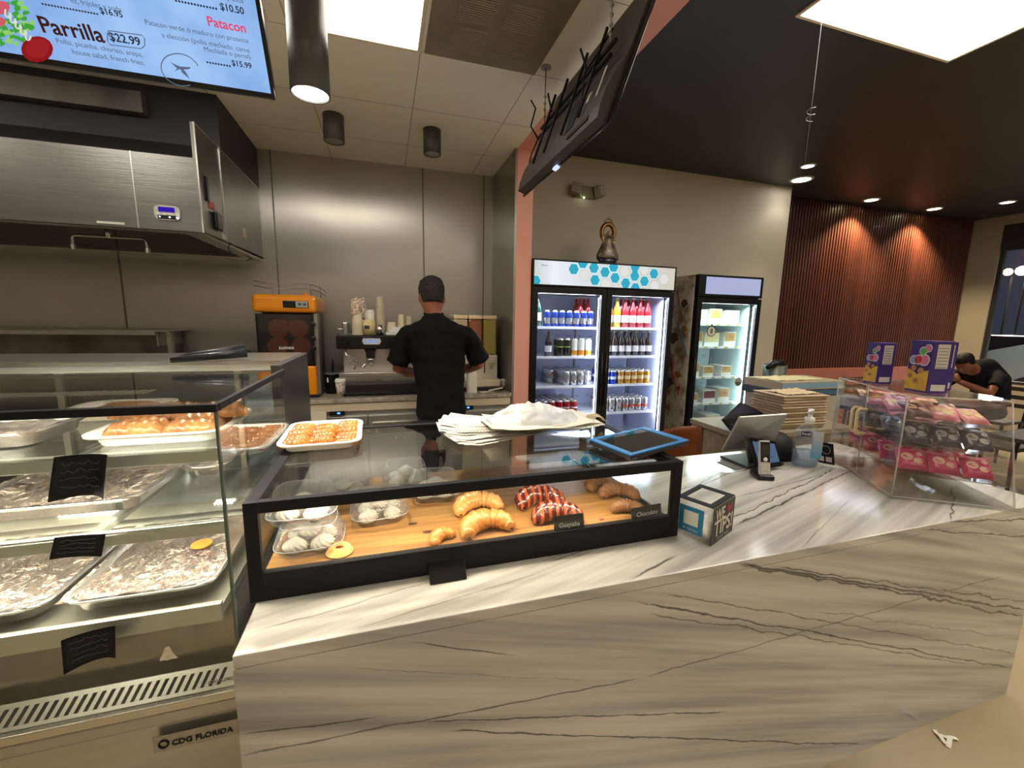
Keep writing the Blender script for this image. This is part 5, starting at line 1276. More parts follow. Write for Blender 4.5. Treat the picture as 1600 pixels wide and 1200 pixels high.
REDB = mat('red juice', srgb(186, 42, 52), .12, 0, alpha=1, spec=.8); YELB = mat('yellow juice', srgb(226, 196, 50), .12, spec=.8); ORB = mat('orange juice', srgb(200, 96, 60), .12, spec=.8); DKB = mat('brown bottle glass', srgb(44, 24, 20), .1, spec=.8); GNB = mat('green bottle glass', srgb(30, 80, 66), .1, spec=.8)
LBW = mat('white label', srgb(226, 222, 224), .5); 
bt = dict(red=bottle_proto('juice_bottle', .033, .255, REDB, .7, WHITEP, LBW, 'bottle'), yel=bottle_proto('juice_bottle', .033, .255, YELB, .7, WHITEP, LBW, 'bottle'), ora=bottle_proto('juice_bottle', .033, .255, ORB, .7, WHITEP, LBW, 'bottle'),
          dk=bottle_proto('dark_bottle', .030, .215, DKB, .7, mat('gold cap', srgb(200, 180, 130), .3, .6), LBW, 'bottle'), gn=bottle_proto('green_bottle', .035, .27, GNB, .8, BLACKP, LBW, 'bottle'))
row(bt['gn'], [1.125], fy, 2, .075, 1.50, 'green glass bottle at the far left of the top shelf of the drinks fridge', 'green bottles')
row(bt['red'], lin(1.53, .07, 2), fy + .12, 2, .07, 1.50, 'red drink bottle at the right of the top left shelf', 'red bottles on the left')
row(bt['ora'], [1.74], fy, 1, .07, 1.50, 'orange-red drink bottle at the left end of the top right shelf', 'orange bottle')
row(bt['yel'], [1.815], fy, 1, .07, 1.50, 'yellow drink bottle standing among red ones on the top right shelf', 'yellow bottle')
row(bt['red'], lin(1.89, .072, 4), fy, 2, .07, 1.50, 'red drink bottle on the top right shelf of the drinks fridge', 'red bottles on the right')
row(bt['dk'], [1.225], fy, 1, .07, 1.27, 'dark bottle with white label alone on the second left shelf', 'dark bottle left')
row(bt['dk'], lin(1.74, .066, 7), fy, 2, .07, 1.27, 'dark brown bottle with gold cap on the second right shelf', 'dark bottles right')
# second fridge with cake boxes
F2 = (3.002, 3.816, 3.506)
SF2 = tuple(fz(z) for z in (1.545, 1.345, 1.075, .835, .60))
f2 = fridge(F2[0], F2[1], F2[2] + .045, fz(1.945), fz(1.735), 1, SF2, label='narrow single-door fridge holding cake boxes, right of the drinks fridge', tint=(.55, .66, .64), ledc=(.75, 1, .92), yd=.6)
b = nb(); box(b, F2[0], F2[1], F2[2] + .004, F2[2] + .044, fz(1.77), fz(1.945), .002); hd2 = part('header_box', b, BLACKP, f2)
b = nb(); box(b, F2[0] + .085, F2[1] - .036, F2[2] + .002, F2[2] + .0035, fz(1.79), fz(1.928)); part('lit_face', b, emis('lit blank header', srgb(172, 178, 214), 1.0), hd2)
b = nb(); box(b, F2[0] - .003, F2[0], F2[2] + .06, F2[2] + .64, .1, fz(1.94))
m, nt, out = nodes_of('printed side wrap'); p = N(nt, 'BsdfPrincipled'); nt.links.new(p.outputs[0], out.inputs[0]); p.inputs['Roughness'].default_value = .55
tc = N(nt, 'TexCoord'); vo = N(nt, 'TexVoronoi'); vo.inputs['Scale'].default_value = 6; nt.links.new(tc.outputs['Object'], vo.inputs[0]); rp = N(nt, 'ValToRGB'); e = rp.color_ramp.elements
e[0].position = .1; e[0].color = c4(srgb(150, 112, 86)); e[1].position = .30; e[1].color = c4(srgb(222, 212, 194)); nz = N(nt, 'TexNoise'); nz.inputs['Scale'].default_value = 22; nt.links.new(tc.outputs['Object'], nz.inputs[0]); mm = N(nt, 'Math', operation='MULTIPLY'); nt.links.new(vo.outputs[0], mm.inputs[0]); nt.links.new(nz.outputs['Fac'], mm.inputs[1]); nt.links.new(mm.outputs[0], rp.inputs[0]); nt.links.new(rp.outputs[0], p.inputs['Base Color'])
sw = part('printed_side', b, m, f2)
b = nb(); q = Vector((F2[0] - .0035, 0, 0))
for (ya, za, yb, zb, r, mi) in ((3.10, 1.55, 2.96, 1.28, .012, 0), (3.16, 1.20, 3.02, .92, .010, 1), (3.14, 1.86, 3.06, 1.62, .006, 2), (3.2, 1.35, 3.12, 1.15, .007, 1)):
    A, B2 = Vector((F2[0] - .004, ya * KF, fz(za))), Vector((F2[0] - .004, yb * KF, fz(zb))); tube(b, [A, B2], [(r * KF, .0015), (r * KF, .0015)], 6, mi)
for (y, z, r, mi) in ((3.04, 1.72, .035, 3), (3.02, 1.50, .03, 4), (3.14, 1.42, .05, 3), (3.05, 1.10, .035, 4), (3.16, 1.02, .05, 3), (3.03, .98, .02, 1)):
    y, z, r = y * KF, fz(z), r * KF; prism(b, [(y + r * (1 + .3 * math.cos(k * 2.1)) * math.cos(k * .6), z + r * (1 + .3 * math.sin(k * 1.7)) * math.sin(k * .6)) for k in range(10)], Vector((F2[0] - .0032, 0, 0)), Y_, Z_, -X_, .0012, mi)
part('food_drawing', b, [mat('wrap teal', srgb(38, 84, 100), .5), mat('wrap red', srgb(140, 40, 34), .5), mat('wrap tan', srgb(120, 104, 80), .5), mat('wrap brown', srgb(84, 58, 50), .5), mat('wrap orange', srgb(176, 120, 50), .5)], sw)
# stickers on the glass
def disc_sticker(px, py, r, label_name, m1, m2):
    c = at(px, py, Y=F2[2] + .02); c.y = F2[2] + .016
    b = nb(); prism(b, [(r * math.cos(k * .25), r * math.sin(k * .25)) for k in range(25)], c, X_, Z_, -Y_, .0008); s = part(label_name, b, m1, f2)
    b = nb(); prism(b, [((r * .84) * math.cos(k * .25), (r * .84) * math.sin(k * .25)) for k in range(25)], c - Y_ * .0009, X_, Z_, -Y_, .0006); part('inner_disc', b, m2, s)
    return s, c
s, c = disc_sticker(1111, 517.5, .056, 'clock_sticker', BLACKM, mat('sticker cream', srgb(206, 206, 184), .5))
text('sticker_number', '8', c + Vector((-.016, -.002, -.025)), X_, Z_, .030, BLACKM, s, True, height=.052)
b = nb(); box(b, c.x - .010, c.x + .010, c.y - .001, c.y, c.z + .056, c.z + .072); box(b, c.x + .034, c.x + .046, c.y - .001, c.y, c.z + .046, c.z + .056); part('clock_button', b, BLACKM, s)
s, c = disc_sticker(1153, 596.5, .049, 'round_sticker', mat('sticker rim', srgb(180, 186, 170), .5), mat('sticker grey', srgb(158, 160, 146), .5))
b = nb(); prism(b, [(.041 * math.cos(PI + k * .26), .041 * math.sin(PI + k * .26)) for k in range(13)], c - Y_ * .0017, X_, Z_, -Y_, .0004); part('lower_half', b, mat('sticker olive', srgb(96, 96, 80), .5), s)
# cake boxes
def cake_box(w_, d_, h_, print_m):
    t = thing('cake_box', 'x', 'box', (0, 0, 0), world=False)
    b = nb(); box(b, -w_ / 2, w_ / 2, -d_ / 2, d_ / 2, 0, h_, .002); part('carton_body', b, mat('white carton', srgb(222, 226, 214), .45), t)
    b = nb(); box(b, -w_ * .45, w_ * .45, -d_ / 2 - .001, -d_ / 2, h_ * .38, h_ * .94); part('printed_picture', b, print_m, t)
    return t
PR = [mat('cake print', srgb(206, 176, 96), .4, 0, srgb(150, 110, 60), 18), mat('mint print', srgb(196, 206, 160), .4, 0, srgb(214, 190, 120), 20), mat('berry print', srgb(120, 60, 66), .4, 0, srgb(90, 50, 56), 12)]
CB = [Proto(cake_box(.13, .2, .135, PR[0])), Proto(cake_box(.16, .2, .125, PR[1])), Proto(cake_box(.11, .22, .10, PR[0])), Proto(cake_box(.14, .3, .12, PR[2]))]
cy = F2[2] + .045 + .22
names = {0: 'golden picture', 1: 'mint picture', 2: 'low', 3: 'dark berry side'}
lst = [(1, 2.62, 0, 'at the left of the top shelf'), (0, 2.79, 0, 'in the middle of the top shelf'), (1, 2.97, 0, 'at the right of the top shelf'), (0, 2.61, 1, 'at the left of the second shelf'), (1, 2.77, 1, 'in the middle of the second shelf'), (0, 2.97, 1, 'at the right of the second shelf'),
       (0, 2.60, 2, 'at the left of the third shelf'), (2, 2.755, 2, 'in the middle of the third shelf'), (2, 2.955, 2, 'at the right of the third shelf'), (2, 2.61, 3, 'at the left of the fourth shelf'), (3, 2.80, 3, 'in the middle of the fourth shelf'), (0, 2.96, 3, 'at the right of the fourth shelf'), (2, 2.64, 4, 'at the left of the lowest shelf'), (1, 2.86, 4, 'at the right of the lowest shelf')]
for k, x, sh, lab in lst: CB[k].put((x * KF, cy + (.05 if k == 3 else 0), SF2[sh] - .0015), 0, sc=(1.18, 1, 1.18), label='cake box with %s %s, narrow fridge' % ({0: 'gold print', 1: 'mint print', 2: 'small print', 3: 'berry print'}[k], lab))
b = nb()
for z in SF2[:4]:
    for k, x in enumerate(lin(3.11, .134, 5)): box(b, x, x + .045, F2[2] + .132, F2[2] + .134, z - .018, z + .004)
part('price_tag', b, [mat('tag yellow', srgb(190, 190, 120), .5)], f2)
# ------------------------------------------------------------------ figurine on the drinks fridge
c = Vector((2.085, 3.72, 2.080))
t = thing('statuette', 'small ornate religious statuette with golden halo on top of the drinks fridge', 'figurine', c)
b = nb(); lathe(b, [(0, 0), (.045, 0), (.05, .012), (.080, .052), (.084, .07), (.066, .11), (.046, .15), (.034, .18), (.03, .195), (.0, .20)], 26, c=c, sy=.55); part('robe', b, mat('ornate robe', srgb(158, 142, 116), .35, .4, srgb(60, 50, 58), 26, (1, 1, 1), .3, 60), t)
b = nb(); lathe(b, [(0, 0), (.048, 0), (.055, .014), (.084, .05), (0, .055)], 26, c=c - Y_ * .002, sy=.57); part('base', b, mat('dark statue base', (.03, .028, .04), .25, .4), t)
b = nb(); ball(b, c + Vector((.003, 0, .214)), .019, 14); ball(b, c + Vector((.028, -.02, .195)), .014, 12); part('head', b, mat('statue face', srgb(150, 120, 96), .5), t)
b = nb(); N_ = 44
pts = [c + Vector((.047 * math.sin(a), .012, .225 - .055 * math.cos(a) * 1.0)) for a in [.45 + k * (2 * PI - .9) / 43 for k in range(44)]]
tube(b, pts, .015, 8)
for k in range(0, 44, 2):
    d = (pts[k] - (c + Vector((0, .012, .245)))).normalized(); tube(b, [pts[k] + d * .010, pts[k] + d * .022], [.004, .0015], 5)
tube(b, [c + Vector((.028 * math.cos(a), .012, .292 + .022 * math.sin(a))) for a in [k * PI / 8 for k in range(9)]], .004, 6); tube(b, [c + Vector((0, .012, .31)), c + Vector((0, .012, .325))], .0035, 6)
part('halo', b, mat('old gold', srgb(126, 96, 48), .35, .8), t, 'golden rayed halo ring')
b = nb(); tube(b, [c + Vector((-.04, -.01, .15)), c + Vector((-.045, -.0, .19)), c + Vector((-.02, 0, .205))], .008, 8); tube(b, [c + Vector((.02, -.02, .14)), c + Vector((.035, -.025, .17))], .012, 8); part('sleeve', b, mat('pale gold', srgb(176, 156, 104), .35, .6), t)
t.scale = (1.4, 1.4, 1.4)
# ------------------------------------------------------------------ emergency light on the pale wall
c = at(911, 302, Y=YB); c.y = YB
t = thing('emergency_light', 'two-headed emergency light on the pale wall above the drinks fridge', 'emergency light', c)
b = nb(); box(b, c.x - .10, c.x + .12, c.y - .035, c.y, c.z - .045, c.z + .055, .012); part('housing', b, mat('beige fixture', srgb(132, 120, 100), .5), t)
for sx_, ry in ((-.09, .3), (.13, -.3)):
    b = nb(); M = Matrix.Translation(c + Vector((sx_, -.06, .01))) @ Matrix.Rotation(ry, 4, 'Y') @ Matrix.Rotation(-ry * 1.5, 4, 'Z'); q = nb(); box(q, -.045, .045, -.03, .03, -.045, .045, .008); join(b, q, 0, M)
    hh = part('lamp_head', b, mat('beige fixture2', srgb(150, 140, 120), .45), t)
    b = nb(); q = nb()
    for k in range(3): box(q, -.036, .036, -.034, -.03, -.036 + k * .027, -.02 + k * .027, .002)
    join(b, q, 0, M); part('lens_bars', b, mat('lamp head lens', srgb(180, 172, 152), .25), hh)
b = nb(); ball(b, c + Vector((-.01, -.045, -.05)), .006, 8); part('indicator', b, emis('green led', (.8, 1, .6), 6), t)
t.scale = (1.2, 1.2, 1.2)
# ------------------------------------------------------------------ extraction hood
def hood():
    HX = -1.0; hy = 2.96
    t = thing('extraction_hood', 'large stainless kitchen extraction hood on the left wall side', 'hood', (-2.5, 3.6, 2.03))
    b = nb(); box(b, -4.9, HX, hy, hy + .02, 2.02, 2.43, .003); fas = part('front_fascia', b, STEEL_H, t)
    b = nb(); box(b, -1.315, -1.309, hy - .0015, hy, 2.02, 2.43); part('fascia_seam', b, mat('seam light', (.5, .49, .46), .3, .8), fas)
    b = nb(); prism(b, [(hy + .02, 2.03), (YS - .005, 2.05), (YS - .005, 2.62), (hy, 2.62), (hy, 2.43)][::-1], Vector((HX - .02, 0, 0)), Y_, Z_, X_, .02); part('side_panel', b, mat('side steel', (.26, .25, .24), .3, .85, (.2, .195, .19), 3), t)
    b = nb(); box(b, HX, HX + .004, 3.33, 3.338, 2.03, 2.62); box(b, HX - .004, HX + .004, hy - .004, hy + .004, 2.02, 2.62); box(b, HX, HX + .003, YS - .02, YS - .01, 2.05, 2.62); box(b, HX, HX + .003, hy, YS - .01, 2.61, 2.62); part('corner_trim', b, mat('bright trim', (.6, .58, .54), .25, .9), t)
    # underside: lip and dark filters
    b = nb(); box(b, -4.9, HX - .02, hy + .02, hy + .09, 2.02, 2.035); box(b, -4.9, HX - .02, YS - .2, YS - .01, 2.02, 2.04); box(b, HX - .12, HX - .02, hy + .09, YS - .2, 2.02, 2.035); part('drip_channel', b, mat('lip steel', (.45, .43, .4), .2, .9), t)
    b = nb(); v = [b.verts.new(p) for p in ((-4.9, hy + .1, 2.04), (HX - .1, hy + .1, 2.04), (HX - .1, YS - .15, 2.36), (-4.9, YS - .15, 2.36))]; b.faces.new(v); part('filter_bank', b, mat('filter dark', (.03, .034, .04), .4, .6), t)
    b = nb(); v = [b.verts.new(p) for p in ((-4.9, hy + .02, 2.43), (HX - .02, hy + .02, 2.43), (HX - .02, 3.37, 2.62), (-4.9, 3.37, 2.62))]; b.faces.new(v); box(b, -4.9, HX - .02, 3.37, YS - .01, 2.60, 2.62); part('top_panel', b, STEEL_D, t)
    # labels, switches
    b = nb(); box(b, -1.5, -1.375, hy - .002, hy, 2.034, 2.046); part('label_strip', b, mat('label pale', (.55, .53, .48), .5), t)
    b = nb(); y = 3.0
    box(b, HX, HX + .004, 3.08, 3.16, 2.19, 2.23); part('red_label', b, mat('red label', srgb(190, 96, 84), .6), t)
    b = nb(); box(b, HX, HX + .012, 3.04, 3.07, 2.22, 2.36, .003); box(b, HX, HX + .025, 3.12, 3.23, 2.075, 2.18, .01); part('switch_box', b, BLACKP, t)
    b = nb(); box(b, HX, HX + .002, 3.24, 3.31, 2.085, 2.13); box(b, HX, HX + .002, 3.26, 3.32, 2.04, 2.075); box(b, HX, HX + .002, 3.72, 3.79, 2.13, 2.2); part('rating_label', b, mat('label white', srgb(200, 190, 170), .5), t)
    # control panel
    b = nb(); poly = [(math.copysign(abs(math.cos(a)) ** .5, math.cos(a)) * .062, math.copysign(abs(math.sin(a)) ** .5, math.sin(a)) * .040) for a in [k * PI / 16 for k in range(32)]]
    cc = Vector((-1.167, hy - .001, 2.115)); prism(b, poly, cc, X_, Z_, -Y_, .008); pn = part('control_panel', b, mat('panel grey', (.42, .41, .38), .4), t)
    b = nb(); box(b, cc.x - .04, cc.x + .038, cc.y - .010, cc.y - .008, cc.z + .004, cc.z + .03); part('control_display', b, emis('blue display', srgb(52, 30, 170), .9), pn)
    b = nb(); box(b, cc.x - .045, cc.x + .045, cc.y - .010, cc.y - .008, cc.z - .035, cc.z - .014); part('lower_strip', b, BLACKP, pn)
    for k in range(4): b = nb(); cyl(b, (cc.x - .046 + k * .031, cc.y - .0095, cc.z - .008), .010, .003, 14, axis='y'); part('control_button', b, mat('button cream', (.55, .52, .46), .4), pn)
    b = nb()
    for x in (-.035, .012, .046): ball(b, (cc.x + x, cc.y - .011, cc.z - .024), .0035, 8)
    part('indicator', b, emis('white blue led', (.6, .8, 1), 4), pn)
    # sprinkler pipe under the lip
    b = nb(); z = 2.0; y = 3.2
    tube(b, [(-1.575, y, 2.05), (-1.575, y, 1.99)], .014, 10); tube(b, [(-1.75, y, 1.92), (-1.75, y, 1.985), (-1.735, y, 1.997), (-1.4, y, 1.997), (-1.387, y, 1.985), (-1.387, y, 1.92)], .008, 8)
    for x in (-1.75, -1.387): cyl(b, (x, y, 1.915), .013, .03)
    part('nozzle_pipe', b, mat('pipe chrome', (.6, .58, .54), .25, .9), t)
    b = nb(); tube(b, [(HX + .01, 3.37, 2.03), (HX + .0, 3.36, 1.99), (HX + .02, 3.36, 1.95)], .004, 6); tube(b, [(HX - .02, YS - .15, 2.04), (HX - .1, YS - .15, 2.0)], .004, 5); part('loose_wire', b, BLACKP, t)
hood()
b = nb(); box(b, -4.99, -1.0, 3.37, YS - .001, 2.621, CEIL - .001); struct('wall_hood_bulkhead', b, mat('dark bulkhead steel', (.05, .05, .055), .5, .4, (.04, .04, .044), 2))
b = nb(); c = at(231, 183, Y=3.36); box(b, -4.5, c.x, 3.3, 3.369, c.z, c.z + .12, .003)
solo('steel_duct_cover', b, mat('duct steel', (.30, .28, .25), .4, .6, (.10, .095, .09), 1.6, (2, 1, 1)), 'stainless cover strip on the dark bulkhead above the hood', 'duct cover', (-2, 3.33, c.z))
# cooking range under the hood
def cook_range():
    t = thing('cooking_range', 'stainless cooking range with raised back shelf, behind the display cabinet', 'range', (-2.6, 3.7, 0))
    X1 = -1.66
    b = nb(); box(b, -3.6, X1, 3.3, YS - .03, .12, .92, .004); part('body', b, STEEL, t)
    b = nb(); box(b, -3.6, X1, 4.08, YS - .03, .92, 1.40); part('backsplash', b, mat('greasy steel', (.30, .28, .24), .4, .8, (.14, .12, .10), 5), t)
    b = nb(); box(b, -3.6, X1, 3.80, 3.82, 1.385, 1.415, .002); box(b, -3.6, X1 + .08, 3.82, YS - .03, 1.41, 1.42, .002); box(b, X1 + .03, X1 + .06, 3.9, 3.94, .92, 1.41); box(b, X1 - .01, X1, 3.84, YS - .03, 1.3, 1.41); part('high_shelf', b, mat('shelf steel', (.5, .48, .43), .3, .85), t)
    b = nb()
    for x in (-3.4, -2.9, -2.4): box(b, x, x + .42, 3.36, 3.96, .925, .95, .01)
    part('burner_grate', b, BLACKM, t)
    b = nb(); cyl(b, (-2.0, 3.62, .925), .17, .30, 28); part('griddle', b, STEEL_D, t)
cook_range()
b = nb(); box(b, -1.56, -1.15, 3.62, YS - .02, .05, 1.24, .01); solo('steel_cabinet', b, mat('grey blue steel', (.22, .23, .25), .35, .7), 'grey steel cabinet between the range and the orange juicer', 'cabinet', (-1.4, 3.9, .05))
# ------------------------------------------------------------------ back counter
BY = 3.50
b = nb(); box(b, -1.12, XP0 - .025, BY, YS - .005, BC - .035, BC, .004)
solo('back_worktop', b, mat('speckled stone', srgb(196, 186, 168), .2, 0, srgb(120, 112, 100), 26, (1, 1, 1), 0, 40, contrast=.7), 'pale speckled stone worktop along the steel back wall', 'worktop', (0, 3.9, BC - .035))
def under_fridge(x0, x1, dpos, label, white):
    t = thing('undercounter_fridge', label, 'fridge', ((x0 + x1) / 2, 3.9, 0))
    b = nb(); box(b, x0, x1, BY + .03, YS - .02, .04, BC - .037); part('cabinet', b, STEEL, t)
    b = nb(); box(b, x0, x1, BY + .012, BY + .03, .795, BC - .04, .003); part('control_rail', b, mat('cream rail', srgb(206, 192, 168), .4), t)
    b = nb(); box(b, dpos, dpos + .115, BY + .006, BY + .012, .765, .80, .002); dp = part('temperature_display', b, BLACKP, t)
    b = nb(); box(b, dpos + .06, dpos + .08, BY + .004, BY + .006, .778, .79); part('digits', b, emis('blue digits', srgb(40, 90, 240), 2.5), dp)
    n = max(1, round((x1 - x0) / .55)); wd = (x1 - x0) / n
    for k in range(n):
        b = nb(); box(b, x0 + k * wd + .004, x0 + (k + 1) * wd - .004, BY, BY + .028, .10, .755, .004); d = part('door', b, STEEL, t)
        b = nb(); box(b, x0 + k * wd + .03, x0 + (k + 1) * wd - .03, BY - .018, BY, .66, .70, .005); part('handle', b, mat('bright handle', (.6, .58, .53), .22, .95), d)
    if white:
        b = nb(); box(b, x0, x0 + white, BY - .006, BY + .011, .60, .80, .002); part('white_flap', b, mat('white flap', srgb(216, 206, 186), .5), t)
under_fridge(-.66, .36, -.44, 'stainless undercounter fridge with blue display left of the standing man', .20)
under_fridge(.365, XP0 - .03, .61, 'stainless undercounter fridge with blue display right of the standing man', 0)
# ------------------------------------------------------------------ juicer
def juicer():
    x0, x1, y0, y1 = -.955, -.505, 3.60, 4.10
    ORG_ = mat('orange plastic', srgb(240, 146, 20), .3, coat=.3)
    t = thing('orange_juicer', 'orange and black automatic orange juicer on the back counter', 'juicer', ((x0 + x1) / 2, (y0 + y1) / 2, BC))
    b = nb(); box(b, x0 + .02, x1 - .02, y0 + .18, y1, BC, 1.58, .012); part('machine_body', b, mat('juicer body', (.035, .033, .03), .35), t)
    b = nb(); box(b, x0, x1, y0, y1, 1.572, 1.708, .035, seg=4); top = part('top_cover', b, ORG_, t)
    b = nb(); ball(b, (x1 - .09, y0 + .1, 1.705), .028, 14); part('top_knob', b, ORG_, top)
    b = nb(); box(b, x0 + .215, x1 - .055, y0 - .006, y0 + .004, 1.608, 1.662, .01); cp = part('control_panel', b, BLACKP, top)
    b = nb(); box(b, x0 + .305, x1 - .062, y0 - .009, y0 - .005, 1.612, 1.658, .01); part('key_pad', b, mat('pad grey', (.42, .41, .38), .4), cp)
    b = nb()
    for k in range(2): box(b, x0 + .322 + k * .035, x0 + .346 + k * .035, y0 - .011, y0 - .009, 1.626, 1.646)
    part('digit', b, mat('pad dark', (.1, .1, .1), .4), cp)
    b = nb(); box(b, x0 + .035, x1 - .05, y0 + .012, y0 + .016, 1.17, 1.558, .0); part('front_cover', b, pane('smoked cover', (.58, .52, .48), .9, .05, .08, (.25, .2, .18)), t)
    b = nb(); box(b, x0 + .035, x1 - .05, y0 + .02, y0 + .18, 1.17, 1.19); box(b, x0 + .02, x0 + .035, y0 + .01, y0 + .18, 1.17, 1.56); box(b, x1 - .05, x1 - .035, y0 + .01, y0 + .18, 1.17, 1.56); part('cover_frame', b, BLACKP, t)
    text('brand_lettering', 'zumex', Vector((x0 + .165, y0 + .011, 1.290)), X_, Z_, .11, mat('letter white', srgb(214, 206, 196), .5), t, True)
    for (cx, cz, r) in ((-.795, 1.45, .072), (-.655, 1.45, .072), (-.81, 1.31, .07), (-.64, 1.31, .07)):
        b = nb(); cyl(b, (cx, y0 + .06, cz), r, .09, 30, axis='y'); cyl(b, (cx, y0 + .05, cz), r * .3, .02, 16, axis='y')
        part('pressing_drum', b, mat('drum orange', srgb(236, 140, 100), .4), t)
    b = nb(); box(b, x0 + .17, x1 - .03, y0 + .02, y0 + .17, BC + .015, 1.155, .012); part('peel_bin', b, ORG_, t, 'orange peel bin at the machine foot')
    b = nb(); box(b, x0 + .01, x1 - .01, y0 + .0, y1, BC, BC + .025, .006); part('foot', b, BLACKP, t)
    b = nb(); box(b, x1 - .035, x1 - .005, y0 + .05, y0 + .17, BC + .02, 1.57, .004); part('side_rail', b, STEEL, t)
    b = nb()
    for z in (1.28, 1.36, 1.47): box(b, x1 - .05, x1 - .02, y0 - .004, y0 + .04, z, z + .03, .006)
    part('cover_latch', b, BLACKP, t)
    b = nb()
    for z in (1.75, 1.785):
        tube(b, [(x0 + .02, y0 + .03, z + .02), (x0 + .12, y0 + .0, z), (x1 - .04, y0 + .03, z + .008), (x1 + .02, y0 + .18, z - .01), (x1 + .02, y1 - .05, z - .03)], .0035, 6)
    for (x, y) in ((x1 - .04, y0 + .03), (x0 + .06, y1 - .1), (x1 - .02, y1 - .08)): tube(b, [(x, y, 1.70), (x, y, 1.79)], .0035, 6)
    part('fruit_rack', b, mat('rack wire', (.35, .33, .3), .3, .8), t)
juicer()
# black canister, lidded cup
def lidded_cup_proto(r=.042, h=.125):
    t = thing('paper_cup', 'x', 'cup', (0, 0, 0), world=False)
    b = nb(); lathe(b, [(0, 0), (r * .68, 0), (r, h), (0, h)], 20); part('cup_body', b, mat('patterned paper', srgb(226, 214, 196), .6, 0, srgb(150, 130, 112), 50, contrast=.25), t)
    b = nb(); lathe(b, [(r * 1.06, h - .004), (r * 1.08, h + .004), (r * .96, h + .008), (r * .9, h + .022), (0, h + .022)], 20); part('lid', b, WHITEP, t); return Proto(t)
CUPL = lidded_cup_proto()
p = at(534, 617, Z=BC); CUPL.put((p.x + .0, p.y - .06, BC), 0, 'lidded paper cup standing before the coffee machine', None)
p = at(748, 615, Z=BC)
c = Vector((-.441, 3.80, BC))
t = thing('black_canister', 'black round canister with open lid between juicer and coffee machine', 'canister', c)
b = nb(); lathe(b, [(0, 0), (.053, 0), (.057, .15), (.060, .16), (.060, .168), (.055, .168), (.052, .15), (.05, .01), (0, .01)], 28, c=c); part('canister_body', b, BLACKP, t)
b = nb(); tube(b, [c + Vector((.056 * math.cos(a), .056 * math.sin(a), .17)) for a in [k * PI / 12 for k in range(25)]], .006, 6); part('rim', b, mat('grey rim', (.2, .19, .18), .3), t)
b = nb(); tube(b, [c + Vector((.0, .055, .17)), c + Vector((.0, .12, .26))], [(.006, .04), (.006, .05)], 6); part('flap', b, BLACKP, t)
b = nb(); obox(b, c + Vector((-.035, -.0505, .10)), X_, Z_, -Y_, .02, .04, .0008); part('label', b, LBW, t)
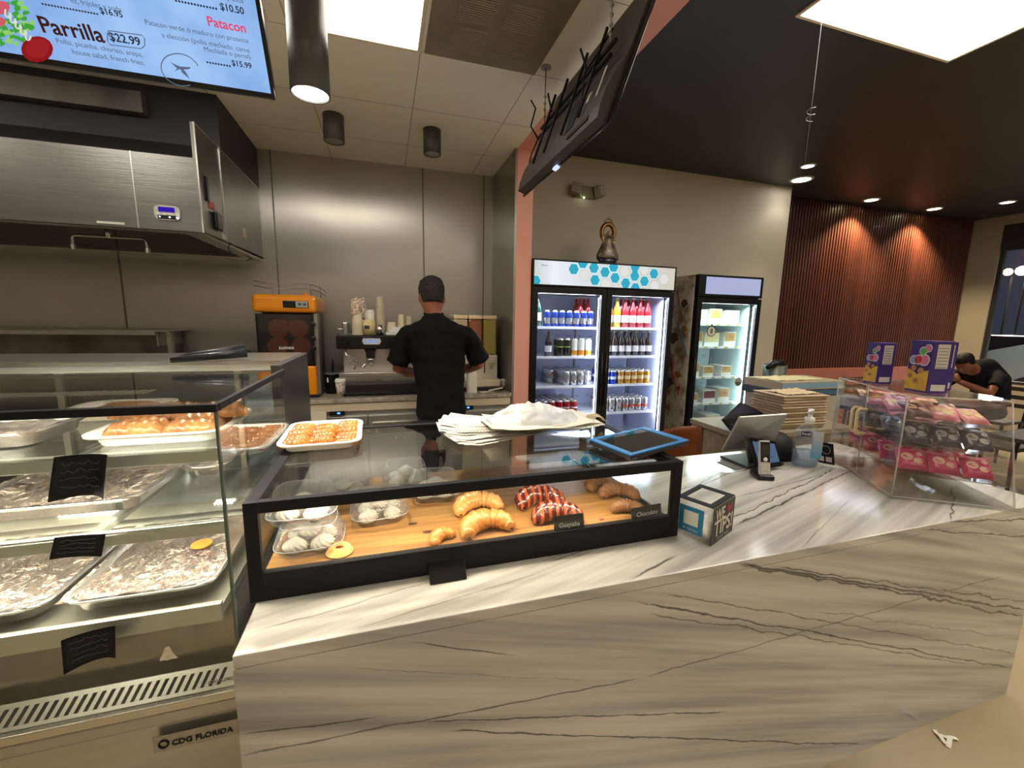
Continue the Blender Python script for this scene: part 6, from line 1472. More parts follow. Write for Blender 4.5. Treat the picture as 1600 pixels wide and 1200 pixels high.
# ------------------------------------------------------------------ espresso machine
def espresso():
    x0, x1, y0, y1 = -.365, .42, 3.62, 4.15
    t = thing('espresso_machine', 'two-group stainless espresso machine with black top panel on the back counter', 'coffee machine', ((x0 + x1) / 2, 3.9, BC))
    b = nb(); box(b, x0 + .02, x1 - .02, y0 + .16, y1, BC + .10, 1.30, .01); part('machine_body', b, mat('machine steel', (.66, .62, .57), .25, .7, (.55, .51, .47), 3), t)
    b = nb(); box(b, x0 - .012, x1 + .012, y0 - .01, y0 + .30, 1.288, 1.402, .012, seg=3); hp = part('head_panel', b, BLACKP, t)
    for cx in (-.105, .225):
        b = nb(); prism(b, [(-.075, .0), (-.06, -.025), (.06, -.025), (.075, 0), (.065, .025), (-.065, .025)], Vector((cx, y0 - .0105, 1.352)), X_, Z_, -Y_, .003); kp = part('key_plate', b, mat('key plate', (.62, .62, .6), .3), hp)
        b = nb()
        for k in range(5): box(b, cx - .05 + k * .021, cx - .037 + k * .021, y0 - .0155, y0 - .013, 1.34, 1.366)
        part('keys', b, emis('blue keys', srgb(120, 160, 215), .9), kp)
    b = nb()
    for cx in (-.30, .06): tube(b, [(cx, y0 - .01, 1.35), (cx, y0 - .04, 1.35)], [.022, .018], 14)
    part('steam_knob', b, BLACKP, hp)
    for cx in (-.12, .22):
        b = nb(); lathe(b, [(0, 0), (.032, 0), (.038, .01), (.038, .05), (.05, .07), (.05, .09), (0, .09)][::1], 22, c=(cx, y0 + .08, 1.205)); g = part('group_head', b, mat('group dark', (.04, .04, .042), .3, .6), t)
        b = nb(); lathe(b, [(0, 0), (.02, 0), (.034, .012), (.034, .03), (0, .03)], 20, c=(cx, y0 + .08, 1.175)); tube(b, [(cx, y0 + .05, 1.19), (cx - .03, y0 - .02, 1.175), (cx - .055, y0 - .07, 1.150)], [.009, .013, .015], 10); tube(b, [(cx, y0 + .07, 1.175), (cx + .004, y0 + .07, 1.14)], .012, 8); part('portafilter', b, mat('portafilter', (.5, .48, .45), .2, .8), t)
        b = nb(); ball(b, (cx - .057, y0 - .073, 1.148), .014, 10); part('handle_cap', b, CHROME, t)
    for pts in ([(-.31, y0 + .02, 1.29), (-.305, y0 - .0, 1.24), (-.25, y0 - .01, 1.22), (-.235, y0 - .0, 1.17), (-.25, y0 + .02, 1.12)], [(.06, y0 + .03, 1.29), (.055, y0 - .01, 1.22), (.07, y0, 1.19)]):
        b = nb(); tube(b, pts, .0055, 8); part('steam_wand', b, CHROME, t)
    b = nb(); tube(b, [(-.265 + .032 * math.cos(a), y0 + .155, 1.16 + .032 * math.sin(a)) for a in [k * .35 for k in range(19)]], .004, 6); part('gauge_ring', b, CHROME, t)
    b = nb(); tube(b, [(.065, y0 + .16, 1.145), (.065, y0 + .14, 1.145)], .010, 12); part('drain_plug', b, BLACKP, t)
    b = nb(); box(b, x0, x1, y0 - .01, y0 + .18, 1.065, 1.093, .004); part('drip_tray', b, mat('bright tray', (.66, .62, .56), .2, .9), t)
    b = nb(); v = [(y0 - .012, 1.062), (y0 + .03, .992), (y0 + .2, .992), (y0 + .2, 1.062)]; prism(b, v, Vector((x0, 0, 0)), Y_, Z_, X_, x1 - x0); ap = part('front_apron', b, mat('apron steel', (.46, .42, .39), .28, .75), t)
    text('apron_lettering', 'rancilio', Vector((-.02, y0 - .002, 1.022)), X_, Vector((0, -.5, .86)), .075, mat('etched pale', (.6, .58, .55), .4), ap)
    b = nb(); box(b, x0 + .04, x1 - .06, y0 + .02, y1 - .1, BC + .004, .992, .003); part('undertray', b, mat('under black', (.02, .016, .015), .3), t)
    b = nb(); box(b, x0 + .03, x1 - .1, y0 - .03, y0 + .02, BC + .002, BC + .03, .004); part('base_bar', b, BLACKP, t)
    b = nb(); box(b, x1 - .06, x1 - .02, y0 - .02, y0 + .06, BC, 1.0, .004); part('pink_foot', b, mat('pale pink plastic', srgb(226, 190, 184), .5), t)
    b = nb(); box(b, x0 + .02, x1 - .02, y0 + .28, y1, 1.30, 1.33, .003); tube(b, [(x0 - .0, y0 + .02, 1.40), (x0, y0 + .02, 1.45), (x0 + .06, y0 + .02, 1.45)], .004, 6); tube(b, [(x0, y0 + .02, 1.44), (x0, y1 - .05, 1.44)], .004, 6); part('cup_rail', b, CHROME, t)
    b = nb(); box(b, x0 + .01, x0 + .06, y0 + .32, y1 - .02, 1.33, 1.5, .01); part('side_fin', b, STEEL, t)
espresso()
ET = 1.4022
def cup_proto(r, h, m, nm='paper_cup'):
    b = nb(); lathe(b, [(r, 0), (r * .99, .004), (r * .95, .005), (r * .72, h), (r * .66, h), (r * .66, h - .004), (0, h - .004)], 20)   # upside down
    o = part(nm, b, m); o['category'] = 'cup'; return Proto(o)
PATC = mat('floral cup paper', srgb(232, 224, 208), .55, 0, srgb(170, 120, 100), 70, contrast=.2); CRMC = mat('cream cup paper', srgb(214, 200, 172), .6); TANC = mat('tan cup paper', srgb(178, 164, 140), .6, 0, srgb(206, 192, 168), 60)
def stack(px, n, P, dz, y, z, label, group, h):
    x = at(px, 520, Y=y).x
    for k in range(n): P.put((x, y, z + k * dz), k * .7, label, group)
P1 = cup_proto(.040, .10, PATC); P2 = cup_proto(.036, .085, TANC); P3 = cup_proto(.045, .08, CRMC)
stack(559, 12, P3, .0085, 3.70, ET, 'cream paper cup in the short wide stack at the left of the coffee machine top', 'short wide cup stack', .1)
stack(557, 2, P1, .03, 3.70, ET + .105 + .065, 'floral paper cup turned over on top of the short wide stack', 'floral cups on the stack', .1)
stack(566, 3, P1, .035, 3.80, ET + .14, 'floral paper cup in the taller stack behind, under a white lid', 'floral cups behind', .1)
stack(595, 20, P2, .0125, 3.78, ET, 'tan patterned paper cup in the tallest stack on the coffee machine', 'tallest cup stack', .1)
stack(612, 4, P3, .009, 3.80, ET, 'cream paper cup in the low stack right of the tallest one', 'low cup stack', .1)
stack(627, 9, cup_proto(.030, .08, CRMC), .012, 3.80, ET + .0, 'narrow cream cup in the stack left of the standing man', 'narrow cup stack', .1)
stack(638, 7, P2, .013, 3.86, ET, 'cup of the stack closest to the standing man', 'cups beside the man', .1)
def tub(px, y, z, r, h, m, label, lid=True, text_=None):
    x = at(px, 520, Y=y).x; t = thing('food_tub', label, 'tub', (x, y, z))
    b = nb(); lathe(b, [(0, 0), (r * .88, 0), (r, h), (0, h)], 24, c=(x, y, z)); part('tub_body', b, m, t)
    if lid: b = nb(); lathe(b, [(r * 1.05, h - .006), (r * 1.05, h + .003), (r * .8, h + .004), (r * .8, h + .018), (0, h + .018)], 24, c=(x, y, z)); part('lid', b, WHITEP, t)
    if text_: b = nb(); box(b, x - .035, x + .005, y - r * .97, y - r * .94, z + h * .4, z + h * .62); part('label', b, mat('dark label2', (.04, .045, .06), .5), t)
    return t
tub(577, 3.70, ET, .052, .125, mat('butter tub', srgb(226, 206, 150), .5, 0, srgb(206, 180, 130), 16), 'pale yellow tub with dark label in the middle of the coffee machine top', False, True)
tub(578, 3.79, ET + .08, .046, .11, mat('white tub', srgb(226, 220, 206), .5), 'white lidded tub standing behind the pale yellow tub', True)
b = nb(); x = at(594, 540, Y=3.70).x; lathe(b, [(0, 0), (.03, 0), (.026, .085), (.024, .085), (.024, .004)], 20, c=(x, 3.70, ET)); solo('steel_pitcher', b, CHROME, 'small steel pitcher beside the pale yellow tub', 'pitcher', (x, 3.70, ET))
for k in range(3):
    b = nb(); x = at(613 + k * 4, 545, Y=3.72).x; box(b, x - .05, x + .09, 3.68 + k * .01, 3.84, ET + k * .022, ET + k * .022 + .021, .004); solo('napkin_pack', b, WHITEP, 'white napkin pack on the coffee machine near the man', 'napkins', (x, 3.75, ET + k * .022), 'napkin packs')
# ------------------------------------------------------------------ drink dispenser on the right
def dispenser():
    x0, x1, y0, y1 = .60, 1.02, 3.70, 4.14
    t = thing('drink_dispenser', 'cream cold-drink dispenser with three filled tanks right of the standing man', 'drink dispenser', ((x0 + x1) / 2, 3.9, BC))
    b = nb(); box(b, x0, x1, y0 + .10, y1, BC + .03, 1.21, .012); box(b, x0, x1, y0 + .12, y1, 1.18, 1.215, .01); part('machine_body', b, CREAM, t)
    b = nb(); box(b, x0 - .01, x1 + .0, y0 - .02, y0 + .12, BC + .03, BC + .10, .012); part('drip_tray', b, mat('cream tray', srgb(206, 192, 166), .4), t)
    b = nb(); box(b, x0 - .02, x1 + .02, y0 - .04, y1, BC, BC + .03, .006); part('base', b, BLACKP, t)
    for k, (c_, lab) in enumerate(((srgb(206, 180, 150), 'milky drink tank'), (srgb(150, 84, 52), 'brown drink tank'), (srgb(158, 138, 58), 'yellow-green drink tank'))):
        a = x0 + .005 + k * .139
        b = nb(); box(b, a, a + .13, y0 + .12, y1 - .05, 1.215, 1.545, .016); tk = part('drink_tank', b, mat('tank %d' % k, c_, .12, 0, tuple(v * .75 for v in c_), 5, spec=.7), t, lab)
        b = nb(); box(b, a - .002, a + .132, y0 + .118, y1 - .048, 1.545, 1.585, .014); part('tank_lid', b, mat('tank lid', tuple(min(1, v * 1.25 + .06) for v in c_), .3), tk)
        b = nb(); box(b, a + .04, a + .095, y0 + .07, y0 + .12, 1.14, 1.20, .006); tube(b, [(a + .065, y0 + .085, 1.14), (a + .065, y0 + .085, 1.09)], .010, 8); part('tap', b, mat('tap pale', srgb(196, 186, 162), .4), t)
    b = nb(); tube(b, [(x0 + .285, y0 + .08, 1.24), (x0 + .285, y0 + .07, 1.05)], .006, 6); part('hanging_tube', b, mat('brown tube', srgb(90, 60, 40), .5), t)
dispenser()
CUPL.put((at(786, 607, Z=BC).x, at(786, 607, Z=BC).y, BC), 0, 'small paper cup at the right end of the back counter', None, sc=.62)
b = nb(); c = at(737, 600, Y=3.62); c = Vector((c.x, 3.62, BC))
def fn(u, v):
    a = u * 2 * PI; r = (.052 if v > .25 else .046) * (1 - .2 * v); k = (abs(math.cos(a)) ** 5 + abs(math.sin(a)) ** 5) ** (-.2); return c + Vector((r * k * math.cos(a), r * k * math.sin(a) * .8, v * .19))
grid(b, 32, 8, fn); solo('milk_jug', b, mat('milk jug', srgb(226, 220, 206), .35, sss=.2), 'white plastic milk jug on the back counter right beside the man', 'jug', tuple(c))
b = nb()
for k, (px, py, a) in enumerate(((752, 606, .2), (762, 604, -.3))):
    q = at(px, py, Z=BC); q.y = min(q.y, 3.58); grid(b, 8, 4, lambda u, v: Vector((q.x + (u - .5) * .13 * math.cos(a) - (v - .5) * .09 * math.sin(a), q.y + (u - .5) * .13 * math.sin(a) + (v - .5) * .09 * math.cos(a), BC + .004 + k * .008 + u * .03 * k)))
solo('counter_napkins', b, PLAIN, 'loose white napkin sheets lying before the drink dispenser', 'napkins', (q.x, q.y, BC))
# ------------------------------------------------------------------ people
SKIN = mat('skin', srgb(150, 92, 66), .5, 0, srgb(136, 80, 56), 8, sss=.1); SKIN2 = mat('skin seated', srgb(140, 86, 62), .5, 0, srgb(120, 72, 52), 8, sss=.1)
HAIR = mat('short dark hair', srgb(16, 13, 12), .7, 0, srgb(58, 52, 48), 70, (1, 1, 1), .8, 160, contrast=.6, spec=.2)
HAIR2 = mat('dark hair', srgb(12, 9, 8), .6, spec=.2, bump=.6, bs=120)
TEE = mat('black t-shirt', (.005, .005, .0053), .85, spec=.12, bump=.12, bs=18); JEAN = mat('dark jeans', srgb(30, 34, 48), .8, bump=.2, bs=200); SHOE = mat('shoe', (.02, .02, .02), .5)
def ell(b, secs, n=22, caps=True):      # sections: (centre, rx, ry, axis tilt about X)
    rings = []
    for (c, rx, ry, tl) in secs:
        R = Matrix.Rotation(tl, 3, 'X'); rings.append([b.verts.new(Vector(c) + R @ Vector((rx * math.cos(2 * PI * k / n), ry * math.sin(2 * PI * k / n), 0))) for k in range(n)])
    for A, B2 in zip(rings, rings[1:]):
        for k in range(n): b.faces.new((A[k], A[(k + 1) % n], B2[(k + 1) % n], B2[k]))
    b.faces.new(rings[0][::-1]); b.faces.new(rings[-1])
def hand(b, wrist, d, side, palm_n, curl=.5, s=1):     # d: direction of the hand; side: towards the thumb
    d = d.normalized(); side = (side - d * side.dot(d)).normalized(); nrm = d.cross(side)
    if nrm.dot(palm_n) < 0: nrm = -nrm
    p = wrist + d * .045 * s
    tube(b, [wrist - d * .01, p, wrist + d * .085 * s], [(.024 * s, .018 * s), (.038 * s, .016 * s), (.036 * s, .013 * s)] if abs(frame_from(d)[0].dot(side)) > .7 else [(.018 * s, .024 * s), (.016 * s, .038 * s), (.013 * s, .036 * s)], 10)
    for k, ln in enumerate((.068, .078, .073, .058)):
        a = wrist + d * .08 * s + side * (.027 - k * .018) * s
        m1 = a + (d * math.cos(curl * .6) + nrm * math.sin(curl * .6)) * ln * .45 * s; m2 = m1 + (d * math.cos(curl * 1.6) + nrm * math.sin(curl * 1.6)) * ln * .33 * s; m3 = m2 + (d * math.cos(curl * 2.4) + nrm * math.sin(curl * 2.4)) * ln * .25 * s
        tube(b, [a - d * .01, m1, m2, m3], [.0095 * s, .009 * s, .0085 * s, .006 * s], 8)
    a = wrist + d * .025 * s + side * .026 * s; m1 = a + (d * .6 + side * .8).normalized() * .035 * s; m2 = m1 + (d * .85 + side * .3 + nrm * .4).normalized() * .03 * s
    tube(b, [a - side * .012, m1, m2], [.013 * s, .011 * s, .008 * s], 8)
def head_bm(b, c, R, s=1):              # local: face towards +Y
    q = nb()
    lathe(q, [(.001, -.125), (.035, -.12), (.055, -.10), (.066, -.07), (.073, -.03), (.078, .02), (.077, .06), (.066, .095), (.04, .115), (.001, .122)], 26, sy=1.22)
    for v in q.verts:
        x, y, z = v.co
        if y > 0 and z < -.02: v.co.y *= 1 - .12 * min(1, (-z - .02) / .1); v.co.x *= 1 - .18 * min(1, (-z - .02) / .1)
        if y < 0 and z < -.05: v.co.y *= .78
    for k in (-1, 1): ball(q, (k * .079, -.005, -.012), .026, 12, sx=.35, sy=.8, sz=1.3)
    tube(q, [(0, .086, .015), (0, .104, -.018), (0, .112, -.032), (0, .094, -.042)], [.009, .012, .015, .010], 8)
    tube(q, [(-.024, .088, -.066), (0, .096, -.066), (.024, .088, -.066)], [.004, .007, .004], 6)
    for k in (-1, 1): tube(q, [(k * .018, .088, .028), (k * .035, .086, .03), (k * .05, .074, .026)], [.005, .006, .004], 6)
    M = Matrix.Translation(c) @ R.to_4x4() @ Matrix.Scale(s, 4); join(b, q, 0, M)
def hair_bm(c, R, s=1, lift=1.06, low=-.06):
    q = nb()
    lathe(q, [(.001, .131), (.044, .124), (.072, .10), (.0815, .06), (.081, .02), (.0765, -.01), (.071, -.035), (.064, -.052), (.058, -.054), (.055, -.04), (.055, .05), (.03, .09), (.001, .10)][::-1], 30, sy=1.22)
    for v in q.verts:
        x, y, z = v.co
        if y > .0 and z < .06: v.co.z = z + (.062 - z) * min(1, y / .05)
        f = 1 + .03 * noise.noise(Vector((x * 40, y * 40, z * 40))); v.co.x *= f; v.co.y *= f
    bmesh.ops.transform(q, matrix=Matrix.Translation(c) @ R.to_4x4() @ Matrix.Scale(s, 4), verts=q.verts); return q
def man():
    t = thing('person', 'man in black T-shirt and dark jeans seen from behind at the coffee machine', 'person', (.38, 3.05, 0))
    Y = 3.06
    hc = Vector((.335, 3.12, 1.700)); R = Matrix.Rotation(-.32, 3, 'X') @ Matrix.Rotation(.05, 3, 'Z')
    LW, RW = Vector((.27, 3.36, 1.10)), Vector((.52, 3.38, 1.12)); LE, RE = Vector((.085, 3.10, 1.175)), Vector((.685, 3.12, 1.19)); LS, RS = Vector((.165, Y, 1.475)), Vector((.565, Y, 1.475))
    # body
    b = nb(); head_bm(b, hc, R, 1.12)
    ell(b, [((.345, 3.075, 1.50), .085, .075, 0), ((.342, 3.085, 1.56), .062, .062, -.2), ((.338, 3.10, 1.63), .056, .058, -.3), ((.336, 3.11, 1.68), .05, .055, -.3)])
    ell(b, [((.38, 3.03, .80), .15, .10, 0), ((.38, 3.03, 1.0), .15, .10, 0), ((.37, 3.05, 1.25), .17, .10, 0), ((.355, 3.07, 1.42), .19, .10, 0), ((.345, 3.07, 1.52), .10, .08, 0)])
    tube(b, [LS, LE, LE + (LW - LE) * .35, LW], [.050, .043, .042, .029], 14); tube(b, [RS, RE, RE + (RW - RE) * .35, RW], [.050, .043, .042, .029], 14)
    ell(b, [((.30, 3.05, .10), .045, .05, 0), ((.30, 3.05, .5), .06, .065, 0), ((.30, 3.04, .85), .08, .09, 0)]); ell(b, [((.46, 3.05, .10), .045, .05, 0), ((.46, 3.05, .5), .06, .065, 0), ((.46, 3.04, .85), .08, .09, 0)])
    body = remeshed(b, .011, 5)
    hb = nb(); hand(hb, LW, Vector((.6, .7, .05)), Vector((.1, .2, 1)), Vector((1, -.5, 0)), .7); hand(hb, RW, Vector((-.6, .7, .05)), Vector((-.1, .2, 1)), Vector((-1, -.5, 0)), .7)
    join(body, hb); part('body', body, SKIN, t)
    part('hair', hair_bm(hc, R, 1.15), HAIR, t)
    # shirt: torso and short sleeves
    b = nb()
    ell(b, [((.385, 3.02, .845), .185, .135, 0), ((.385, 3.02, .95), .178, .130, 0), ((.378, 3.03, 1.10), .178, .128, 0), ((.37, 3.045, 1.25), .195, .128, 0), ((.36, 3.055, 1.37), .212, .128, 0), ((.352, 3.06, 1.45), .212, .118, -.1), ((.348, 3.065, 1.505), .165, .10, -.15), ((.345, 3.07, 1.545), .095, .08, -.2), ((.343, 3.08, 1.575), .068, .068, -.25)], 28)
    def sleeve(S, E, out):
        d = (E - S); tube(b, [S + Vector((-.06 * out, .0, -.03)), S + Vector((.005 * out, 0, -.045)), S + d * .45 + Vector((.012 * out, 0, 0)), S + d * .86 + Vector((.018 * out, -.005, 0))], [.068, .076, .076, .084], 16)
    sleeve(LS, LE, -1); sleeve(RS, RE, 1)
    sb = remeshed(b, .011, 4)
    for v in sb.verts:
        f = .004 * noise.noise(Vector((v.co.x * 9, v.co.y * 9, v.co.z * 14))) + .003 * noise.noise(Vector((v.co.x * 22, 0, v.co.z * 5 + v.co.x * 20)))
        v.co += v.normal * f * 2
    part('t_shirt', sb, TEE, t)
    b = nb(); tube(b, [Vector((.343 + .066 * math.cos(a), 3.083 + .066 * math.sin(a), 1.580 + .012 * math.sin(a))) for a in [k * PI / 14 for k in range(29)]], .008, 6); part('collar', b, mat('collar black', (.006, .006, .006), .8, spec=.15), t)
    b = nb(); ell(b, [((.38, 3.03, .70), .165, .12, 0), ((.38, 3.03, .84), .170, .122, 0), ((.38, 3.03, .95), .165, .118, 0)]);
    for x in (.29, .47): ell(b, [((x, 3.05, .05), .062, .07, 0), ((x, 3.05, .4), .072, .08, 0), ((x, 3.03, .75), .092, .105, 0)])
    part('jeans', remeshed(b, .014, 4), JEAN, t)
    for x in (.29, .47):
        b = nb(); ell(b, [((x, 3.10, .0), .05, .14, 0), ((x, 3.10, .04), .05, .14, 0), ((x, 3.07, .085), .045, .08, 0)]); part('shoe', b, SHOE, t)
man()
def seated():
    # sits side-on, facing left, bent over a phone
    B0 = Vector((6.72, 3.02, 0))
    t = thing('person', 'seated man in dark T-shirt bent over a phone, far right by the window', 'person', B0)
    hc = Vector((6.30, 3.0, 1.145)); R = Matrix.Rotation(.35, 3, 'Y').to_3x3() if False else (Matrix.Rotation(-.55, 3, 'Y') @ Matrix.Rotation(PI / 2, 3, 'Z'))
    b = nb(); head_bm(b, hc, R, .95)
    tube(b, [(6.52, 3.0, 1.06), (6.40, 3.0, 1.10), (6.33, 3.0, 1.14)], [.08, .062, .055], 14)
    tube(b, [(6.86, 3.0, .60), (6.88, 3.0, .72), (6.80, 3.0, .90), (6.62, 3.0, 1.00), (6.52, 3.0, 1.03)], [(.12, .10), (.12, .10), (.13, .10), (.12, .09), (.07, .07)], 18)
    for s in (-1, 1):
        sh = Vector((6.58, 3.0 + s * .17, 1.0)); e = Vector((6.36, 3.0 + s * .22, .84)); w_ = Vector((6.10, 3.0 + s * .07, .96))
        tube(b, [sh, e, e + (w_ - e) * .4, w_], [.05, .042, .040, .028], 12)
        tube(b, [(6.86, 3.0 + s * .09, .58), (6.42, 3.0 + s * .12, .57), (6.40, 3.0 + s * .12, .45), (6.44, 3.0 + s * .12, .08)], [.085, .065, .058, .04], 12)
    body = remeshed(b, .013, 4); hb = nb()
    for s in (-1, 1): hand(hb, Vector((6.10, 3.0 + s * .07, .96)), Vector((-.5, -s * .3, .8)), Vector((-1, 0, -.3)), Vector((0, -s, 0)), .6)
    join(body, hb); part('body', body, SKIN2, t)
    part('hair', hair_bm(hc, R, .99), HAIR2, t)
    b = nb(); tube(b, [(6.86, 3.0, .62), (6.89, 3.0, .74), (6.83, 3.0, .92), (6.64, 3.0, 1.035), (6.52, 3.0, 1.065), (6.455, 3.0, 1.075)], [(.17, .15), (.18, .16), (.19, .165), (.19, .14), (.13, .10), (.075, .075)], 20)
    for s in (-1, 1): tube(b, [(6.64, 3.0 + s * .10, 1.02), (6.56, 3.0 + s * .19, .98), (6.44, 3.0 + s * .215, .90)], [.08, .078, .072], 14)
    part('t_shirt', remeshed(b, .013, 4), mat('navy t-shirt', (.006, .006, .010), .85, spec=.15), t)
    b = nb()
    for s in (-1, 1): tube(b, [(6.86, 3.0 + s * .09, .585), (6.42, 3.0 + s * .12, .57), (6.39, 3.0 + s * .12, .44), (6.44, 3.0 + s * .12, .08)], [.10, .075, .068, .055], 12)
    part('trousers', remeshed(b, .014, 4), JEAN, t)
    for s in (-1, 1): b = nb(); ell(b, [((6.38, 3.0 + s * .12, .0), .13, .05, 0), ((6.38, 3.0 + s * .12, .05), .12, .045, 0), ((6.43, 3.0 + s * .12, .09), .06, .04, 0)]); part('shoe', b, SHOE, t)
    p = thing('mobile_phone', 'dark mobile phone in the hands of the seated man', 'phone', (6.02, 3.0, 1.0))
    b = nb(); obox(b, Vector((6.06, 2.965, .97)), Y_, Vector((-.35, 0, .93)), Vector((.93, 0, .35)), .07, .14, .009, .003); part('phone_body', b, BLACKP, p)
seated()
# ------------------------------------------------------------------ dining furniture
DW = mat('dark brown wood', srgb(44, 28, 22), .6, 0, srgb(30, 20, 16), 8, (1, 1, 6))
def chair_proto():
    t = thing('dining_chair', 'x', 'chair', (0, 0, 0), world=False)      # faces +X, backrest at -X
    b = nb(); box(b, -.2, .2, -.2, .2, .44, .475, .01); part('seat', b, DW, t)
    for x in (-.18, .18):
        for y in (-.18, .18): b = nb(); tube(b, [(x, y, .44), (x * 1.08, y * 1.05, 0)], [.018, .014], 8); part('leg', b, DW, t)
    b = nb()
    for y in (-.19, .19): tube(b, [(-.19, y, .45), (-.22, y, .70), (-.25, y, .88)], .016, 8)
    for z in (.64, .74, .84): box(b, -.235 - (z - .64) * .06, -.215 - (z - .64) * .06, -.19, .19, z - .025, z + .025, .005)
    part('backrest', b, DW, t); return Proto(t)
CH = chair_proto()
CH.put((6.98, 3.0, 0), PI, 'dark wooden chair under the seated man by the window', None)
CH.put((4.0, 3.25, 0), 0, 'dark slatted chair by the pale wall behind the boxes', None)
CH.put((6.1, 3.75, 0), -PI / 2, 'dark chair against the dusty pink wainscot, behind the snack cartons', None)
CH.put((5.6, 2.32, 0), PI / 2, 'dark chair at the table before the slatted wall', None)
def dtable(x, y, w_, d_, label, h=.75):
    t = thing('dining_table', label, 'table', (x, y, 0))
    b = nb(); box(b, x - w_ / 2, x + w_ / 2, y - d_ / 2, y + d_ / 2, h - .035, h, .006); part('table_top', b, DW, t)
    b = nb(); tube(b, [(x, y, .02), (x, y, h - .035)], .035, 12); part('pedestal', b, BLACKM, t)
    b = nb(); box(b, x - .28, x + .28, y - .03, y + .03, 0, .025); box(b, x - .03, x + .03, y - .28, y + .28, 0, .025); part('foot', b, BLACKM, t)
dtable(4.55, 2.95, .8, .7, 'dark dining table behind the stacked cardboard boxes', .80)
dtable(6.0, 2.95, .55, .7, 'dark dining table in front of the seated man')
dtable(5.2, 1.6, 1.2, .8, 'brown dining table beyond the acrylic snack case', .72)
# cashier's side table with its load
TX0, TX1, TY0, TY1, TZ = 2.11, 3.05, 1.97, 2.42, .87
t = thing('side_table', 'pale wood side table behind the counter carrying tablets and boxes', 'table', (2.5, 2.2, 0))
WD = mat('pale grey wood', srgb(150, 136, 114), .5, 0, srgb(126, 112, 92), 3, (1, 9, 9), .05, 30)
b = nb(); box(b, TX0 - .02, TX1, TY0 - .02, TY1, TZ - .035, TZ, .004); part('table_top', b, WD, t)
for x in (TX0, TX1 - .06): b = nb(); box(b, x, x + .05, TY0, TY0 + .09, 0, TZ - .036); part('leg', b, WD, t); b = nb(); box(b, x, x + .05, TY1 - .1, TY1 - .01, 0, TZ - .036); part('leg', b, WD, t)
b = nb(); box(b, TX0 + .051, TX1 - .06, TY0 + .02, TY0 + .05, TZ - .2, TZ - .036); box(b, TX0 + .01, TX0 + .03, TY0 + .1, TY1 - .11, TZ - .25, TZ - .036); part('apron', b, WD, t)
def tab(corners, label, m):
    A, B2, C2, D2 = corners
    c = (A + C2) / 2; t = thing('standing_tablet', label, 'tablet', c)
    n = (B2 - A).cross(D2 - A).normalized(); n = -n if n.y > 0 else n
    b = nb(); f = [b.verts.new(p) for p in corners]; g = [b.verts.new(p - n * .014) for p in corners]
    b.faces.new(f); b.faces.new(g[::-1])
    for k in range(4): b.faces.new((f[k], f[(k + 1) % 4], g[(k + 1) % 4], g[k]))
    part('housing', b, BLACKP, t)
    b = nb(); q = lambda u, v: (A * (1 - u) + B2 * u) * (1 - v) + (D2 * (1 - u) + C2 * u) * v + n * .0012
    b.faces.new([b.verts.new(q(u, v)) for u, v in ((.06, .06), (.94, .06), (.94, .94), (.06, .94))]); part('screen', b, m, t)
    b = nb(); m0 = (A + B2 + C2 + D2) / 4; tube(b, [m0 - n * .014, Vector((m0.x + .01, m0.y + .06, TZ + .004))], .009, 6); part('stand', b, BLACKP, t)
tab([at(1130, 655, Y=2.02), at(1148, 677, Y=2.00), at(1199, 648, Y=2.16), at(1158, 628, Y=2.18)], 'dark tablet leaning on the side table behind the sales terminal', mat('sleeping screen', srgb(34, 36, 56), .25))
tab([at(1184, 652, Y=2.12), at(1212, 668, Y=2.10), at(1226, 655, Y=2.2), at(1195, 641, Y=2.22)], 'tablet with bluish screen right of the dark one on the side table', emis('violet screen', srgb(58, 62, 140), .8))
# stack of brown take-out trays
TRB = mat('kraft carton', srgb(178, 156, 126), .65)
def kraft():
    b = nb(); x0, y0 = -.18, -.13
    for z, s in ((0, .94), (.006, .97), (.012, 1.0)): box(b, -.185 * s, .185 * s, -.13 * s, .13 * s, z, z + .006, .002, seg=1)
    o = part('carton_tray', b, TRB); o['category'] = 'carton'; return Proto(o)
KP = kraft(); rnd = random.Random(8)
for k in range(12):
    KP.put((2.635 + rnd.uniform(-.006, .006), 2.12 + rnd.uniform(-.006, .006), TZ + .001 + k * .0185), rnd.uniform(-.03, .03) - .05, 'brown carton tray in the neat stack behind the sanitizer bottle', 'stacked carton trays')
b = nb(); c = at(1291, 643, Z=TZ + .24); rnd = random.Random(3)
grid(b, 14, 10, lambda u, v: Vector((2.50 + u * .30, 2.02 + v * .18, TZ + .228 + .016 * abs(noise.noise(Vector((u * 6, v * 5, 1)))))), smooth=False)
solo('crumpled_paper', b, mat('kraft paper', srgb(190, 168, 134), .7), 'crumpled brown paper on top of the carton tray stack', 'paper', (2.65, 2.1, TZ + .228))
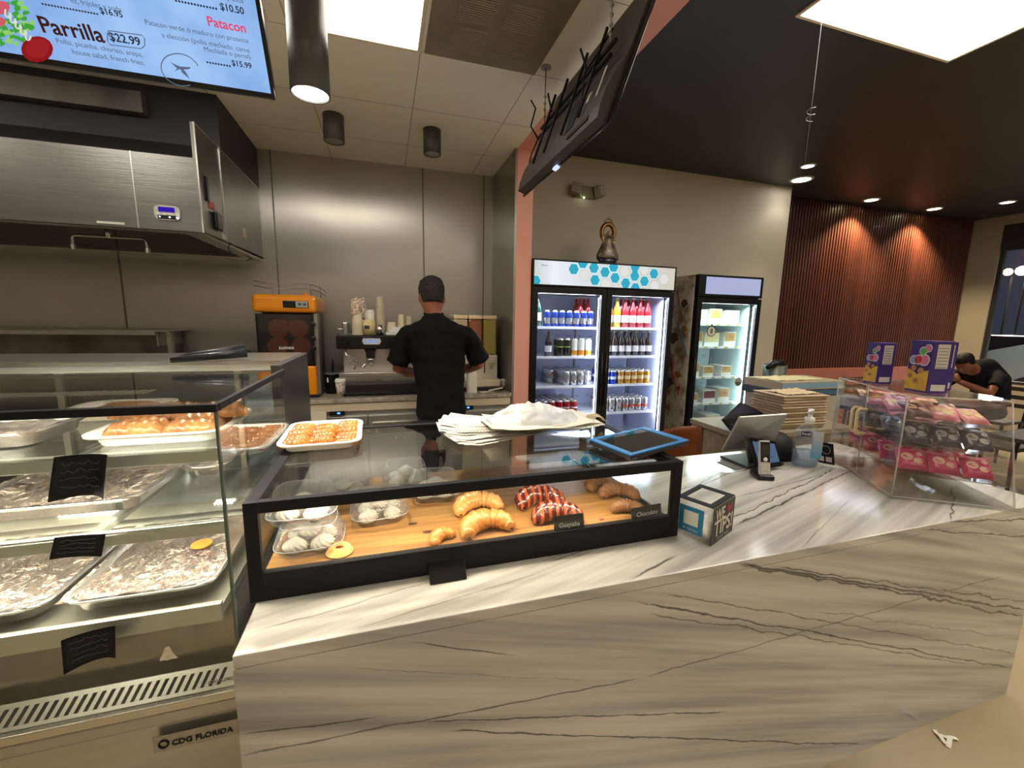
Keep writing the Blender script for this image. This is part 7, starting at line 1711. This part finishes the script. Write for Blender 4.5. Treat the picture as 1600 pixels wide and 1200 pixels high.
# cardboard boxes on the table behind
def cbox(x0, x1, y0, y1, z0, z1, label, m, band=None):
    t = thing('cardboard_box', label, 'box', ((x0 + x1) / 2, (y0 + y1) / 2, z0))
    b = nb(); box(b, x0, x1, y0, y1, z0, z1, .002); part('box_body', b, m, t)
    if band:
        b = nb(); box(b, x0 - .0012, x1, y0 - .0012, y0, z0 + (z1 - z0) * .15, z1 - (z1 - z0) * .12); part('printed_band', b, band, t)
    return t
BT = .80
cbox(2.95, 3.6, 2.44, 2.78, .70, .985, 'plain grey cardboard box at the bottom of the pile behind the tablets', mat('grey carton', srgb(150, 142, 126), .7))
cbox(2.93, 3.62, 2.435, 2.80, .986, 1.04, 'dark blue printed flat box in the middle of the pile', mat('navy carton', srgb(36, 44, 62), .5), mat('navy band', srgb(60, 84, 110), .5))
cbox(2.94, 3.60, 2.43, 2.79, 1.041, 1.105, 'light blue and grey printed flat box on top of the pile', mat('pale top carton', srgb(160, 142, 112), .6), mat('blue band', srgb(112, 140, 156), .5))
b = nb(); box(b, 2.9, 3.66, 2.43, 2.84, .66, .699, .004); 
for x in (2.93, 3.6): 
    for y in (2.45, 2.78): box(b, x, x + .04, y, y + .04, 0, .66)
solo('box_stand', b, DW, 'dark stand carrying the pile of cardboard boxes', 'stand', (3.3, 2.6, 0))
b = nb(); grid(b, 10, 8, lambda u, v: Vector((2.96 + u * .5, 2.50 + v * .24, 1.108 + .012 * abs(noise.noise(Vector((u * 5, v * 4, 7)))))), smooth=False)
solo('wrapping_paper', b, mat('golden paper', srgb(214, 196, 150), .5), 'crumpled pale golden paper lying on the top box', 'paper', (3.2, 2.6, 1.106))
c = Vector((3.34, 2.92, 1.12))
t = thing('small_bin', 'dark green curved bin standing behind the box pile', 'bin', (3.42, 2.95, .8))
b = nb(); lathe(b, [(0, 0), (.085, 0), (.10, .36), (.095, .36), (.08, .01), (0, .01)], 24, c=(3.46, 2.96, .82)); part('bin_body', b, mat('olive plastic', srgb(74, 78, 60), .4), t)
b = nb(); tube(b, [(3.30, 2.9, 1.16), (3.36, 2.9, 1.20), (3.46, 2.9, 1.205), (3.54, 2.92, 1.17)], [.02, .03, .03, .015], 10); part('lid', b, BLACKP, t)
b = nb(); box(b, 3.34, 3.58, 2.86, 3.08, .0, .819, .004); solo('bin_plinth', b, DW, 'dark plinth under the olive bin, hidden behind the boxes', 'plinth', (3.46, 2.97, 0))
# black round cushions / bags beside the trays
for (px, py, y, r, lab) in ((1222, 646, 2.35, .10, 'black rounded bag between tablets and carton trays'),):
    c = at(px, py, Y=y); b = nb(); ball(b, (c.x, y, max(c.z, TZ + .08)), .085, 18, sx=1.2, sz=.9); solo('black_bag', b, BLACKM, lab, 'bag', (c.x, y, TZ))
b = nb(); c = at(1248, 722, Z=CT); q = Vector((1.93, 1.62, CT))
lathe(b, [(0, 0), (.11, 0), (.12, .02), (.10, .08), (.06, .12), (0, .13)], 24, c=q); solo('black_dome', b, BLACKM, 'black domed device behind the sanitizer bottle', 'device', tuple(q))
b = nb(); q = at(1222, 702, Z=CT); obox(b, Vector((1.86, 1.60, CT + .001)), Vector((.9, -.43, 0)), Vector((.43, .9, 0)), Z_, .17, .08, .025, .006); solo('card_reader', b, BLACKP, 'flat black card reader lying behind the sales terminal', 'card reader', (1.9, 1.6, CT))
# tan bucket chair behind the counter
def bucket():
    t = thing('bucket_chair', 'tan leather bucket chair behind the counter', 'chair', (1.77, 2.25, 0))
    b = nb()
    def fn(u, v):
        a = (u - .5) * 2.3; w_ = .235; x = w_ * math.sin(a) * (1.0 - .08 * v); y = -.20 * math.cos(a) ; z = .48 + v * (.445 - .10 * abs(math.sin(a)) ** 3)
        rr = 1 - .15 * max(0, v - .8) / .2 * abs(math.sin(a)) ** 2
        return Vector((1.77 + x * rr, 2.25 + y, z))
    grid(b, 28, 14, fn); bmesh.ops.solidify(b, geom=b.faces[:], thickness=.028); part('backrest', b, mat('tan leather', srgb(150, 84, 42), .38, 0, srgb(122, 64, 32), 7, (1, 1, 1), .12, 50), t)
    b = nb(); ball(b, (1.77, 2.28, .50), .235, 28, sz=.18); part('seat', b, mat('tan leather', srgb(150, 84, 42)), t)
    for sx_ in (-1, 1):
        for sy_ in (-1, 1): b = nb(); tube(b, [(1.77 + sx_ * .1, 2.27 + sy_ * .1, .47), (1.77 + sx_ * .24, 2.27 + sy_ * .2, 0)], [.012, .010], 8); part('leg', b, BLACKM, t)
bucket()
# ------------------------------------------------------------------ outside, at night
b = nb(); box(b, 9.2, 45, -25, 30, -.15, -.05); struct('floor_outside', b, mat('asphalt', (.03, .03, .032), .8))
def car(x, y, l, h, m, label):
    t = thing('parked_car', label, 'car', (x, y, -.05))
    b = nb(); q = [(-l / 2, .3), (-l / 2, .85), (-l * .42, 1.0), (-l * .30, 1.08), (-l * .18, h), (l * .25, h), (l * .42, 1.05), (l / 2, .95), (l / 2, .3)]
    prism(b, q, Vector((x, y, -.05)), Y_, Z_, X_, 1.7); bmesh.ops.bevel(b, geom=b.edges[:], offset=.09, segments=3, profile=.5, affect='EDGES'); part('car_body', b, m, t)
    for yy in (-l * .32, l * .3): b = nb(); cyl(b, (x - .02, y + yy, .28), .33, .2, 24, axis='x'); part('wheel', b, BLACKM, t)
car(12.3, 3.2, 5.4, 1.50, mat('pale car paint', srgb(150, 150, 138), .4, spec=.4), 'pale parked vehicle outside the night window')
car(17.5, 7.2, 4.4, 1.4, mat('dark car paint', (.02, .02, .022), .3), 'dark parked car further out, left of the pale vehicle')
for (px, py, X, r, col, e, lab) in ((1545, 427, 20, .06, (1, .6, .2), 2.4, 'leftmost orange street lamp glowing outside the window'), (1575, 425, 22, .13, (1, .55, .18), 3.0, 'brightest orange street lamp outside the window'), (1597, 423, 21, .16, (.8, .88, 1), 5, 'white street lamp outside at the picture edge')):
    c = at(px, py, X=X); t = thing('street_lamp', lab, 'street lamp', (c.x, c.y, -.05))
    b = nb(); ball(b, c, r, 12); part('lamp_head', b, emis('street %.2f' % r, col, e), t)
    pl = bpy.data.lights.new('lamp_light', 'POINT'); pl.energy = 200; pl.color = col; pl.shadow_soft_size = .1; po = bpy.data.objects.new('lamp_light', pl); COL.objects.link(po); po.location = c - X_ * .5
    b = nb(); tube(b, [(c.x + .3, c.y, -.05), (c.x + .3, c.y, c.z), (c.x, c.y, c.z)], .03, 8); part('pole', b, mat('pole', (.01, .01, .01), .8), t)
t = thing('added_facade_lamp', 'unseen outdoor lamp added above the window to light the parked cars', 'lamp', (9.5, 1.5, 3.2))  # unseen lamp with housing, added to light the near side of the cars
b = nb(); box(b, 9.2, 9.6, .6, 2.6, 3.2, 3.26, .01); part('housing', b, BLACKM, t)
b = nb(); box(b, 9.25, 9.55, .65, 2.55, 3.193, 3.199); part('lamp_lens', b, emis('added facade light', (.9, .95, 1), 6), t)
area(9.6, 1.6, 3.18, 1.5, .3, 110, (.9, .95, .92), (0, -.6, 0))
